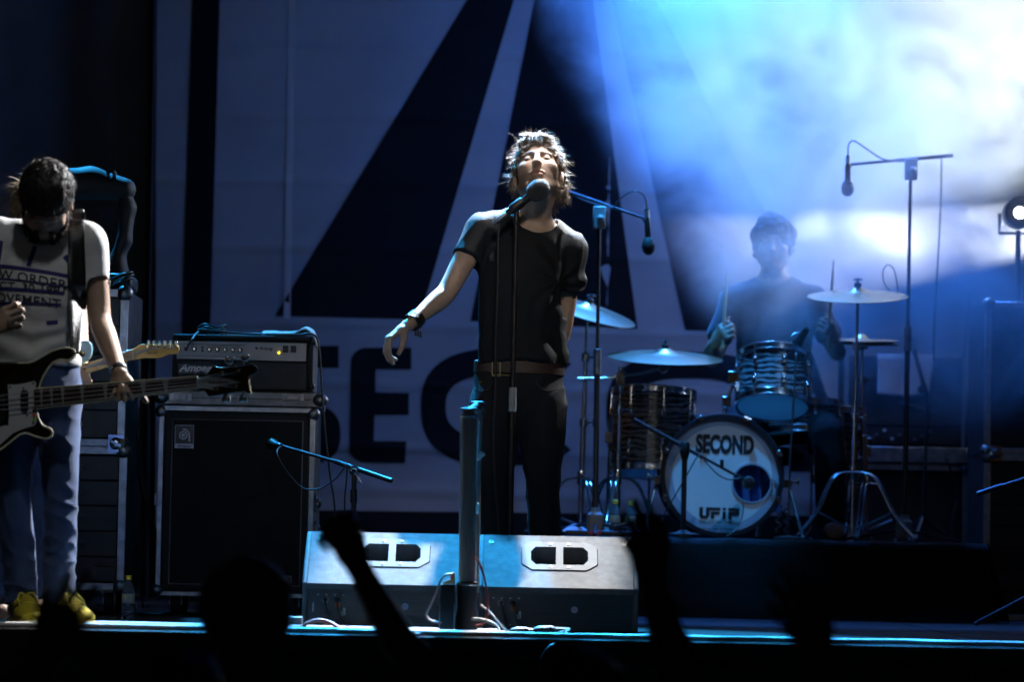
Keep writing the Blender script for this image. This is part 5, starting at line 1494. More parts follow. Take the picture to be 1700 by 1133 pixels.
def felt(g, c, ax):
    ax = Vector(ax).normalized()
    MB().lathe([(0.014, 0.030), (0.016, 0.034), (0.016, 0.042), (0.012, 0.046), (0.005, 0.046), (0.004, 0.066), (0, 0.066)], c, ax, 14).build('felt', M['rubber'], g)
    MB().tube([c + ax * 0.056 + Vector((-0.02, 0, 0.004)), c + ax * 0.056 + Vector((0.02, 0, 0.004))], 0.005, 8).build('wing_nut', M['chrome'], g)
    MB().lathe([(0.010, -0.03), (0.012, -0.004), (0.014, 0.006)], c, ax, 12).build('cup', M['black'], g)
ax1 = (0.28, -0.24, 1)
_, c1 = cymbal(976, 512, 3.05, 84, ax1, 'tilted crash cymbal beside the singer elbow')
g1, t1 = cstand(975, 515, 3.05, 963, 882, 'chrome cymbal stand with orange glints beside the singer', rot=0.9, spread=0.24)
felt(g1, c1, ax1)
ax2 = (0.02, -0.17, 1)
_, c2 = cymbal(1104, 589, 2.85, 97, ax2, 'wide flat ride cymbal over the floor tom')
g2, t2 = cstand(1030, 625, 2.85, 1024, 884, 'chrome boom cymbal stand carrying the ride cymbal', rot=0.3, spread=0.25)
MB().tube([P(958, 629, 2.85), P(1010, 628, 2.85), P(1060, 622, 2.85), P(1101, 612, 2.85)], 0.006, 10).tube([P(1101, 613, 2.85), P(1104, 589, 2.85)], 0.005, 10).build('boom_arm', M['chrome'], g2, smooth=60)
MB().box(P(1030, 630, 2.85), (0.04, 0.035, 0.06)).build('boom_clamp', M['chrome'], g2, bev=0.004)
MB().lathe([(0.022, -0.016), (0.022, 0.016)], P(1101, 612, 2.85), (0, 1, 0), 14).build('tilter', M['chrome'], g2, bev=0.004)
MB().lathe([(0.012, 0), (0.014, 0.02), (0.012, 0.12)], P(1030, 655, 2.85), (0, 0, 1), 12).build('memory_clamp', M['chrome'], g2)
felt(g2, c2, ax2)
ax3 = (-0.03, -0.20, 1)
_, c3 = cymbal(1424, 487, 2.75, 84, ax3, 'crash cymbal glowing pale in the smoke beside the drummer')
g3, t3 = cstand(1424, 489, 2.75, 1415, 888, 'tall chrome cymbal stand with green tape in front of the towel amplifier', rot=-0.5, spread=0.30, legh=0.2)
felt(g3, c3, ax3)
MB().tube([P(1420, 700, 2.75), P(1420, 692, 2.75)], 0.0135, 12).build('tape', mat('green_tape', (0.25, 0.7, 0.05), 0.6), g3)
ax4 = (0.02, -0.09, 1)
_, c4 = cymbal(1430, 566, 3.1, 64, ax4, 'top cymbal of the hi-hat', 'hi_hat_cymbal')
v4, c5 = cymbal(1430, 571, 3.1, 64, (0.0, 0.09, -1), 'bottom cymbal of the hi-hat', 'hi_hat_cymbal')
g4, t4 = cstand(1430, 560, 3.1, 1438, 880, 'chrome hi-hat stand behind the tall cymbal stand', rot=0.2, spread=0.2)
# ---- drum microphones and stands
def boomstand(name, u0, v0, u1, v1, Y, label, tri=0.0, z=RZ, rad=0.0095, m=None, col=None, rot=0.5, wide=0.30):
    top = P(u0, v0, Y); foot = P(u1, v1, Y); foot.z = z
    g = empty(name, foot, label, 'microphone stand')
    mm = m or M['paint']
    mid = foot.lerp(top, 0.54)
    MB().tube([foot + Vector((0, 0, 0.03)), mid], rad * 1.25, 12).build('lower_pole', mm, g)
    MB().tube([mid, top], rad * 0.85, 12).build('upper_pole', mm, g)
    MB().tube([mid - Vector((0, 0, 0.06)), mid + Vector((0, 0, 0.05))], rad * 1.75, 12).build('clutch', M['steel'], g, bev=0.002)
    MB().lathe([(0.035, 0.0), (0.038, 0.02), (0.036, 0.07), (0.022, 0.082), (0.02, 0.10)], foot + Vector((0, 0, 0.02)), (0, 0, 1), 8).build('leg_hub', mat('grey_hub_plastic', (0.22, 0.22, 0.23), 0.5), g, bev=0.003)
    tripod(g, foot, 0.055, wide, mm, rot=rot, rad=0.007)
    return g, top
def overhead(Y, pole, base, ea, eb, micp, cabpts, tagname, mlabel, clabel, hub=True):
    g, top = boomstand('microphone_boom_stand', *pole, *base, Y, tagname)
    a, b = P(*ea, Y), P(*eb, Y)
    MB().tube([a, a.lerp(b, 0.55)], 0.0085, 10).build('boom', M['paint'], g)
    MB().tube([a.lerp(b, 0.53), b], 0.0062, 10).build('boom', M['paint'], g)
    MB().box(top + Vector((0, -0.012, -0.025)), (0.055, 0.04, 0.095)).lathe([(0.016, 0), (0.016, 0.012), (0.006, 0.03), (0, 0.03)], top + Vector((0.006, -0.03, -0.03)), (0, -1, 0), 12).build('boom_clamp', mat('pale_grey_clamp', (0.42, 0.43, 0.45), 0.5), g, bev=0.006)
    mp_ = [P(u, v_, Y - 0.02) for u, v_ in micp]
    m_ = empty('overhead_microphone', mp_[0], mlabel, 'microphone')
    d = (mp_[1] - mp_[0]); L = d.length
    MB().lathe([(0.007, 0), (0.010, 0.004), (0.010, L * 0.22), (0.013, L * 0.26), (0.0135, L * 0.62), (0.010, L * 0.66)], mp_[0], d, 14).build('body', M['black'], m_)
    MB().lathe([(0.0105, 0), (0.0105, L * 0.16)], mp_[0] + d * 0.04, d, 14).build('connector', M['alu'], m_)
    MB().lathe([(0.010, L * 0.60), (0.024, L * 0.68), (0.029, L * 0.80), (0.025, L * 0.92), (0.012, L * 0.99), (0, L)], mp_[0], d, 18).build('foam_shield', M['rubber'], m_)
    MB().tube([b, mp_[0].lerp(mp_[1], 0.38)], 0.007, 8).build('clip', M['black'], g)
    cab_('microphone_cable', [P(u, v_, Y - 0.02) for u, v_ in cabpts], 0.0032, M['cable_black'], clabel)
overhead(2.4, (995, 352), (988, 872), (925, 313), (1068, 362), ((1074, 346), (1077, 424)), [(1074, 346), (1070, 326), (1056, 317), (1040, 322), (1025, 335), (1016, 345), (990, 340), (958, 328)],
    'black overhead boom stand between the singer and the ride cymbal', 'dark foam tipped microphone hanging over the ride cymbal', 'thin cable arching over the microphone above the ride cymbal')
overhead(2.9, (1512, 272), (1501, 885), (1582, 258), (1413, 273), ((1408, 258), (1407, 326)), [(1408, 258), (1409, 240), (1418, 234), (1440, 248), (1466, 264), (1500, 268)],
    'tall overhead boom stand rising into the smoke beside the drums', 'overhead microphone hanging pale in the smoke above the crash cymbal', 'thin cable looping over the microphone in the smoke')
cab_('microphone_cable', [P(1563, 262, 3.1), P(1562, 330, 3.1), P(1558, 420, 3.1), P(1552, 520, 3.1), P(1550, 600, 3.1)], 0.0035, M['cable_black'], 'thin cable hanging straight down from the overhead boom in smoke')
cab_('cable_loop', [P(1492, 492, 2.8), P(1489, 470, 2.8), P(1484, 448, 2.8), P(1474, 440, 2.8), P(1466, 450, 2.8), P(1468, 470, 2.8), P(1478, 484, 2.8)], 0.003, mat('pale_cable', (0.5, 0.5, 0.5), 0.5), 'thin pale cable loop above the rim of the smoky crash cymbal')
# kick microphone
KS = 2.30
gk, tk = boomstand('microphone_boom_stand', 1137, 742, 1133, 890, KS, 'short black boom stand before the bass drum', wide=0.0, rad=0.0085) if False else (empty('microphone_boom_stand', G(1133, 890, KS, RZ), 'short black boom stand before the bass drum', 'microphone stand'), P(1137, 742, KS))
fk = G(1134, 890, KS, RZ)
MB().tube([fk + Vector((0, 0, 0.015)), tk], 0.0115, 12).build('pole', M['paint'], gk)
MB().lathe([(0.075, 0), (0.075, 0.012), (0.03, 0.02), (0.012, 0.03)], fk + Vector((0, 0, 0.003)), (0, 0, 1), 20).build('round_base', M['paint'], gk)
MB().lathe([(0.012, -0.06), (0.020, -0.03), (0.022, 0.01), (0.016, 0.02)], tk, (0, 0, 1), 14).build('collar', M['black'], gk)
ka, kb = P(1052, 697, KS + 0.02), P(1222, 790, KS + 0.04)
MB().tube([ka, ka.lerp(kb, 0.68)], 0.0090, 10).build('boom', M['paint'], gk)
MB().tube([ka.lerp(kb, 0.66), kb], 0.0065, 10).build('boom', M['paint'], gk)
MB().tube([tk + Vector((-0.01, -0.02, 0)), P(1114, 770, KS - 0.02)], 0.0032, 6).ball(P(1113, 771, KS - 0.02), 0.006, 8).build('clamp_lever', M['steel'], gk)
MB().box(ka.lerp(kb, 0.86) + Vector((0.0, 0, 0.018)), (0.016, 0.016, 0.034)).build('clip', M['black'], gk, bev=0.003)
km = empty('kick_microphone', P(1240, 800, KS), 'black round microphone in front of the bass drum port', 'microphone')
kp = P(1222, 790, KS + 0.04)
MB().tube([kp, P(1234, 797, KS + 0.10)], 0.011, 12).build('stem', M['black'], km)
MB().lathe([(0.0, -0.02), (0.020, -0.018), (0.028, 0.0), (0.028, 0.05), (0.02, 0.07), (0, 0.072)], P(1243, 802, KS + 0.06), (0.05, 1, -0.03), 20).build('body', M['black'], km)
cab_('microphone_cable', [P(1230, 794, KS), P(1210, 797, KS - 0.02), P(1190, 787, KS - 0.02), P(1172, 768, KS - 0.01), P(1160, 757, KS - 0.01), P(1140, 790, KS - 0.02), P(1120, 825, KS - 0.03), P(1105, 850, KS - 0.03), G(1090, 880, KS - 0.05, RZ + 0.006)], 0.0028, M['cable_black'], 'thin cable sagging along the bass drum boom')
cab_('microphone_cable', [P(1232, 832, KY - 0.02), P(1234, 845, KY - 0.03), P(1231, 862, KY - 0.04), P(1222, 880, KY - 0.06), G(1205, 890, KY - 0.09, RZ + 0.006)], 0.0028, M['cable_black'], 'thin black lead trailing from the bass drum port to the riser')
# tom microphone on a thin stand
tmst = empty('tom_microphone_stand', G(1310, 890, 2.45, RZ), 'thin dark stand with a microphone rising in front of the rack tom', 'microphone stand')
MB().tube(catmull([G(1308, 890, 2.42, RZ + 0.01), P(1312, 760, 2.42), P(1318, 660, 2.45), P(1322, 585, 2.5)], 5), 0.0045, 8).build('pole', M['paint'], tmst, smooth=180)
MB().lathe([(0.06, 0), (0.06, 0.008), (0.01, 0.016)], G(1308, 890, 2.42, RZ + 0.002), (0, 0, 1), 18).build('round_base', M['paint'], tmst)
dm = (P(1312, 592, 2.62) - P(1340, 548, 2.55))
MB().lathe([(0.012, 0), (0.016, 0.02), (0.019, 0.07), (0.026, 0.085), (0.027, 0.11), (0.02, 0.125), (0, 0.128)], P(1340, 545, 2.55), dm, 16).build('microphone', M['black'], tmst)
MB().lathe([(0.034, -0.004), (0.038, 0), (0.034, 0.004)], P(1325, 566, 2.58), (0.2, -1, 0.1), 20, close=True).build('rim_mount', M['steel'], tmst)
# small stand before the towel amplifier and one at the picture edge
s4 = empty('microphone_boom_stand', G(1525, 890, 3.9, RZ), 'small dark boom stand in front of the towel amplifier', 'microphone stand')
b4 = G(1531, 880, 3.9, RZ)
MB().tube([b4 + Vector((0, 0, 0.02)), P(1540, 680, 3.9), P(1536, 640, 3.9)], 0.008, 8).build('pole', M['paint'], s4)
MB().tube([P(1517, 580, 3.85), P(1528, 620, 3.86), P(1540, 662, 3.9)], 0.010, 8).build('arm', M['paint'], s4)
MB().tube([P(1494, 669, 3.85), P(1550, 685, 3.95)], 0.006, 8).build('boom', M['alu'], s4)
MB().lathe([(0.02, -0.015), (0.02, 0.015)], P(1531, 647, 3.9), (0, 1, 0), 12).build('pivot', M['black'], s4)
tripod(s4, b4, 0.12, 0.16, M['paint'], rot=0.2)
s5 = empty('microphone_boom_stand', Vector((P(1720, 900, 1.6).x, 1.6, 0)), 'black boom stand reaching into the picture before the flight cases', 'microphone stand')
b5 = Vector((P(1722, 900, 1.6).x, 1.6, 0))
tripod(s5, b5, 0.14, 0.24, M['paint'], rot=0.8)
MB().tube([b5 + Vector((0, 0, 0.05)), P(1722, 786, 1.6)], 0.0095, 10).build('pole', M['paint'], s5)
MB().tube([P(1622, 821, 1.6), P(1665, 807, 1.6)], 0.010, 10).tube([P(1664, 807.5, 1.6), P(1740, 783, 1.6)], 0.007, 10).build('boom', M['paint'], s5)
# ---- bits on the riser
bottle(1021, 880, 2.42, RZ, 0.155, 'left one of two water bottles on the riser by the cymbal stands')
bottle(1047, 880, 2.45, RZ, 0.150, 'water bottle next to the bass drum spur on the riser')
pd = empty('pedal_box', G(985, 888, 2.32, RZ), 'flat black box with a red label on the riser beside the bottles', 'box')
xbox(MB(), P(940, 880, 2.3).x, P(1062, 880, 2.3).x, 2.26, 2.40, RZ + 0.003, RZ + 0.022).build('case', M['black'], pd, bev=0.004)
xbox(MB(), P(977, 880, 2.3).x, P(998, 880, 2.3).x, 2.2585, 2.262, RZ + 0.004, RZ + 0.020).build('red_label', mat('red_label', (0.5, 0.02, 0.06), 0.5), pd)
tag(rag('riser_cloth', P(934, 880, 2.35).x, P(975, 880, 2.35).x, 2.42, 2.52, lambda a, b: RZ + 0.02 + 0.03 * math.sin(a * 3) * math.sin(b * 3), mat('pale_cloth', (0.4, 0.42, 0.45), 0.9, bump=0.4, bscale=100), 'x x x x'), 'crumpled pale cloth lying on the riser by the cymbal stand', 'cloth')
bag = rag('paper_bag', P(1375, 870, 3.5).x, P(1408, 870, 3.5).x, 3.45, 3.55, lambda a, b: RZ + 0.05 + 0.06 * math.sin(a * 3) * math.sin(b * 3) + 0.02 * math.sin(a * 14 + b * 9), mat('pale_cloth', (0.4, 0.42, 0.45), 0.9), 'x x x x')
tag(bag, 'crumpled pale shoe sized bundle behind the tall cymbal stand', 'cloth')
# twisted chrome pedal springs
for (ua, lab) in ((1292, 'twisted chrome pedal chain beside the bass drum'), (1306, 'second twisted chrome pedal chain beside the drum spur')):
    mb = MB()
    mb.tube([P(ua + 5 * math.sin(i * 0.9), 838 + i * 2.2, 2.62) for i in range(22)], 0.004, 6)
    tag(mb.build('pedal_chain', M['chrome'], smooth=180), lab, 'chain')

# ================================================================== people
def skinmat(name, rough=0.5):
    return mat(name, (0.4, 0.27, 0.2), rough, attr='Col', bump=0.12, bscale=260, sss=0.05, spec=0.45)
SKIN = skinmat('skin')
def fbox(pts, pad=0.16):
    a = np.array([tuple(p) for p in pts])
    return a.min(0) - pad, a.max(0) + pad
def person(F, base, label, H, skin=(0.42, 0.27, 0.19), stub=0.0, extra=None, cat='person'):
    v, f = F.mesh(); v = relax(v, f, 1, 0.35)
    o = mesh_obj('person', v, f, SKIN, None, smooth=180, base=base)
    c = skin_cols(v, H, skin, stub=stub)
    if extra: c = extra(v, c)
    paint(o, v, c)
    return tag(o, label, cat), v, f
def garment(F, name, m, parent, amp=0.004, fn=None, it=1):
    v, f = F.mesh(); v = relax(v, f, it, 0.4)
    if fn is not None: v = wrinkle(v, f, amp, fn)
    return mesh_obj(name, v, f, m, parent, smooth=180), v, f
def band(c, rx, ry, h, th, tilt=(0, 0), n=48, a0=0, a1=360, mb=None):
    """closed elliptical strap round a waist or wrist"""
    mb = mb or MB(); c = Vector(c); v = []
    for i in range(n + (0 if a1 - a0 == 360 else 1)):
        a = R(a0 + (a1 - a0) * i / n)
        zz = tilt[0] * math.cos(a) * rx + tilt[1] * math.sin(a) * ry
        for (k, z) in ((0, -h / 2), (th, -h / 2 + 0.003), (th, h / 2 - 0.003), (0, h / 2)):
            v.append(c + Vector(((rx + k) * math.cos(a), (ry + k) * math.sin(a), z + zz)))
    f = []
    m_ = n if a1 - a0 == 360 else n
    for i in range(m_):
        i2 = (i + 1) % n if a1 - a0 == 360 else i + 1
        for j in range(4):
            f.append((i * 4 + j, i2 * 4 + j, i2 * 4 + (j + 1) % 4, i * 4 + (j + 1) % 4))
    return mb.add(v, f)
def hair_cap(F, H, big=1.0, face=(0, -0.125, -0.035), fr=(0.064, 0.075, 0.098), nape=-0.07):
    s = H.to_scale()[0]; Rm = H.to_3x3().normalized()
    def e(c, r, k=0.015, op='add'): F.ell(H @ Vector(c), [q * s for q in r], Rm, k * s, op)
    e((0, 0.020, 0.055), (0.088 * big, 0.106 * big, 0.094 * big))
    e((0, 0.062, -0.005), (0.074 * big, 0.060 * big, 0.085), 0.03)
    e(face, fr, 0.012, 'sub')
denim_b = mat('blue_denim', (0.055, 0.105, 0.25), 0.85, var=0.35, vscale=7, bump=0.35, bscale=500, col2=(0.022, 0.048, 0.14), sheen=0.15)
denim_k = mat('black_denim', (0.016, 0.016, 0.019), 0.85, var=0.35, vscale=8, bump=0.35, bscale=500, spec=0.3)
tee_k = mat('black_cotton', (0.0055, 0.0062, 0.008), 0.75, var=0.2, vscale=10, bump=0.3, bscale=420, spec=0.3)
hair_br = mat('brown_hair', (0.15, 0.095, 0.058), 0.40, var=0.4, vscale=40, spec=0.6)
hair_dk = mat('dark_hair', (0.014, 0.010, 0.008), 0.6, var=0.4, vscale=40, spec=0.25)

# ------------------------------------------------------------------ the singer
Hs = head_frame(P(894, 294, -0.02), yaw=R(-3), pitch=R(33), roll=R(-3), s=1.05)
Hp = lambda *p: Hs @ Vector(p)
shL, elL, wrL = P(800, 382, 0.02), P(744, 482, -0.07), P(687, 533, -0.17)
shR, elR, wrR = P(944, 412, 0.03), P(930, 560, 0.11), P(870, 600, 0.20)
hiL, knL, anL = P(822, 660, 0.01), P(822, 800, -0.03), P(826, 1000, 0.03)
hiR, knR, anR = P(897, 660, 0.01), P(901, 800, -0.03), P(908, 1000, 0.05)
anL.z = anR.z = 0.09
neckb = P(888, 377, 0.035)
chest, waist, pelv = P(868, 450, 0.03), P(862, 560, 0.02), P(860, 640, 0.02)
hw = P(676, 541, -0.185)
lo, hi = fbox([shL, elL, wrL, shR, elR, wrR, anL, anR, Hp(0, 0, 0.12), P(632, 600, -0.2)], 0.11)
lo[2] = 0.0
F = Field(lo, hi, 0.0042)
F.chain([(pelv, 0.15, 0.10), (waist, 0.135, 0.095), (chest, 0.150, 0.105), (P(874, 400, 0.035), 0.130, 0.085)], (1, 0, 0), 0.03)
F.chain([(P(812, 388, 0.03), 0.05, 0.05), (P(876, 385, 0.04), 0.07, 0.06), (P(936, 410, 0.035), 0.05, 0.05)], (0, 0, 1), 0.03)
F.chain([(neckb, 0.066, 0.060), (P(890, 352, 0.02), 0.056, 0.055), (Hp(0, 0.012, -0.055), 0.055, 0.058)], (1, 0, 0), 0.02)
for q in (-1, 1): F.cone(Hp(q * 0.052, 0.03, -0.05), P(889 + q * 6, 372, -0.012), 0.013, 0.010, 0.018)
F.cone(Hp(0, -0.03, -0.075), P(889, 362, -0.022), 0.016, 0.012, 0.02)
head_sdf(F, Hs)
F.chain([(shL, 0.050, 0.048), (P(772, 430, -0.02), 0.044, 0.043), (elL, 0.038, 0.037), (P(729, 498, -0.09), 0.043, 0.038), (P(706, 517, -0.13), 0.034, 0.031), (wrL, 0.027, 0.023), (hw, 0.027, 0.022)], (0, 1, 0), 0.02)
hand_sdf(F, hw, P(640, 566, -0.20) - hw, (-0.42, -0.12, 0.9), ((0.85, 0.30, 0.15), (0.75, 0.65, 0.45), (0.85, 0.75, 0.5), (0.7, 0.6, 0.45)), (R(48), R(38), 0.35), 0.98, 0.06, -1, 0.0035)
F.chain([(shR, 0.050, 0.048), (P(941, 480, 0.08), 0.041, 0.041), (elR, 0.034, 0.034), (P(905, 580, 0.17), 0.036, 0.033), (wrR, 0.027, 0.024)], (0, 1, 0), 0.02)
hand_sdf(F, wrR, P(830, 615, 0.19) - wrR, (0.1, 1, 0.1), ((0.3, 0.4, 0.3),) * 4, (R(40), R(20), 0.3), 0.98, 0.08, 1)
for h_, k_, a_ in ((hiL, knL, anL), (hiR, knR, anR)):
    F.chain([(h_, 0.080, 0.085), (k_, 0.055, 0.06), (k_ + (a_ - k_) * 0.3, 0.050, 0.055), (a_, 0.036, 0.04)], (1, 0, 0), 0.02)
singer, sv, sf = person(F, G(868, 1040, 0, 0), 'singer in black t-shirt and dark jeans leaning back at the microphone with one arm out', Hs, (0.43, 0.285, 0.205), 0.55)
# shirt
lo, hi = fbox([P(755, 345, 0), P(978, 610, 0), chest], 0.10)
F = Field(lo - [0, 0.1, 0], hi + [0, 0.12, 0], 0.0045)
F.chain([(P(862, 604, 0.015), 0.170, 0.118), (P(863, 550, 0.02), 0.160, 0.115), (P(866, 470, 0.02), 0.164, 0.122), (P(872, 415, 0.03), 0.150, 0.105)], (1, 0, 0), 0.03)
F.chain([(P(806, 384, 0.03), 0.060, 0.060), (P(850, 374, 0.04), 0.060, 0.066), (P(905, 385, 0.04), 0.058, 0.066), (P(940, 407, 0.035), 0.062, 0.060)], (0, 0, 1), 0.03)
F.chain([(P(800, 384, 0.02), 0.066, 0.062), (P(783, 417, -0.005), 0.062, 0.056), (P(765, 450, -0.03), 0.060, 0.053)], (0, 1, 0), 0.025)
F.chain([(P(944, 414, 0.03), 0.064, 0.058), (P(948, 460, 0.06), 0.062, 0.050), (P(947, 505, 0.09), 0.062, 0.048)], (0, 1, 0), 0.025)
d_ = P(744, 482, -0.07) - P(800, 382, 0.02)
cutL, cutR = P(776, 430, -0.015), P(949, 481, 0.07)
# sleeve hems: cut the ends off
g = [F.lo[k] + np.arange(F.n[k]) * F.h for k in range(3)]
GX, GY_, GZ = np.meshgrid(*g, indexing='ij', sparse=True)
def half(p, n):
    n = Vector(n).normalized(); return (GX - p.x) * n.x + (GY_ - p.y) * n.y + (GZ - p.z) * n.z
F.a = np.where((GX < P(797, 430, 0).x), np.maximum(F.a, half(cutL, d_)), F.a)
F.a = np.where((GX > P(925, 480, 0).x) & (GZ > P(940, 520, 0).z - 0.02) & (GX > P(930, 480, 0).x), np.maximum(F.a, half(cutR, (-0.05, 0.2, -1))), F.a).astype(np.float32)
hemz = P(862, 603, 0).z
F.a = np.maximum(F.a, (hemz - GZ + 0.012 * np.sin(GX * 16 + 1) + 0.03 * np.clip(-(GX - P(862, 600, 0).x) * 0.0, 0, 1))).astype(np.float32)
F.chain([(neckb + Vector((0, 0.0, 0.06)), 0.075, 0.068), (neckb + Vector((0.004, -0.02, 0.012)), 0.076, 0.066), (P(889, 362, -0.05), 0.058, 0.045)], (1, 0, 0), 0.008, 'sub')
for a, b, r_ in ((cutL - d_.normalized() * 0.012, cutL + d_ * 0.4, 0.047), (cutR + Vector((0, 0, 0.012)), cutR + Vector((0.002, 0.03, -0.15)), 0.042)):
    F.cone(a, b, r_, r_ + 0.004, 0.0, 'sub')
F.ecap(P(862, 610, 0.015), P(862, 640, 0.015), (0.160, 0.108), (0.165, 0.112), (1, 0, 0), 0.0, 'sub')
cx_ = P(865, 500, 0).x
armp = P(925, 470, -0.05)
def fold_s(v):
    r = v - np.array(armp)
    ang = np.arctan2(r[:, 2], r[:, 0]); dist = np.linalg.norm(r[:, [0, 2]], axis=1)
    rad = np.sin(ang * 9 + vnoise(v * 7, 5) * 3) * np.exp(-((dist - 0.13) / 0.10) ** 2)
    sidew = np.clip((v[:, 0] - (cx_ + 0.02)) / 0.10, 0, 1)
    drop = folds(v, (16, 10, 4.5), 1) * 0.7
    pull = np.sin((v[:, 2] * 26 + v[:, 0] * 34) + vnoise(v * 9, 8) * 2.5) * sidew * np.clip((P(900, 470, 0).z - v[:, 2]) / 0.1, 0, 1)
    low = np.sin(v[:, 2] * 46 + vnoise(v * 6, 2) * 5) * np.clip((P(862, 555, 0).z - v[:, 2]) / 0.06, 0, 1)
    return rad * 0.7 * sidew + drop + pull * 0.9 + low * 0.35
garment(F, 'shirt', tee_k, singer, 0.0085, fold_s, 1)
# neck rib
pts = []
for i in range(25):
    a = R(180 + 180 * i / 24) if i <= 24 else 0
    pts.append(P(889, 371, 0) + Vector((0.078 * math.cos(a), -0.045 + 0.045 * math.sin(a) * 0.55 + 0.0, 0.020 + 0.052 * math.sin(a) - 0.010 * math.cos(a))))
# jeans
lo, hi = fbox([P(775, 600, 0), P(950, 600, 0), anL, anR], 0.09)
lo[2] = 0.03
F = Field(lo - [0, 0.05, 0], hi + [0, 0.05, 0], 0.005)
F.chain([(P(862, 612, 0.015), 0.158, 0.106), (P(861, 655, 0.02), 0.166, 0.118)], (1, 0, 0), 0.02)
for h_, k_, a_, s_ in ((P(820, 672, 0.0), knL, anL, 1), (P(901, 672, 0.0), knR, anR, 1)):
    F.chain([(h_, 0.090, 0.098), (k_.lerp(h_, 0.45), 0.080, 0.086), (k_, 0.064, 0.070), (k_ + (a_ - k_) * 0.35, 0.060, 0.066), (a_ + (k_ - a_) * 0.15, 0.053, 0.057), (a_ - Vector((0, 0, 0.02)), 0.056, 0.062)], (1, 0, 0), 0.018)
F.cut((0, 0, P(862, 606, 0).z), (0, 0, 1)); F.cut((0, 0, 0.055), (0, 0, -1))
kz = knL.z
def fold_j(v):
    near_k = np.exp(-((v[:, 2] - kz) / 0.13) ** 2); low = np.clip((0.33 - v[:, 2]) / 0.2, 0, 1); top = np.clip((v[:, 2] - 0.72) / 0.1, 0, 1)
    f1 = np.sin(v[:, 2] * 62 + v[:, 0] * 20 + vnoise(v * 9, 5) * 4)
    f2 = np.sin(v[:, 2] * 90 + vnoise(v * 11, 6) * 5)
    f3 = np.sin((v[:, 2] * 34 - np.abs(v[:, 0] - cx_) * 60) + vnoise(v * 8, 7) * 3)
    c1, c2, c3_ = (1 - 2 * np.abs(q_) ** 0.7 for q_ in (np.sin(v[:, 2] * 31 + v[:, 0] * 22 + vnoise(v * 9, 5) * 3), np.sin(v[:, 2] * 48 + vnoise(v * 11, 6) * 3), np.sin((v[:, 2] * 20 - np.abs(v[:, 0] - cx_) * 34) + vnoise(v * 8, 7) * 2)))
    return c1 * near_k * 0.8 + c2 * low + c3_ * top * 0.7 + vnoise(v * 24, 4) * 0.3
jn, jv, jf = garment(F, 'jeans', denim_k, singer, 0.0045, fold_j)
jb = BVHTree.FromPolygons([Vector(p) for p in jv], [tuple(q_) for q_ in jf.tolist()])
thread = mat('dark_stitching', (0.05, 0.045, 0.04), 0.8)
for pts in ([(786, 640), (800, 645), (812, 640), (818, 628)], [(930, 641), (912, 645), (898, 639), (890, 628)]):
    vv = [P(u, v_, -0.3) for u, v_ in pts]
    line = []
    for p in catmull(vv, 5):
        h_ = jb.ray_cast(p, Vector((0, 1, 0)), 1.0)
        if h_[0]: line.append(h_[0] - Vector((0, 0.001, 0)))
    if len(line) > 2: MB().tube(line, 0.0016, 5).build('pocket_seam', thread, jn, smooth=180)
h_ = jb.ray_cast(P(796, 628, -0.4), Vector((0, 1, 0)), 1.0)
if h_[0]: MB().ball(h_[0] - Vector((0, 0.002, 0)), 0.005, 8).build('rivet', mat('brass', (0.6, 0.42, 0.15), 0.35, 1.0), jn)
leather = mat('brown_leather', (0.055, 0.028, 0.018), 0.5, var=0.35, vscale=20, bump=0.2, bscale=120)
bc = P(862, 612, 0.015)
be = band(bc, 0.160, 0.109, 0.046, 0.004, tilt=(-0.02, 0)).build('belt', leather, singer, smooth=40)
bk = P(823, 612, -0.10)
h_ = jb.ray_cast(P(824, 612, -0.5), Vector((0, 1, 0)), 1.0); yb = (h_[0].y if h_[0] else -0.09) - 0.010
bk = P(824, 613, yb)
MB().tube([bk + Vector((-0.014, 0, -0.024)), bk + Vector((0.014, 0, -0.026)), bk + Vector((0.014, 0, 0.024)), bk + Vector((-0.014, 0, 0.026)), bk + Vector((-0.014, 0, -0.024))], 0.0028, 6).tube([bk + Vector((-0.012, -0.001, -0.02)), bk + Vector((0.05, 0.004, -0.022))], 0.0025, 6).build('buckle', MATS['brass'], be)
# shoes
for a_, s_ in ((anL, -1), (anR, 1)):
    F = Field(np.array(a_) - [0.1, 0.3, 0.1], np.array(a_) + [0.1, 0.12, 0.05], 0.006)
    t_ = Vector((a_.x + s_ * 0.03, a_.y - 0.16, 0.035))
    F.chain([(Vector((a_.x, a_.y + 0.03, 0.045)), 0.038, 0.04), (Vector((a_.x + s_ * 0.015, a_.y - 0.07, 0.045)), 0.045, 0.038), (t_, 0.042, 0.03)], (1, 0, 0), 0.02)
    F.cone((a_.x, a_.y, 0.05), (a_.x, a_.y, 0.10), 0.045, 0.045, 0.02)
    F.cut((0, 0, 0.002), (0, 0, -1))
    garment(F, 'shoe', M['rubber'], singer, 0)
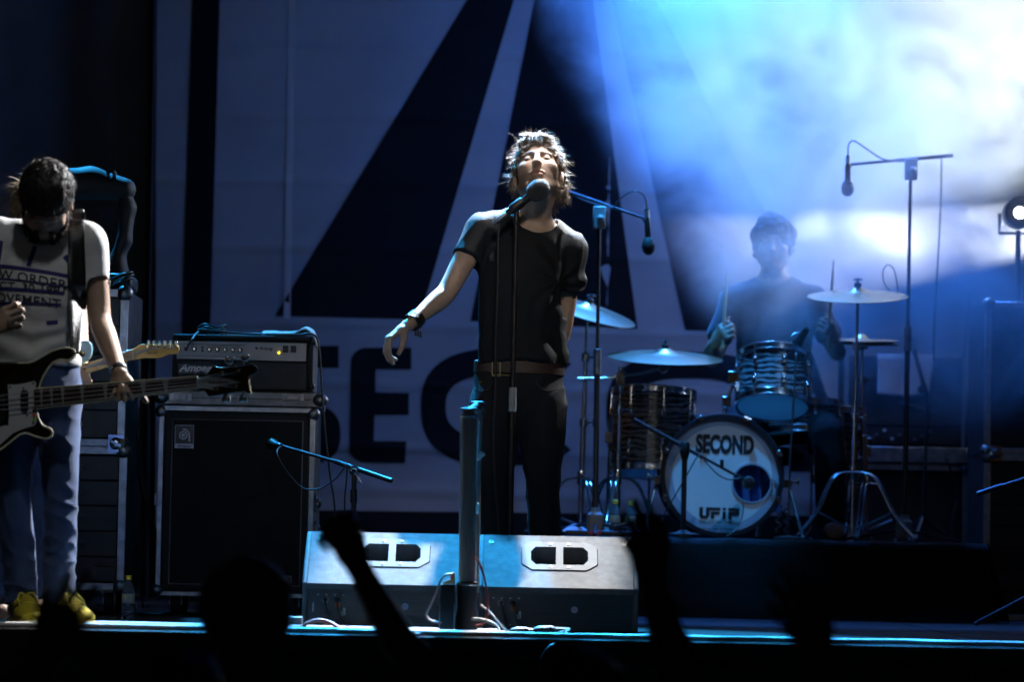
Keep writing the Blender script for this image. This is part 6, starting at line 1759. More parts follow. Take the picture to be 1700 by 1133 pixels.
# leather cuff on the wrist
wd = (wrL - P(706, 517, -0.13)).normalized()
cf = MB().lathe([(0.030, -0.020), (0.0345, -0.019), (0.0345, 0.019), (0.030, 0.020)], wrL - wd * 0.004, wd, 24, close=True).build('wrist_cuff', mat('black_leather', (0.012, 0.012, 0.013), 0.35, var=0.3, vscale=50, bump=0.3, bscale=200), singer)
for i in range(10):
    a = i * 0.63; q1 = wd.orthogonal().normalized(); q2 = wd.cross(q1)
    MB().ball(wrL - wd * 0.004 + (q1 * math.cos(a) + q2 * math.sin(a)) * 0.0345 + wd * (0.008 if i % 2 else -0.008), 0.0034, 6).build('stud', M['chrome'], cf)
for k_ in range(3):
    p = P(690 + k_ * 4, 547 + k_ * 1.5, -0.18)
    MB().tube([p, p + Vector((0.001, 0, -0.016)), p + Vector((0.002, 0, -0.024))], [0.003, 0.004, 0.003], 6).build('tassel', MATS['black_leather'], cf)
# in-ear monitor and its wire
MB().ball(Hp(0.089, 0.008, 0.002), 0.010, 10).build('earpiece', M['black'], singer, smooth=180)
MB().tube(catmull([Hp(0.090, 0.0, 0.0), Hp(0.092, -0.012, -0.02), P(929, 340, 0.0), P(922, 358, 0.03), P(930, 372, 0.06)], 6), 0.0016, 5).build('earpiece_wire', M['cable_black'], singer, smooth=180)
# hair
lo, hi = fbox([Hp(0, 0, 0.05)], 0.22)
F = Field(lo, hi, 0.0045)
hair_cap(F, Hs, 1.01, face=(0, -0.128, -0.016), fr=(0.073, 0.088, 0.116))
Rm = Hs.to_3x3().normalized()
F.ell(Hp(0.078, 0.035, -0.030), (0.022, 0.036, 0.050), Rm, 0.02); F.ell(Hp(-0.078, 0.030, 0.000), (0.022, 0.034, 0.04), Rm, 0.02)
F.ell(Hp(0.0, -0.050, 0.112), (0.062, 0.045, 0.028), Rm, 0.02)
v, f = F.mesh(); v = relax(v, f, 1)
v = wrinkle(v, f, 0.008, lambda p: vnoise(p * np.array([70, 70, 45]), 1) + 0.7 * vnoise(p * 140, 2))
hs = mesh_obj('hair', v, f, hair_br, singer, smooth=180)
hn = vnormals(v, f)
hv = v
Hsi = Hs.inverted()
def root_s(rng):
    while True:
        i = rng.randrange(len(hv)); q = Hsi @ Vector(hv[i])
        if q.z > (-0.085 if q.x > 0 else -0.045) and not (q.y < -0.045 and q.z < 0.085): break
    nn = Vector(hn[i])
    flow = Rm @ Vector((q.x * 3, -0.5 if q.y < 0.0 else 0.6, -0.3 if q.z > 0.03 else -1.0))
    flow = (flow - nn * flow.dot(nn)).normalized()
    return Vector(hv[i]) - nn * 0.004, (nn * rng.uniform(0.10, 0.55) + flow * rng.uniform(0.5, 1.0))
strands(3200, root_s, lambda r: r.uniform(0.014, 0.040), hair_br, 'hair_strands', singer, 0.5, 0.7, 0.0011, 6, 3)
def root_f(rng):
    x = rng.uniform(-0.062, 0.060)
    return Hp(x, -0.070 + abs(x) * 0.25, 0.098 - abs(x) * 0.25), Rm @ Vector((rng.uniform(-0.7, 0.4), -0.55, -0.5))
strands(200, root_f, lambda r: r.uniform(0.018, 0.042), hair_br, 'fringe', singer, 0.5, 0.7, 0.0013, 6, 9)
def root_fly(rng):
    i = rng.randrange(len(hv)); nn = Vector(hn[i])
    q = Hsi @ Vector(hv[i])
    if q.y < -0.06 and q.z < 0.09: return Hp(rng.uniform(-0.07, 0.07), 0.06, 0.12), Rm @ Vector((rng.uniform(-1, 1), 0.2, 0.6))
    return Vector(hv[i]), (nn + Vector((rng.uniform(-.5, .5), rng.uniform(-.5, .5), rng.uniform(-.3, .5))))
strands(220, root_fly, lambda r: r.uniform(0.02, 0.055), hair_br, 'flyaway_hair', singer, 0.6, 1.3, 0.0008, 7, 5)

# ------------------------------------------------------------------ the bass player
BPY = -1.46
def B(u, v_, dy=0.0): return P(u, v_, BPY + dy)
Hb = head_frame(B(77, 340, -0.10), yaw=R(4), pitch=R(-58), roll=R(3), s=0.96)
Hq = lambda *p: Hb @ Vector(p)
shR, elR, wrR = B(146, 402, 0.02), B(166, 530, 0.0), B(199, 620, -0.177)
shL, elL, wrL = B(-8, 392, 0.02), B(-66, 520, -0.10), B(-22, 548, -0.27)
hiL, knL, anL = B(36, 660), B(22, 810, -0.04), B(36, 992, 0.02)
hiR, knR, anR = B(96, 660), B(100, 810, -0.04), B(98, 992, 0.0)
anL.z = anR.z = 0.10
lo, hi = fbox([shL, elL, wrL, shR, elR, wrR, anL, anR, Hq(0, 0, 0.1), B(240, 680, -0.25)], 0.10); lo[2] = 0
F = Field(lo, hi, 0.0046)
F.chain([(B(64, 650), 0.125, 0.09), (B(66, 570), 0.115, 0.085), (B(70, 470, 0.02), 0.128, 0.10), (B(72, 415, 0.02), 0.115, 0.08)], (1, 0, 0), 0.03)
F.chain([(shL, 0.045, 0.045), (B(70, 395, 0.02), 0.06, 0.06), (shR, 0.045, 0.045)], (0, 0, 1), 0.03)
F.chain([(B(75, 400, 0.01), 0.058, 0.058), (Hq(0, 0.03, -0.05), 0.052, 0.054)], (1, 0, 0), 0.02)
head_sdf(F, Hb)
F.chain([(shR, 0.046, 0.046), (B(160, 470, 0.02), 0.040, 0.040), (elR, 0.036, 0.036), (B(176, 560, -0.05), 0.040, 0.036), (B(190, 598, -0.12), 0.030, 0.028), (wrR, 0.025, 0.021)], (0, 1, 0), 0.02)
hand_sdf(F, wrR, (0.10, 0.02, -1), (-0.1, 1, 0.0), ((1.30, 1.45, 0.55), (1.40, 1.45, 0.6), (1.40, 1.5, 0.6), (1.35, 1.5, 0.7)), (R(40), R(5), 0.1), 0.92, 0.30, 1, 0.003)
F.chain([(shL, 0.046, 0.046), (elL, 0.038, 0.038), (wrL, 0.026, 0.022)], (0, 1, 0), 0.02)
hand_sdf(F, wrL, B(30, 520, -0.30) - wrL, (0.15, -1, 0.2), ((0.35, 1.2, 0.8), (0.5, 1.3, 0.8), (0.6, 1.3, 0.8), (0.7, 1.2, 0.8)), (R(20), R(40), 0.2), 0.95, 0.05, -1, 0.0035)
for h_, k_, a_ in ((hiL, knL, anL), (hiR, knR, anR)):
    F.chain([(h_, 0.060, 0.065), (k_, 0.045, 0.05), (a_, 0.034, 0.038)], (1, 0, 0), 0.02)
bassist, v, f = person(F, G(66, 1040, BPY, 0), 'bearded bass player in white printed t-shirt and jeans looking down at his bass', Hb, (0.42, 0.28, 0.20), 0.9)
# shirt
lo, hi = fbox([B(-40, 345), B(185, 615), B(60, 400, 0.1)], 0.08)
F = Field(lo - [0, 0.12, 0], hi + [0, 0.12, 0], 0.0048)
F.chain([(B(62, 612, 0.0), 0.138, 0.105), (B(64, 560), 0.130, 0.102), (B(68, 480, 0.0), 0.142, 0.116), (B(70, 425, 0.02), 0.132, 0.098)], (1, 0, 0), 0.03)
F.chain([(shL, 0.056, 0.058), (B(70, 398, 0.02), 0.064, 0.070), (shR, 0.058, 0.058)], (0, 0, 1), 0.03)
F.chain([(shR, 0.060, 0.058), (B(154, 445, 0.02), 0.058, 0.052), (B(160, 510, 0.01), 0.056, 0.050)], (0, 1, 0), 0.025)
F.chain([(shL, 0.060, 0.058), (elL, 0.056, 0.050)], (0, 1, 0), 0.025)
F.cut(B(62, 607), (0, 0, -1))
g = [F.lo[k] + np.arange(F.n[k]) * F.h for k in range(3)]
GX, GY_, GZ = np.meshgrid(*g, indexing='ij', sparse=True)
cutp = B(160, 484)
F.a = np.where(GX > B(138, 480).x, np.maximum(F.a, half(cutp, (0.1, 0, -1))), F.a).astype(np.float32)
F.cone(cutp + Vector((0, 0, 0.012)), cutp + Vector((0.01, -0.01, -0.1)), 0.046, 0.05, 0, 'sub')
F.cone(B(76, 385, 0.02), B(76, 330, -0.05), 0.070, 0.085, 0.006, 'sub')
def fold_b(v):
    cx2 = B(62, 500).x
    lowz = np.clip((B(62, 500).z - v[:, 2]) / 0.12, 0, 1)
    sag = np.sin(v[:, 2] * 70 - np.abs(v[:, 0] - cx2) * 30 + vnoise(v * 7, 4) * 4) * lowz
    diag = np.sin(v[:, 2] * 40 + v[:, 0] * 45 + vnoise(v * 8, 3) * 3) * (1 - lowz) * np.clip((v[:, 0] - cx2) / 0.08, 0, 1)
    return sag * 0.8 + diag * 0.7 + folds(v, (14, 9, 12), 6) * 0.4
tee_w = mat('white_cotton', (0.58, 0.58, 0.58), 0.85, var=0.08, vscale=9, bump=0.25, bscale=420, sheen=0.2)
shb, bsv, bsf = garment(F, 'shirt', tee_w, bassist, 0.0048, fold_b)
sb = BVHTree.FromPolygons([Vector(p) for p in bsv], [tuple(q_) for q_ in bsf.tolist()])
navy = mat('navy_print', (0.020, 0.022, 0.14), 0.8); blackp = mat('black_print', (0.02, 0.02, 0.025), 0.8)
def print_text(body, u, v_, wpx, hpx, slope, m):
    v, f = text_mesh(body, 1.0, 0.01, 1.0, 1.05, align='LEFT')
    xs_ = [p.x for p in v]; ys_ = [p.y for p in v]
    kx = PX(wpx, BPY) / (max(xs_) - min(xs_)); ky = PX(hpx, BPY) / (max(ys_) - min(ys_))
    bm = bmesh.new(); vv = [bm.verts.new(((p.x - min(xs_)) * kx, 0, (p.y) * ky)) for p in v]
    for q_ in f:
        try: bm.faces.new([vv[i] for i in q_])
        except ValueError: pass
    for i in range(1, 30):
        bmesh.ops.bisect_plane(bm, geom=bm.verts[:] + bm.edges[:] + bm.faces[:], plane_co=(i * 0.012, 0, 0), plane_no=(1, 0, 0))
    bm.verts.index_update(); o = B(u, v_)
    pv_ = [o + Vector((p.co.x, 0, p.co.z - p.co.x * slope)) for p in bm.verts]; ff = [tuple(a.index for a in q_.verts) for q_ in bm.faces]; bm.free()
    pv_, ff = stick(pv_, ff, sb, 0.0022, (0, 1, 0), -0.5)
    MB().add(pv_, ff).build('print_lettering', m, shb, smooth=180)
print_text('NEW ORDER', -28, 452, 146, 16, 0.16, blackp)
print_text('ACT. 30 1981', -12, 474, 126, 11, 0.09, blackp)
print_text('MOVEMENT', -20, 494, 128, 15, 0.10, blackp)
for (ua, va, ub_, vb, w_) in ((-20, 440, 121, 462, 6), (-20, 462, 118, 480, 3.5), (-20, 480, 112, 491, 6), (-10, 506, 108, 510, 5), (5, 402, 0, 438, 8), (64, 412, 54, 446, 8), (84, 540, 102, 538, 7), (112, 428, 124, 441, 9)):
    a, b = B(ua, va), B(ub_, vb)
    wv = Vector((-(b - a).z, 0, (b - a).x)).normalized() * PX(w_, BPY)
    v, f = ribbon_grid(a, b, wv, 22, 2)
    v, f = stick(v, f, sb, 0.0020, (0, 1, 0), -0.5)
    MB().add(v, f).build('print_stripe', navy, shb, smooth=180)
# jeans
lo, hi = fbox([B(-30, 590), B(140, 600), anL, anR], 0.07); lo[2] = 0.04
F = Field(lo - [0, 0.05, 0], hi + [0, 0.05, 0], 0.005)
F.chain([(B(64, 600), 0.128, 0.092), (B(65, 655), 0.142, 0.105)], (1, 0, 0), 0.02)
for h_, k_, a_ in ((B(30, 665), knL, anL), (B(97, 665), knR, anR)):
    F.chain([(h_, 0.074, 0.085), (k_.lerp(h_, 0.5), 0.066, 0.074), (k_, 0.057, 0.062), (k_ + (a_ - k_) * 0.4, 0.056, 0.062), (a_ - Vector((0, 0, 0.015)), 0.052, 0.06)], (1, 0, 0), 0.016)
F.cut(B(64, 592), (0, 0, 1)); F.cut((0, 0, 0.07), (0, 0, -1))
kz = knR.z
def fold_b2(v):
    low = np.clip((0.34 - v[:, 2]) / 0.15, 0, 1); nk = np.exp(-((v[:, 2] - kz) / 0.14) ** 2)
    cr1 = 1 - 2 * np.abs(np.sin(v[:, 2] * 33 + v[:, 0] * 26 + vnoise(v * 9, 5) * 3.2)) ** 0.7
    cr2 = 1 - 2 * np.abs(np.sin(v[:, 2] * 52 + v[:, 0] * 14 + vnoise(v * 11, 6) * 3.0)) ** 0.7
    msk = np.clip(0.55 + vnoise(v * np.array([22, 22, 12]), 11) * 0.9, 0, 1)
    return cr1 * (nk * 0.8 + 0.15) * msk + cr2 * low * msk * 0.9 + vnoise(v * 26, 4) * 0.4
garment(F, 'jeans', denim_b, bassist, 0.0055, fold_b2)
# yellow trainers
yel = mat('yellow_suede', (0.62, 0.50, 0.03), 0.75, var=0.25, vscale=20, bump=0.3, bscale=200)
sole = mat('pale_rubber_sole', (0.55, 0.50, 0.25), 0.6)
def trainer(a_, toe):
    F = Field(np.array([a_.x - 0.16, a_.y - 0.28, 0.0]), np.array([a_.x + 0.2, a_.y + 0.12, 0.17]), 0.0045)
    d = (toe - Vector((a_.x, a_.y, toe.z))); d.z = 0; sdv = Vector((-d.y, d.x, 0)).normalized()
    hl = Vector((a_.x, a_.y, 0)) - d.normalized() * 0.045
    F.chain([(hl + Vector((0, 0, 0.055)), 0.036, 0.04), (hl + d * 0.45 + Vector((0, 0, 0.055)), 0.042, 0.045), (hl + d * 0.85 + Vector((0, 0, 0.042)), 0.044, 0.034), (hl + d * 1.1 + Vector((0, 0, 0.034)), 0.036, 0.024)], sdv, 0.02)
    F.chain([(Vector((a_.x, a_.y, 0.07)), 0.042, 0.044), (Vector((a_.x, a_.y, 0.11)), 0.043, 0.046)], sdv, 0.02)
    F.cone((a_.x, a_.y, 0.115), (a_.x, a_.y, 0.17), 0.036, 0.04, 0, 'sub')
    F.cut((0, 0, 0.02), (0, 0, -1))
    o, v, f = garment(F, 'shoe', yel, bassist, 0.001, lambda p: vnoise(p * 60, 3))
    F = Field(np.array([a_.x - 0.16, a_.y - 0.28, -0.01]), np.array([a_.x + 0.2, a_.y + 0.12, 0.05]), 0.005)
    F.chain([(hl + Vector((0, 0, 0.02)), 0.040, 0.03), (hl + d * 0.5 + Vector((0, 0, 0.02)), 0.045, 0.03), (hl + d * 1.1 + Vector((0, 0, 0.018)), 0.040, 0.03)], sdv, 0.02)
    F.cut((0, 0, 0.024), (0, 0, 1)); F.cut((0, 0, 0.002), (0, 0, -1))
    v2, f2 = F.mesh(); mesh_obj('sole', v2, f2, sole, o, smooth=60)
    bv = BVHTree.FromPolygons([Vector(p) for p in v], [tuple(q_) for q_ in f.tolist()])
    for i in range(5):
        p = hl + d * (0.50 + 0.10 * i) + Vector((0, 0, 0.2)); line = []
        for j in range(-4, 5):
            h_ = bv.ray_cast(p + sdv * j * 0.006 + d.normalized() * (0.008 * (1 if (i + j) % 2 else -1) * 0), Vector((0, 0, -1)), 0.3)
            if h_[0]: line.append(h_[0] + Vector((0, 0, 0.003)))
        if len(line) > 2: MB().tube(line, 0.0036, 6).build('lace', mat('yellow_lace', (0.7, 0.58, 0.06), 0.7), o, smooth=180)
    for s in (-1, 1):
        p = Vector((a_.x, a_.y, 0.10)) + d.normalized() * 0.05
        MB().tube(catmull([p, p + sdv * s * 0.02 + d.normalized() * 0.02 + Vector((0, 0, 0.006)), p + sdv * s * 0.030 + d.normalized() * 0.035 - Vector((0, 0, 0.012)), p + sdv * s * 0.03 + d.normalized() * 0.055 - Vector((0, 0, 0.03))], 5), 0.0034, 6).build('lace_loop', MATS['yellow_lace'], o, smooth=180)
        for k_ in range(3):
            q0 = hl + d * (0.36 + 0.16 * k_) + Vector((0, 0, 0.035)); line = []
            for j in range(6):
                pp = q0 + d.normalized() * (j * 0.005) + Vector((0, 0, j * 0.008))
                h_ = bv.ray_cast(pp + sdv * s * 0.2, -sdv * s, 0.4)
                if h_[0]: line.append(h_[0] + sdv * s * 0.001)
            if len(line) > 2: MB().tube(line, 0.0045, 5).build('side_stripe', mat('dark_stripe_leather', (0.02, 0.02, 0.025), 0.5), o, smooth=180)
trainer(anR, Vector((anR.x + 0.115, anR.y - 0.135, 0.03)))
trainer(anL, Vector((anL.x + 0.06, anL.y - 0.165, 0.03)))
# wrist band, beard, hair
wd = (wrR - B(192, 602, -0.12)).normalized()
MB().lathe([(0.025, -0.010), (0.0285, -0.009), (0.0285, 0.009), (0.025, 0.010)], wrR - wd * 0.012, wd, 20, close=True).build('wrist_band', MATS['black_leather'], bassist)
lo, hi = fbox([Hq(0, 0, 0.0)], 0.24)
F = Field(lo, hi, 0.0045); hair_cap(F, Hb, 1.03, face=(0, -0.135, -0.03), fr=(0.068, 0.080, 0.100))
v, f = F.mesh(); v = wrinkle(v, f, 0.004, lambda p: vnoise(p * np.array([90, 40, 40]), 1) + 0.6 * vnoise(p * 130, 2))
mesh_obj('hair', v, f, hair_dk, bassist, smooth=180); hn, hv = vnormals(v, f), v
RmB = Hb.to_3x3().normalized()
def root_b(rng):
    i = rng.randrange(len(hv)); nn = Vector(hn[i])
    fl_ = Vector((rng.uniform(-.4, .4), -0.4, -0.5)); fl_ = fl_ - nn * fl_.dot(nn)
    return Vector(hv[i]), nn * rng.uniform(0.1, 0.45) + fl_ * 1.3 + Vector((rng.uniform(-.2, .2), 0, rng.uniform(0, .2)))
strands(1500, root_b, lambda r: r.uniform(0.010, 0.026), hair_dk, 'hair_strands', bassist, 0.5, 0.3, 0.0009, 4, 4)
F = Field(lo, hi, 0.0045)
for q_ in (-1, 1): F.cone(Hq(q_ * 0.062, -0.02, -0.03), Hq(q_ * 0.03, -0.07, -0.098), 0.016, 0.020, 0.02)
F.cone(Hq(-0.022, -0.070, -0.096), Hq(0.022, -0.070, -0.096), 0.018, 0.018, 0.02); F.cone(Hq(-0.022, -0.09, -0.040), Hq(0.022, -0.09, -0.040), 0.010, 0.010, 0.01)
v, f = F.mesh(); v = wrinkle(v, f, 0.005, lambda p: vnoise(p * 110, 1))
mesh_obj('beard', v, f, hair_dk, bassist, smooth=180); bn_, bv_ = vnormals(v, f), v
def root_bd(rng):
    i = rng.randrange(len(bv_)); nn = Vector(bn_[i]); return Vector(bv_[i]), nn * 0.6 + RmB @ Vector((0, -0.4, -0.7))
strands(700, root_bd, lambda r: r.uniform(0.008, 0.02), hair_dk, 'beard_strands', bassist, 0.2, 0.5, 0.0008, 3, 6)

# ------------------------------------------------------------------ bass guitar
GYb = BPY - 0.20
def gp(u, v_, dy=0.0): return P(u, v_, GYb + dy)
bg_ = empty('bass_guitar', gp(40, 680), 'black bass guitar with cream binding, white pickguard and long inlaid neck', 'bass guitar')
body = [(-40, 612), (0, 603), (48, 603), (71, 592), (88, 583), (108, 578), (122, 581), (125, 588), (121, 595), (112, 599), (99, 598), (85, 606), (71, 628), (64, 650), (61, 679), (64, 695), (71, 707), (80, 711), (87, 717), (85, 725), (76, 729), (58, 725), (44, 720), (32, 723), (18, 734), (0, 747), (-40, 772), (-90, 788), (-140, 782), (-180, 745), (-192, 700), (-182, 655), (-150, 625), (-95, 618)]
bl = [gp(*p) for p in body]; sm_ = catmull(bl + [bl[0]], 3)[:-1]
gloss = mat('black_gloss_lacquer', (0.006, 0.006, 0.007), 0.14, coat=0.8)
cream = mat('cream_binding', (0.60, 0.56, 0.40), 0.4)
MB().prism(sm_, (0, 0.035, 0)).build('body', gloss, bg_, bev=0.003, seg=2)
MB().tube([p + Vector((0, -0.001, 0)) for p in sm_ + [sm_[0]]], 0.0034, 6).build('binding', cream, bg_, smooth=180)
pg = [(13, 639), (28, 639), (45, 636), (57, 633), (60, 637), (59, 642), (61, 700), (57, 707), (39, 712), (21, 720), (0, 739), (-40, 765), (-70, 772), (-72, 760), (-40, 735), (-20, 708), (14, 707), (15, 690), (14, 660)]
MB().prism([gp(u, v_, -0.0045) for u, v_ in pg], (0, 0.003, 0)).build('pickguard', mat('white_pickguard', (0.52, 0.52, 0.52), 0.35, var=0.06), bg_)
pk = [(37, 648), (44, 648), (47, 652), (47, 679), (44, 683), (37, 683), (34, 679), (34, 652)]
pku = MB().prism([gp(u, v_, -0.010) for u, v_ in pk], (0, 0.006, 0)).build('pickup', M['black'], bg_, bev=0.001)
for (u, v_) in ((39, 645), (42, 686), (17, 643), (55, 637), (55, 703), (45, 690)):
    MB().lathe([(0.004, 0), (0.003, 0.0015), (0, 0.0018)], gp(u, v_, -0.0046), (0, -1, 0), 8).build('screw', M['chrome'], bg_)
for (v_, col, nm) in ((682, (0.02, 0.02, 0.02), 'black_sticker'), (690, (0.6, 0.03, 0.05), 'red_sticker'), (697, (0.18, 0.5, 0.05), 'green_sticker')):
    MB().box(gp(56.5, v_, -0.0052), (PX(5, GYb), 0.0008, PX(6, GYb))).build('sticker', mat(nm, col, 0.5), bg_)
for k_, (u, v_) in enumerate(((-20, 705), (-45, 715), (-60, 740), (-28, 735))):
    MB().lathe([(0.011, 0), (0.010, 0.014), (0, 0.015)], gp(u, v_, -0.004), (0, -1, 0), 14).build('knob', M['black'], bg_)
MB().box(gp(-100, 680, -0.008), (0.07, 0.014, 0.085)).build('bridge', M['chrome'], bg_, bev=0.004)
MB().box(gp(0, 680, -0.008), (0.030, 0.012, 0.085)).build('pickup_cover', M['black'], bg_, bev=0.004)
rose = mat('dark_rosewood', (0.055, 0.022, 0.014), 0.4, var=0.35, vscale=30, stretch=(0.3, 1, 4))
n0u, n0l, n1u, n1l = (57, 646), (58, 680), (327, 625.5), (329, 646)
def nk(t_, s_, dy):          # t along neck, s across (0 upper, 1 lower)
    a = Vector(n0u).lerp(Vector(n1u), t_); b = Vector(n0l).lerp(Vector(n1l), t_); c = a.lerp(b, s_)
    return gp(c.x, c.y, dy)
MB().add([nk(0, 0, -0.010), nk(1, 0, -0.010), nk(1, 1, -0.010), nk(0, 1, -0.010), nk(0, 0, 0.012), nk(1, 0, 0.010), nk(1, 1, 0.010), nk(0, 1, 0.012)], [(0, 1, 2, 3), (0, 4, 5, 1), (3, 2, 6, 7), (1, 5, 6, 2), (0, 3, 7, 4), (4, 7, 6, 5)]).build('neck', rose, bg_, bev=0.003)
for s_ in (0.0, 1.0): MB().tube([nk(0, s_, -0.009), nk(1, s_, -0.009)], 0.0028, 6).build('neck_binding', cream, bg_)
fr = [0.0]
NF = 20
ts = [1 - (1 - 2 ** (-i / 12)) / (1 - 2 ** (-NF / 12)) for i in range(NF + 1)]
for t_ in ts[1:]:
    MB().tube([nk(t_, 0.02, -0.0105), nk(t_, 0.98, -0.0105)], 0.0013, 5).build('fret', M['chrome'], bg_)
MB().tube([nk(1, 0, -0.011), nk(1, 1, -0.011)], 0.0030, 6).build('nut', mat('bone_nut', (0.6, 0.6, 0.55), 0.4), bg_)
inl = mat('pearl_inlay', (0.40, 0.40, 0.38), 0.35, var=0.3, vscale=80)
for i in (3, 5, 7, 9, 12, 15, 17, 19):
    a, b = ts[i - 1], ts[i]; mid = (a + b) / 2; hw_ = (a - b) * 0.30
    MB().prism([nk(mid - hw_, 0.06, -0.0112), nk(mid + hw_, 0.06, -0.0112), nk(mid + hw_ * 0.25, 0.92, -0.0112), nk(mid - hw_ * 0.25, 0.92, -0.0112)], (0, 0.001, 0)).build('inlay', inl, bg_)
strm = mat('steel_string', (0.6, 0.6, 0.62), 0.3, 1.0)
posts = ((1052, 597), (1178, 580), (1195, 475), (1085, 487))
for k_, s_ in enumerate((0.86, 0.62, 0.38, 0.14)):
    pu = (100 + posts[k_][0] / 4.046, 500 + posts[k_][1] / 4.046)
    MB().tube([gp(-98, 664 + s_ * 32, -0.020), nk(0, s_, -0.0165), nk(1, s_, -0.0135), gp(pu[0], pu[1], -0.012)], 0.0011, 5).build('string', strm, bg_)
def c3(x, y): return (100 + x / 4.046, 500 + y / 4.046)
hs_ = [(925, 503), (985, 490), (1012, 455), (1030, 428), (1062, 446), (1150, 445), (1240, 435), (1290, 424), (1318, 440), (1326, 468), (1308, 490), (1268, 506), (1268, 560), (1283, 622), (1262, 618), (1230, 604), (1100, 627), (995, 642), (962, 592), (930, 590)]
MB().prism([gp(*c3(*p), -0.004) for p in hs_], (0, 0.016, 0)).build('headstock', gloss, bg_, bev=0.002)
MB().tube([gp(*c3(*p), -0.003) for p in ((1268, 506), (1266, 545), (1274, 590), (1283, 622))], 0.0026, 6).build('headstock_edge', cream, bg_)
trp = [(925, 512), (985, 508), (1060, 513), (1140, 528), (1212, 548), (1150, 560), (1060, 575), (985, 588), (930, 588)]
tp = MB().prism([gp(*c3(*p), -0.0062) for p in trp], (0, 0.0015, 0)).build('truss_rod_cover', mat('white_pickguard', (0.52, 0.52, 0.52), 0.35), bg_)
v, f = text_mesh('Rickenbacker', 0.0135, 0.0003, 0.9, shear=0.2)
p = gp(*c3(1065, 546), -0.0070); lay(v, f, p, (1, 0, 0.045), (-0.045, 0, 1)).build('lettering', M['black'], tp, smooth=0)
for (x, y) in posts: MB().lathe([(0.009, 0), (0.008, 0.004), (0.0045, 0.005), (0.0045, 0.014), (0.0055, 0.015), (0, 0.015)], gp(*c3(x, y), -0.004), (0, -1, 0), 12).build('tuning_post', M['chrome'], bg_)
for (x, y, s_) in ((1135, 402, 1), (1240, 384, 1), (1115, 652, -1), (1228, 652, -1)):
    a = gp(*c3(x, y), 0.004); 
    tn = MB().tube([a - Vector((0, 0, s_ * 0.030)), a], 0.0035, 8).build('tuner_shaft', M['chrome'], bg_)
    MB().ball(a, 0.013, 12, (1, 0.45, 0.95)).ball(a + Vector((0.008, 0, s_ * 0.006)), 0.008, 8, (1, 0.5, 1)).ball(a + Vector((-0.008, 0, s_ * 0.006)), 0.008, 8, (1, 0.5, 1)).build('tuner_key', M['chrome'], bg_, smooth=180)
# strap over the shoulder
pts = [B(118, 372, 0.08), B(124, 352, 0.0), B(131, 372, -0.3), B(131, 420, -0.3), B(132, 470, -0.3), B(134, 530, -0.3), B(136, 580, -0.3)]
line = catmull([B(110, 378, 0.10), B(119, 356, 0.05)] + [B(126, 350, 0.0)] + [B(u, v_) for u, v_ in ((129, 372), (130, 410), (131, 450), (132, 490), (134, 540), (137, 594))], 5)
vs_ = []
W_ = PX(13.5, BPY)
for i, p in enumerate(line):
    w2 = W_ if i < len(line) - 8 else W_ * (0.55 + 0.45 * (len(line) - 1 - i) / 8)
    for s_ in (-1, -0.4, 0.4, 1):
        q_ = p + Vector((s_ * w2, 0, 0))
        if i > 10:
            h_ = sb.ray_cast(q_ + Vector((0, -0.6, 0)), Vector((0, 1, 0)), 2.0)
            yy = (h_[0].y - 0.006) if h_[0] else q_.y
            tt = max(0, (i - 30) / (len(line) - 31)) if len(line) > 31 else 0
            q_.y = yy * (1 - tt) + (GYb - 0.004) * tt
        vs_.append(q_)
k = 4
stp = MB().add(vs_, [(i * k + j, i * k + j + 1, (i + 1) * k + j + 1, (i + 1) * k + j) for i in range(len(line) - 1) for j in range(3)]).build('strap', MATS['black_leather'], bg_, smooth=180)
so = stp.modifiers.new('thick', 'SOLIDIFY'); so.thickness = 0.004
MB().lathe([(0.010, 0), (0.010, 0.004), (0.005, 0.006), (0.004, 0.012)], gp(137, 588, -0.014), (0, -1, 0), 14).build('strap_button', mat('aged_brass', (0.35, 0.28, 0.15), 0.35, 1.0), bg_)

# ------------------------------------------------------------------ guitarist hidden behind the bass player, and his guitar
QY = -0.75
def Q(u, v_, dy=0.0): return P(u, v_, QY + dy)
Hg = head_frame(Q(60, 362), yaw=R(20), pitch=R(-12), s=0.9)
Hgp = lambda *p: Hg @ Vector(p)
lo, hi = fbox([Hgp(0, 0, 0.1), Q(-60, 480), Q(190, 650, -0.2), Q(20, 1030)], 0.12); lo[2] = 0
F = Field(lo, hi, 0.007)
head_sdf(F, Hg)
F.chain([(Q(56, 412), 0.055, 0.055), (Hgp(0, 0.02, -0.05), 0.05, 0.052)], (1, 0, 0), 0.02)
F.chain([(Q(48, 640), 0.14, 0.09), (Q(48, 560), 0.125, 0.085), (Q(46, 450), 0.145, 0.10), (Q(42, 415), 0.10, 0.07)], (1, 0, 0), 0.03)
F.chain([(Q(-28, 425), 0.05, 0.05), (Q(42, 412), 0.06, 0.06), (Q(112, 425), 0.05, 0.05)], (0, 0, 1), 0.03)
F.chain([(Q(112, 428), 0.048, 0.046), (Q(128, 540, -0.02), 0.038, 0.038), (Q(134, 608, -0.16), 0.026, 0.024)], (0, 1, 0), 0.02)
hand_sdf(F, Q(134, 608, -0.16), (0.06, -0.3, -0.25), (0.4, -1, 0), ((1.1, 1.2, 0.6),) * 4, (R(25), R(50), 0.2), 0.92, 0.08, 1)
F.chain([(Q(-28, 428), 0.048, 0.046), (Q(-60, 540, -0.05), 0.038, 0.038), (Q(0, 600, -0.2), 0.026, 0.024)], (0, 1, 0), 0.02)
hand_sdf(F, Q(0, 600, -0.2), (0.3, -0.05, -0.1), (0, -1, 0.2), ((0.4, 0.8, 0.5),) * 4, (R(25), R(40), 0.2), 0.92, 0.08, -1)
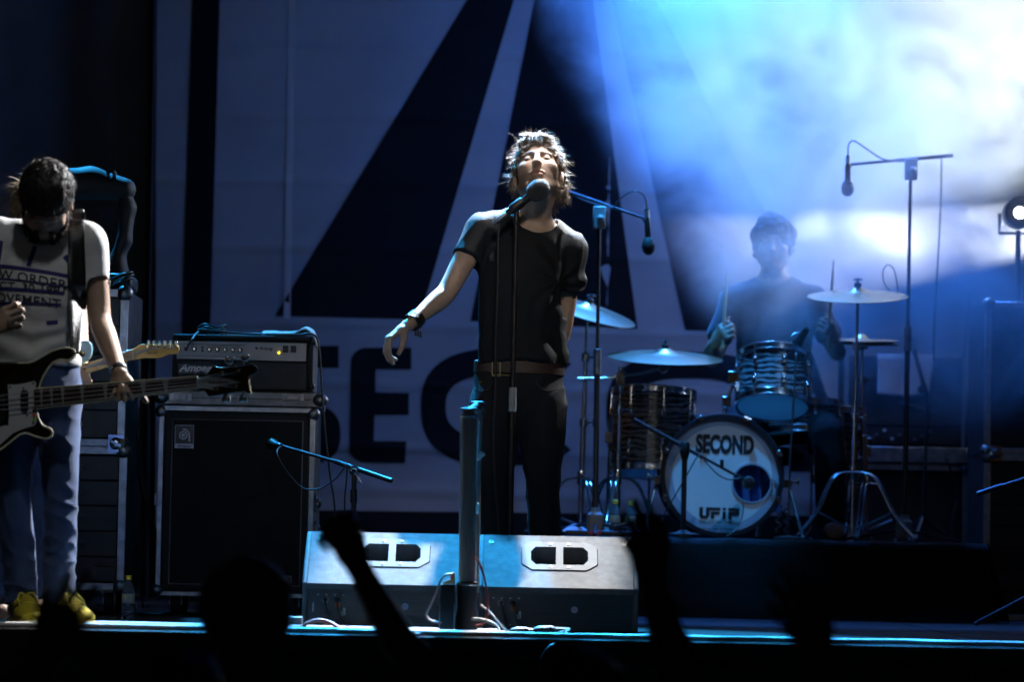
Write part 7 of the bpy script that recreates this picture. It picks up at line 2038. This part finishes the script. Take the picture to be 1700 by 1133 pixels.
for u, ua in ((15, 0), (80, 70)):
    F.chain([(Q(u, 670), 0.07, 0.075), (Q(u - 4, 830, -0.03), 0.05, 0.055), (G(ua, 1000, QY, 0.09), 0.036, 0.04)], (1, 0, 0), 0.02)
    F.chain([(G(ua, 1000, QY + 0.02, 0.045), 0.04, 0.042), (G(ua, 1000, QY - 0.16, 0.035), 0.04, 0.03)], (1, 0, 0), 0.02)
guy, v, f = person(F, G(40, 1030, QY, 0), 'light haired guitarist standing hidden behind the bass player', Hg, (0.40, 0.27, 0.2), 0.4)
F = Field(lo, hi, 0.007)
F.chain([(Q(48, 620), 0.155, 0.105), (Q(48, 560), 0.142, 0.102), (Q(46, 450), 0.160, 0.115), (Q(42, 420), 0.115, 0.085)], (1, 0, 0), 0.03)
F.chain([(Q(-28, 426), 0.06, 0.06), (Q(42, 416), 0.066, 0.066), (Q(112, 426), 0.06, 0.06)], (0, 0, 1), 0.03)
F.chain([(Q(112, 430), 0.058, 0.056), (Q(120, 490), 0.054, 0.05)], (0, 1, 0), 0.02); F.chain([(Q(-28, 430), 0.058, 0.056), (Q(-45, 490), 0.054, 0.05)], (0, 1, 0), 0.02)
F.cut(Q(48, 618), (0, 0, -1))
garment(F, 'shirt', mat('pale_blue_cotton', (0.35, 0.40, 0.48), 0.85, var=0.15), guy, 0.006, lambda p: folds(p, (12, 10, 9), 3))
F = Field(lo, hi, 0.007)
F.chain([(Q(48, 625), 0.145, 0.098), (Q(48, 660), 0.155, 0.105)], (1, 0, 0), 0.02)
for u, ua in ((12, 0), (82, 70)):
    F.chain([(Q(u, 670), 0.082, 0.09), (Q(u - 4, 830, -0.03), 0.062, 0.068), (G(ua, 1000, QY, 0.08), 0.054, 0.06)], (1, 0, 0), 0.02)
F.cut(Q(48, 612), (0, 0, 1)); F.cut((0, 0, 0.06), (0, 0, -1))
garment(F, 'jeans', denim_b, guy, 0.005, lambda p: np.sin(p[:, 2] * 70 + vnoise(p * 9, 5) * 5) * 0.6 + vnoise(p * 20, 4))
lo2, hi2 = fbox([Hgp(0, 0, 0.05)], 0.2)
F = Field(lo2, hi2, 0.005); hair_cap(F, Hg, 1.05)
v, f = F.mesh(); v = wrinkle(v, f, 0.008, lambda p: vnoise(p * 60, 1))
fair = mat('fair_hair', (0.30, 0.22, 0.13), 0.45, var=0.3, vscale=40)
mesh_obj('hair', v, f, fair, guy, smooth=180); hn, hv = vnormals(v, f), v
strands(900, root_b, lambda r: r.uniform(0.03, 0.08), fair, 'hair_strands', guy, 0.6, 0.7, 0.0011, 6, 8)
eg = empty('electric_guitar', Q(70, 640, -0.2), 'electric guitar with pale blue body and yellow maple neck behind the bass player', 'guitar')
ty = -0.19
eb = [(-60, 640), (-40, 600), (10, 590), (60, 592), (100, 590), (128, 570), (146, 566), (152, 576), (150, 592), (140, 604), (138, 622), (142, 640), (120, 664), (60, 690), (0, 706), (-40, 700), (-60, 672)]
el_ = [Q(u, v_, ty) for u, v_ in eb]; el_ = catmull(el_ + [el_[0]], 3)[:-1]
MB().prism(el_, (0, 0.042, 0)).build('body', mat('pale_blue_lacquer', (0.28, 0.50, 0.62), 0.25, coat=0.6), eg, bev=0.004)
maple = mat('yellow_maple', (0.58, 0.36, 0.09), 0.32, var=0.25, vscale=14, stretch=(0.4, 1, 4), coat=0.4)
MB().add([Q(*p, ty - 0.008) for p in ((128, 608), (220, 580), (221, 598), (138, 623))] + [Q(*p, ty + 0.014) for p in ((128, 608), (220, 580), (221, 598), (138, 623))], [(0, 1, 2, 3), (0, 4, 5, 1), (3, 2, 6, 7), (1, 5, 6, 2), (0, 3, 7, 4), (4, 7, 6, 5)]).build('neck', maple, eg, bev=0.003)
th = [(218, 580.5), (226, 577), (231, 572.5), (260, 572.3), (292, 572), (297, 576), (298, 581), (294, 588), (288, 588.5), (282, 587.5), (276, 589.5), (271, 593), (262, 595), (253, 595.5), (241, 595), (221, 598)]
MB().prism([Q(*p, ty - 0.004) for p in th], (0, 0.014, 0)).build('headstock', maple, eg, bev=0.002)
MB().tube([Q(220, 580, ty - 0.0095), Q(221, 598, ty - 0.0095)], 0.002, 5).build('nut', MATS['bone_nut'], eg)
for i in range(6):
    u = 246 + i * 9.2
    MB().lathe([(0.006, 0), (0.005, 0.004), (0.003, 0.005), (0.003, 0.009), (0, 0.009)], Q(u - 1, 576.5 - i * 0.1, ty - 0.004), (0, -1, 0), 10).build('tuning_post', M['chrome'], eg)
    MB().ball(Q(u, 568.5, ty), 0.0065, 8, (0.9, 0.7, 1)).tube([Q(u, 573, ty + 0.003), Q(u, 569, ty + 0.003)], 0.0025, 6).build('tuner_key', M['chrome'], eg, smooth=180)
    a = Q(30, 640 + (i - 2.5) * 3.2, ty - 0.012); t_ = (i + 0.5) / 6
    MB().tube([a, Q(*Vector((220, 581)).lerp(Vector((221, 597)), 1 - t_), ty - 0.0105), Q(u - 1, 576.5, ty - 0.009)], 0.0006, 4).build('string', strm, eg)
for t_ in (0.02, 0.16, 0.30, 0.44, 0.6, 0.76, 0.9):
    a = Vector((128, 608)).lerp(Vector((220, 580)), t_); b = Vector((138, 623)).lerp(Vector((221, 598)), t_)
    MB().tube([Q(a.x, a.y, ty - 0.0085), Q(b.x, b.y, ty - 0.0085)], 0.001, 4).build('fret', M['steel'], eg)
for t_ in (0.09, 0.37, 0.68):
    c = (Vector((128, 608)).lerp(Vector((220, 580)), t_) + Vector((138, 623)).lerp(Vector((221, 598)), t_)) / 2
    MB().lathe([(0.0035, 0), (0, 0.0006)], Q(c.x, c.y, ty - 0.0086), (0, -1, 0), 10).build('inlay', M['black'], eg)
v, f = text_mesh('Fender', 0.016, 0.0004, 0.9, shear=0.4)
p = Q(252, 586, ty - 0.0048); lay(v, f, p, (1, 0, 0.06), (-0.06, 0, 1)).build('lettering', mat('brown_decal', (0.10, 0.05, 0.02), 0.5), eg, smooth=0)

# ------------------------------------------------------------------ the drummer
DY = 3.25
def D(u, v_, dy=0.0): return P(u, v_, DY + dy)
Hd = head_frame(D(1283, 412, -0.02), yaw=R(-6), pitch=R(2), s=1.0)
Hdp = lambda *p: Hd @ Vector(p)
lo, hi = fbox([Hdp(0, 0, 0.12), D(1175, 560, -0.3), D(1400, 560, -0.3), D(1285, 880), D(1285, 700, 0.15)], 0.12); lo[2] = RZ
F = Field(lo, hi, 0.0065)
head_sdf(F, Hd)
F.chain([(D(1284, 470), 0.060, 0.06), (Hdp(0, 0.02, -0.05), 0.052, 0.054)], (1, 0, 0), 0.02)
F.chain([(D(1285, 690, 0.08), 0.16, 0.12), (D(1285, 600, 0.05), 0.14, 0.10), (D(1284, 520, 0.02), 0.165, 0.11), (D(1284, 485, 0.01), 0.12, 0.08)], (1, 0, 0), 0.03)
F.chain([(D(1222, 497), 0.055, 0.055), (D(1284, 484), 0.066, 0.066), (D(1346, 497), 0.055, 0.055)], (0, 0, 1), 0.03)
hwL, hwR = D(1187, 570, -0.30), D(1384, 568, -0.28)
F.chain([(D(1220, 500), 0.05, 0.05), (D(1186, 590, -0.04), 0.04, 0.04), (D(1183, 585, -0.12), 0.042, 0.04), (hwL, 0.028, 0.025)], (0, 1, 0), 0.02)
hand_sdf(F, hwL, D(1200, 552, -0.36) - hwL, (-0.5, -1, 0.2), ((1.0, 1.3, 0.8), (1.1, 1.3, 0.8), (1.1, 1.3, 0.8), (1.1, 1.2, 0.8)), (R(30), R(30), 0.3), 1.0, 0.05, -1)
F.chain([(D(1348, 500), 0.05, 0.05), (D(1390, 585, -0.02), 0.04, 0.04), (hwR, 0.028, 0.025)], (0, 1, 0), 0.02)
hand_sdf(F, hwR, D(1376, 545, -0.33) - hwR, (0.5, -1, 0.2), ((1.0, 1.3, 0.8), (1.1, 1.3, 0.8), (1.1, 1.3, 0.8), (1.1, 1.2, 0.8)), (R(30), R(30), 0.3), 1.0, 0.05, 1)
for s_, u in ((-1, 1240), (1, 1352)):
    k_ = D(u + s_ * 22, 722, -0.32); a_ = G(u + s_ * 26, 880, DY - 0.32, RZ + 0.09)
    F.chain([(D(1285 + s_ * 35, 700, 0.05), 0.085, 0.085), (k_, 0.06, 0.06), (a_, 0.042, 0.045)], (1, 0, 0), 0.02)
    F.chain([(a_ - Vector((0, 0, 0.04)), 0.042, 0.04), (a_ + Vector((s_ * 0.02, -0.15, -0.05)), 0.042, 0.03)], (1, 0, 0), 0.02)
drm, v, f = person(F, G(1285, 890, DY, RZ), 'drummer in dark t-shirt half lost in smoke behind the drum kit', Hd, (0.42, 0.28, 0.20), 0.5)
lo3, hi3 = fbox([D(1175, 470), D(1400, 700, 0.1)], 0.14)
F = Field(lo3, hi3, 0.0065)
F.chain([(D(1285, 690, 0.08), 0.185, 0.14), (D(1285, 600, 0.05), 0.162, 0.122), (D(1284, 520, 0.02), 0.180, 0.125), (D(1284, 488, 0.01), 0.135, 0.092)], (1, 0, 0), 0.03)
F.chain([(D(1220, 498), 0.064, 0.064), (D(1284, 490), 0.07, 0.074), (D(1348, 498), 0.064, 0.064)], (0, 0, 1), 0.03)
F.chain([(D(1219, 502), 0.064, 0.062), (D(1197, 555, -0.02), 0.062, 0.058)], (0, 1, 0), 0.02); F.chain([(D(1349, 502), 0.064, 0.062), (D(1374, 552, -0.01), 0.062, 0.058)], (0, 1, 0), 0.02)
F.cone(D(1284, 474), D(1284, 440, -0.02), 0.072, 0.09, 0.006, 'sub')
garment(F, 'shirt', mat('dark_blue_cotton', (0.020, 0.024, 0.034), 0.85, bump=0.2, bscale=300, sheen=0.3), drm, 0.006, lambda p: folds(p, (12, 10, 8), 5))
F = Field(lo, hi, 0.0075)
for s_, u in ((-1, 1240), (1, 1352)):
    k_ = D(u + s_ * 22, 722, -0.32); a_ = G(u + s_ * 26, 880, DY - 0.32, RZ + 0.09)
    F.chain([(D(1285 + s_ * 35, 700, 0.05), 0.10, 0.10), (k_, 0.075, 0.075), (a_, 0.06, 0.062)], (1, 0, 0), 0.02)
F.cut((0, 0, RZ + 0.06), (0, 0, -1))
garment(F, 'jeans', denim_k, drm, 0.006, lambda p: folds(p, (10, 10, 12), 5))
lo2, hi2 = fbox([Hdp(0, 0, 0.05)], 0.2)
F = Field(lo2, hi2, 0.006); hair_cap(F, Hd, 1.10)
v, f = F.mesh(); v = wrinkle(v, f, 0.014, lambda p: vnoise(p * 45, 1))
mesh_obj('hair', v, f, hair_dk, drm, smooth=180)
th_ = empty('drum_stool', G(1285, 890, DY + 0.08, RZ), 'round drum stool under the seated drummer', 'stool')
sz = D(1285, 742, 0.08).z
MB().lathe([(0.0, 0), (0.16, 0), (0.175, 0.02), (0.175, 0.06), (0.15, 0.08), (0, 0.085)], Vector((D(1285, 0).x, DY + 0.08, sz - 0.085)), (0, 0, 1), 24).build('seat', M['tolex'], th_)
MB().tube([Vector((D(1285, 0).x, DY + 0.08, RZ + 0.1)), Vector((D(1285, 0).x, DY + 0.08, sz - 0.07))], 0.014, 10).build('post', M['chrome'], th_)
tripod(th_, Vector((D(1285, 0).x, DY + 0.08, RZ)), 0.2, 0.22, M['chrome'])
wood = mat('pale_hickory', (0.60, 0.48, 0.32), 0.5, var=0.2, vscale=20)
for (a, b, lab) in ((D(1200, 580, -0.36), D(1206, 455, -0.36), 'pale drumstick held upright in the hand nearer the singer'), (D(1374, 580, -0.33), D(1384, 432, -0.33), 'pale drumstick held upright near the smoky cymbal')):
    d = (b - a); L = d.length
    tag(MB().lathe([(0.004, 0), (0.0072, 0.003), (0.0072, L * 0.75), (0.004, L * 0.95), (0.0055, L * 0.98), (0.003, L), (0, L)], a, d, 10).build('drumstick', wood), lab, 'drumstick')

# ------------------------------------------------------------------ crowd in front of the stage
darkcloth = mat('dark_crowd_cloth', (0.02, 0.02, 0.023), 0.9, var=0.3)
GZ0 = -1.52
def crowd(u, vtop, Y, label, arms=(), hair=hair_dk, yaw=180, lean=0.0, h=0.0075, cloth=darkcloth, skin=(0.36, 0.24, 0.18)):
    top = P(u, vtop, Y); hgt = top.z - GZ0; x = top.x
    s = hgt / 1.75
    Hc = head_frame(Vector((x, Y, top.z - 0.135 * s)), yaw=R(yaw), pitch=R(lean), s=s)
    hp_ = lambda *p: Hc @ Vector(p)
    sh = top.z - 0.33 * s
    pts = [Vector((x - 0.3, Y - 0.2, GZ0)), Vector((x + 0.3, Y + 0.2, top.z))]
    for arm in arms: pts += [arm[0], arm[2], arm[2] + (arm[2] - arm[0]).normalized() * 0.2]
    lo, hi = fbox(pts, 0.06)
    F = Field(lo, hi, h)
    head_sdf(F, Hc)
    F.chain([(Vector((x, Y, sh + 0.02)), 0.062 * s, 0.062 * s), (hp_(0, 0.02, -0.05), 0.055 * s, 0.056 * s)], (1, 0, 0), 0.02)
    F.chain([(Vector((x, Y, sh - 0.02)), 0.13 * s, 0.08), (Vector((x, Y, sh - 0.22)), 0.165 * s, 0.11), (Vector((x, Y, sh - 0.55)), 0.155 * s, 0.10)], (1, 0, 0), 0.03)
    F.chain([(Vector((x - 0.18 * s, Y, sh - 0.05)), 0.055, 0.055), (Vector((x, Y, sh)), 0.06, 0.06), (Vector((x + 0.18 * s, Y, sh - 0.05)), 0.055, 0.055)], (0, 0, 1), 0.03)
    for q_ in (-1, 1): F.chain([(Vector((x + q_ * 0.09, Y, sh - 0.6)), 0.085, 0.09), (Vector((x + q_ * 0.10, Y, GZ0 + 0.45)), 0.06, 0.06), (Vector((x + q_ * 0.11, Y, GZ0 + 0.05)), 0.045, 0.06)], (1, 0, 0), 0.02)
    for q_ in (-1, 1):
        if not any(a_[5] == q_ for a_ in arms): F.chain([(Vector((x + q_ * 0.2 * s, Y, sh - 0.06)), 0.05, 0.05), (Vector((x + q_ * 0.25 * s, Y, sh - 0.35)), 0.04, 0.04), (Vector((x + q_ * 0.22 * s, Y + 0.1, sh - 0.6)), 0.03, 0.03)], (0, 1, 0), 0.02)
    for (el, wr0, wr, nrm, curls, side, fl) in arms:
        F.chain([(Vector((x + side * 0.19 * s, Y, sh - 0.05)), 0.052, 0.052), (el, 0.044, 0.044), (el.lerp(wr, 0.3), 0.046, 0.042), (wr, 0.030, 0.026)], (0, 1, 0), 0.02)
        hand_sdf(F, wr, wr - wr0 if wr0 is not None else wr - el, nrm, curls, (R(35), R(25), 0.3), 1.05, 0.08, fl, 0.006)
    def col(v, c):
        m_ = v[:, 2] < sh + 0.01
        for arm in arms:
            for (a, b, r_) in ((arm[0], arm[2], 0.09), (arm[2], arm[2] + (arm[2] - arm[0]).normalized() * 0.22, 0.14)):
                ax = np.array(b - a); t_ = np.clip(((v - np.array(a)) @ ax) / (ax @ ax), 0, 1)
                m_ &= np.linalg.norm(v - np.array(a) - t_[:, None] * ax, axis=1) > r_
        c[m_] = np.array((0.02, 0.02, 0.024)); c[~m_] *= 0.28; return c  # bare skin colour darkened to stand for the unlit crowd
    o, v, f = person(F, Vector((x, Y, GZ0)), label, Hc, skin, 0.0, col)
    lo2, hi2 = fbox([hp_(0, 0, 0.05)], 0.2)
    F = Field(lo2, hi2, 0.008); hair_cap(F, Hc, 1.06)
    v, f = F.mesh(); v = wrinkle(v, f, 0.010, lambda p: vnoise(p * 40, 1))
    mesh_obj('hair', v, f, hair, o, smooth=180)
    return o
FIST = ((1.2, 1.5, 1.0),) * 4
OPEN = ((0.25, 0.3, 0.2), (0.2, 0.3, 0.2), (0.3, 0.35, 0.2), (0.4, 0.4, 0.3))
CYp = -5.6
crowd(410, 944, CYp, 'dark haired head of a spectator in front of the bass cabinet', hair=mat('greying_hair', (0.16, 0.15, 0.14), 0.6, var=0.5, vscale=30))
e_, w_ = P(690, 1122, -5.0), P(594, 940, -5.0)
crowd(800, 1172, -5.0, 'spectator raising a bare arm coloured dark as a silhouette across the left monitor', [(e_, None, w_, Vector((0.4, -1, 0.3)), ((0.8, 1.2, 0.8), (1.0, 1.3, 0.8), (1.1, 1.3, 0.8), (1.1, 1.3, 0.8)), -1, 1)])
e_, w_ = P(1120, 1110, -5.4), P(1084, 965, -5.4)
crowd(1240, 1165, -5.4, 'spectator holding a arm coloured dark as a silhouette up at the end of the second monitor', [(e_, None, w_, Vector((0.2, -1, 0.1)), ((0.3, 0.5, 0.3), (0.3, 0.5, 0.3), (0.4, 0.6, 0.3), (0.5, 0.6, 0.3)), -1, 1)])
e_, w_ = P(20, 1180, -5.9), P(72, 1092, -5.9)
crowd(-60, 1150, -5.9, 'spectator with a raised pale hand below the bass player shoes', [(e_, None, w_, Vector((0.3, -0.8, 0.6)), OPEN, 1, -1)], skin=(0.5, 0.38, 0.26))
e_, w_ = P(1400, 1200, -6.4), P(1362, 1105, -6.4)
crowd(1480, 1190, -6.4, 'spectator reaching a thin lit hand up below the drum riser', [(e_, None, w_, Vector((0.2, -1, 0.1)), OPEN, -1, 1)])
crowd(300, 1085, -6.2, 'spectator with only the crown of the head showing below the stage edge')
crowd(965, 1095, -6.6, 'spectator whose hair just shows below the second monitor')

# ================================================================== stage smoke drifting over the drums
sm = bpy.data.materials.new('stage_smoke'); sm.use_nodes = True
t = sm.node_tree; t.nodes.clear()
out = t.nodes.new('ShaderNodeOutputMaterial')
pv = t.nodes.new('ShaderNodeVolumePrincipled')
pv.inputs['Color'].default_value = (0.93, 0.95, 1.0, 1)
pv.inputs['Anisotropy'].default_value = 0.25
t.links.new(pv.outputs[0], out.inputs['Volume'])
def mth(op, a, b=None, c=None):
    n = t.nodes.new('ShaderNodeMath'); n.operation = op
    for i, q in enumerate((a, b, c)):
        if q is None: continue
        if isinstance(q, (int, float)): n.inputs[i].default_value = q
        else: t.links.new(q, n.inputs[i])
    return n.outputs[0]
def rmp(v, a, b, c=0.0, d=1.0, smooth=True):
    n = t.nodes.new('ShaderNodeMapRange')
    if smooth: n.interpolation_type = 'SMOOTHSTEP'
    t.links.new(v, n.inputs[0])
    for i, q in enumerate((a, b, c, d)): n.inputs[i + 1].default_value = q
    return n.outputs[0]
tc = t.nodes.new('ShaderNodeTexCoord')
sp = t.nodes.new('ShaderNodeSeparateXYZ'); t.links.new(tc.outputs['Object'], sp.inputs[0])
sx0_, sx1_ = 0, 0
x0, x1 = P(850, 400, 3.6).x, P(1960, 400, 3.6).x
y0, y1, z0, z1 = 2.25, 4.62, 0.75, 3.6
smo = MB().box(((x0 + x1) / 2, (y0 + y1) / 2, (z0 + z1) / 2), (x1 - x0, y1 - y0, z1 - z0)).build('smoke', sm, base=(0, 0, 0))
tag(smo, 'bank of lit stage smoke drifting above and around the drummer', 'smoke', kind='stuff')
n1 = t.nodes.new('ShaderNodeTexNoise')
n1.inputs['Scale'].default_value = 2.0; n1.inputs['Detail'].default_value = 6; n1.inputs['Roughness'].default_value = 0.66; n1.inputs['Distortion'].default_value = 0.7
mp = t.nodes.new('ShaderNodeMapping'); mp.inputs['Scale'].default_value = (1.0, 0.8, 1.15); mp.inputs['Location'].default_value = (3.1, 0.4, 1.7)
t.links.new(tc.outputs['Object'], mp.inputs[0]); t.links.new(mp.outputs[0], n1.inputs['Vector'])
X, Y, Z = sp.outputs
cl = rmp(n1.outputs[0], 0.41, 0.62, 0.07, 1.1)
# thicker to picture right and upwards, thinning out at all faces of the box
hgt = rmp(mth('ADD', Z, mth('MULTIPLY', X, 0.38)), 1.2, 2.3)
# its near border leans away from the singer, lower down it starts farther to picture right
slope = mth('ADD', X, mth('MULTIPLY', Z, 0.55))
edge = mth('MULTIPLY', mth('MULTIPLY', rmp(slope, 1.50, 2.25), rmp(X, x0 + 0.01, x0 + 0.15)), rmp(X, x1 - 0.02, x1 - 0.3))
edge = mth('MULTIPLY', edge, mth('MULTIPLY', rmp(Z, z0, z0 + 0.4), rmp(Z, z1, z1 - 0.2)))
edge = mth('MULTIPLY', edge, mth('MULTIPLY', rmp(Y, y0, y0 + 0.35), rmp(Y, y1, y1 - 0.1)))
den = mth('MULTIPLY', mth('MULTIPLY', cl, edge), mth('MULTIPLY', rmp(hgt, 0, 1, 0.07, 1.0, False), 1.5))
def puff(c, r, amp):
    d = None
    for ax_, ci, ri in zip((X, Y, Z), c, r):
        e_ = mth('POWER', mth('ABSOLUTE', mth('DIVIDE', mth('SUBTRACT', ax_, ci), ri)), 2.0)
        d = e_ if d is None else mth('ADD', d, e_)
    return mth('MULTIPLY', rmp(d, 1.0, 0.0), amp)
pf = mth('ADD', puff((1.20, 2.80, 1.55), (0.50, 0.48, 0.42), 1.7), puff((1.62, 3.45, 1.56), (0.75, 0.6, 0.34), 1.5))
den = mth('ADD', den, mth('MULTIPLY', pf, rmp(n1.outputs[0], 0.34, 0.60, 0.15, 1.0)))
t.links.new(den, pv.inputs['Density'])
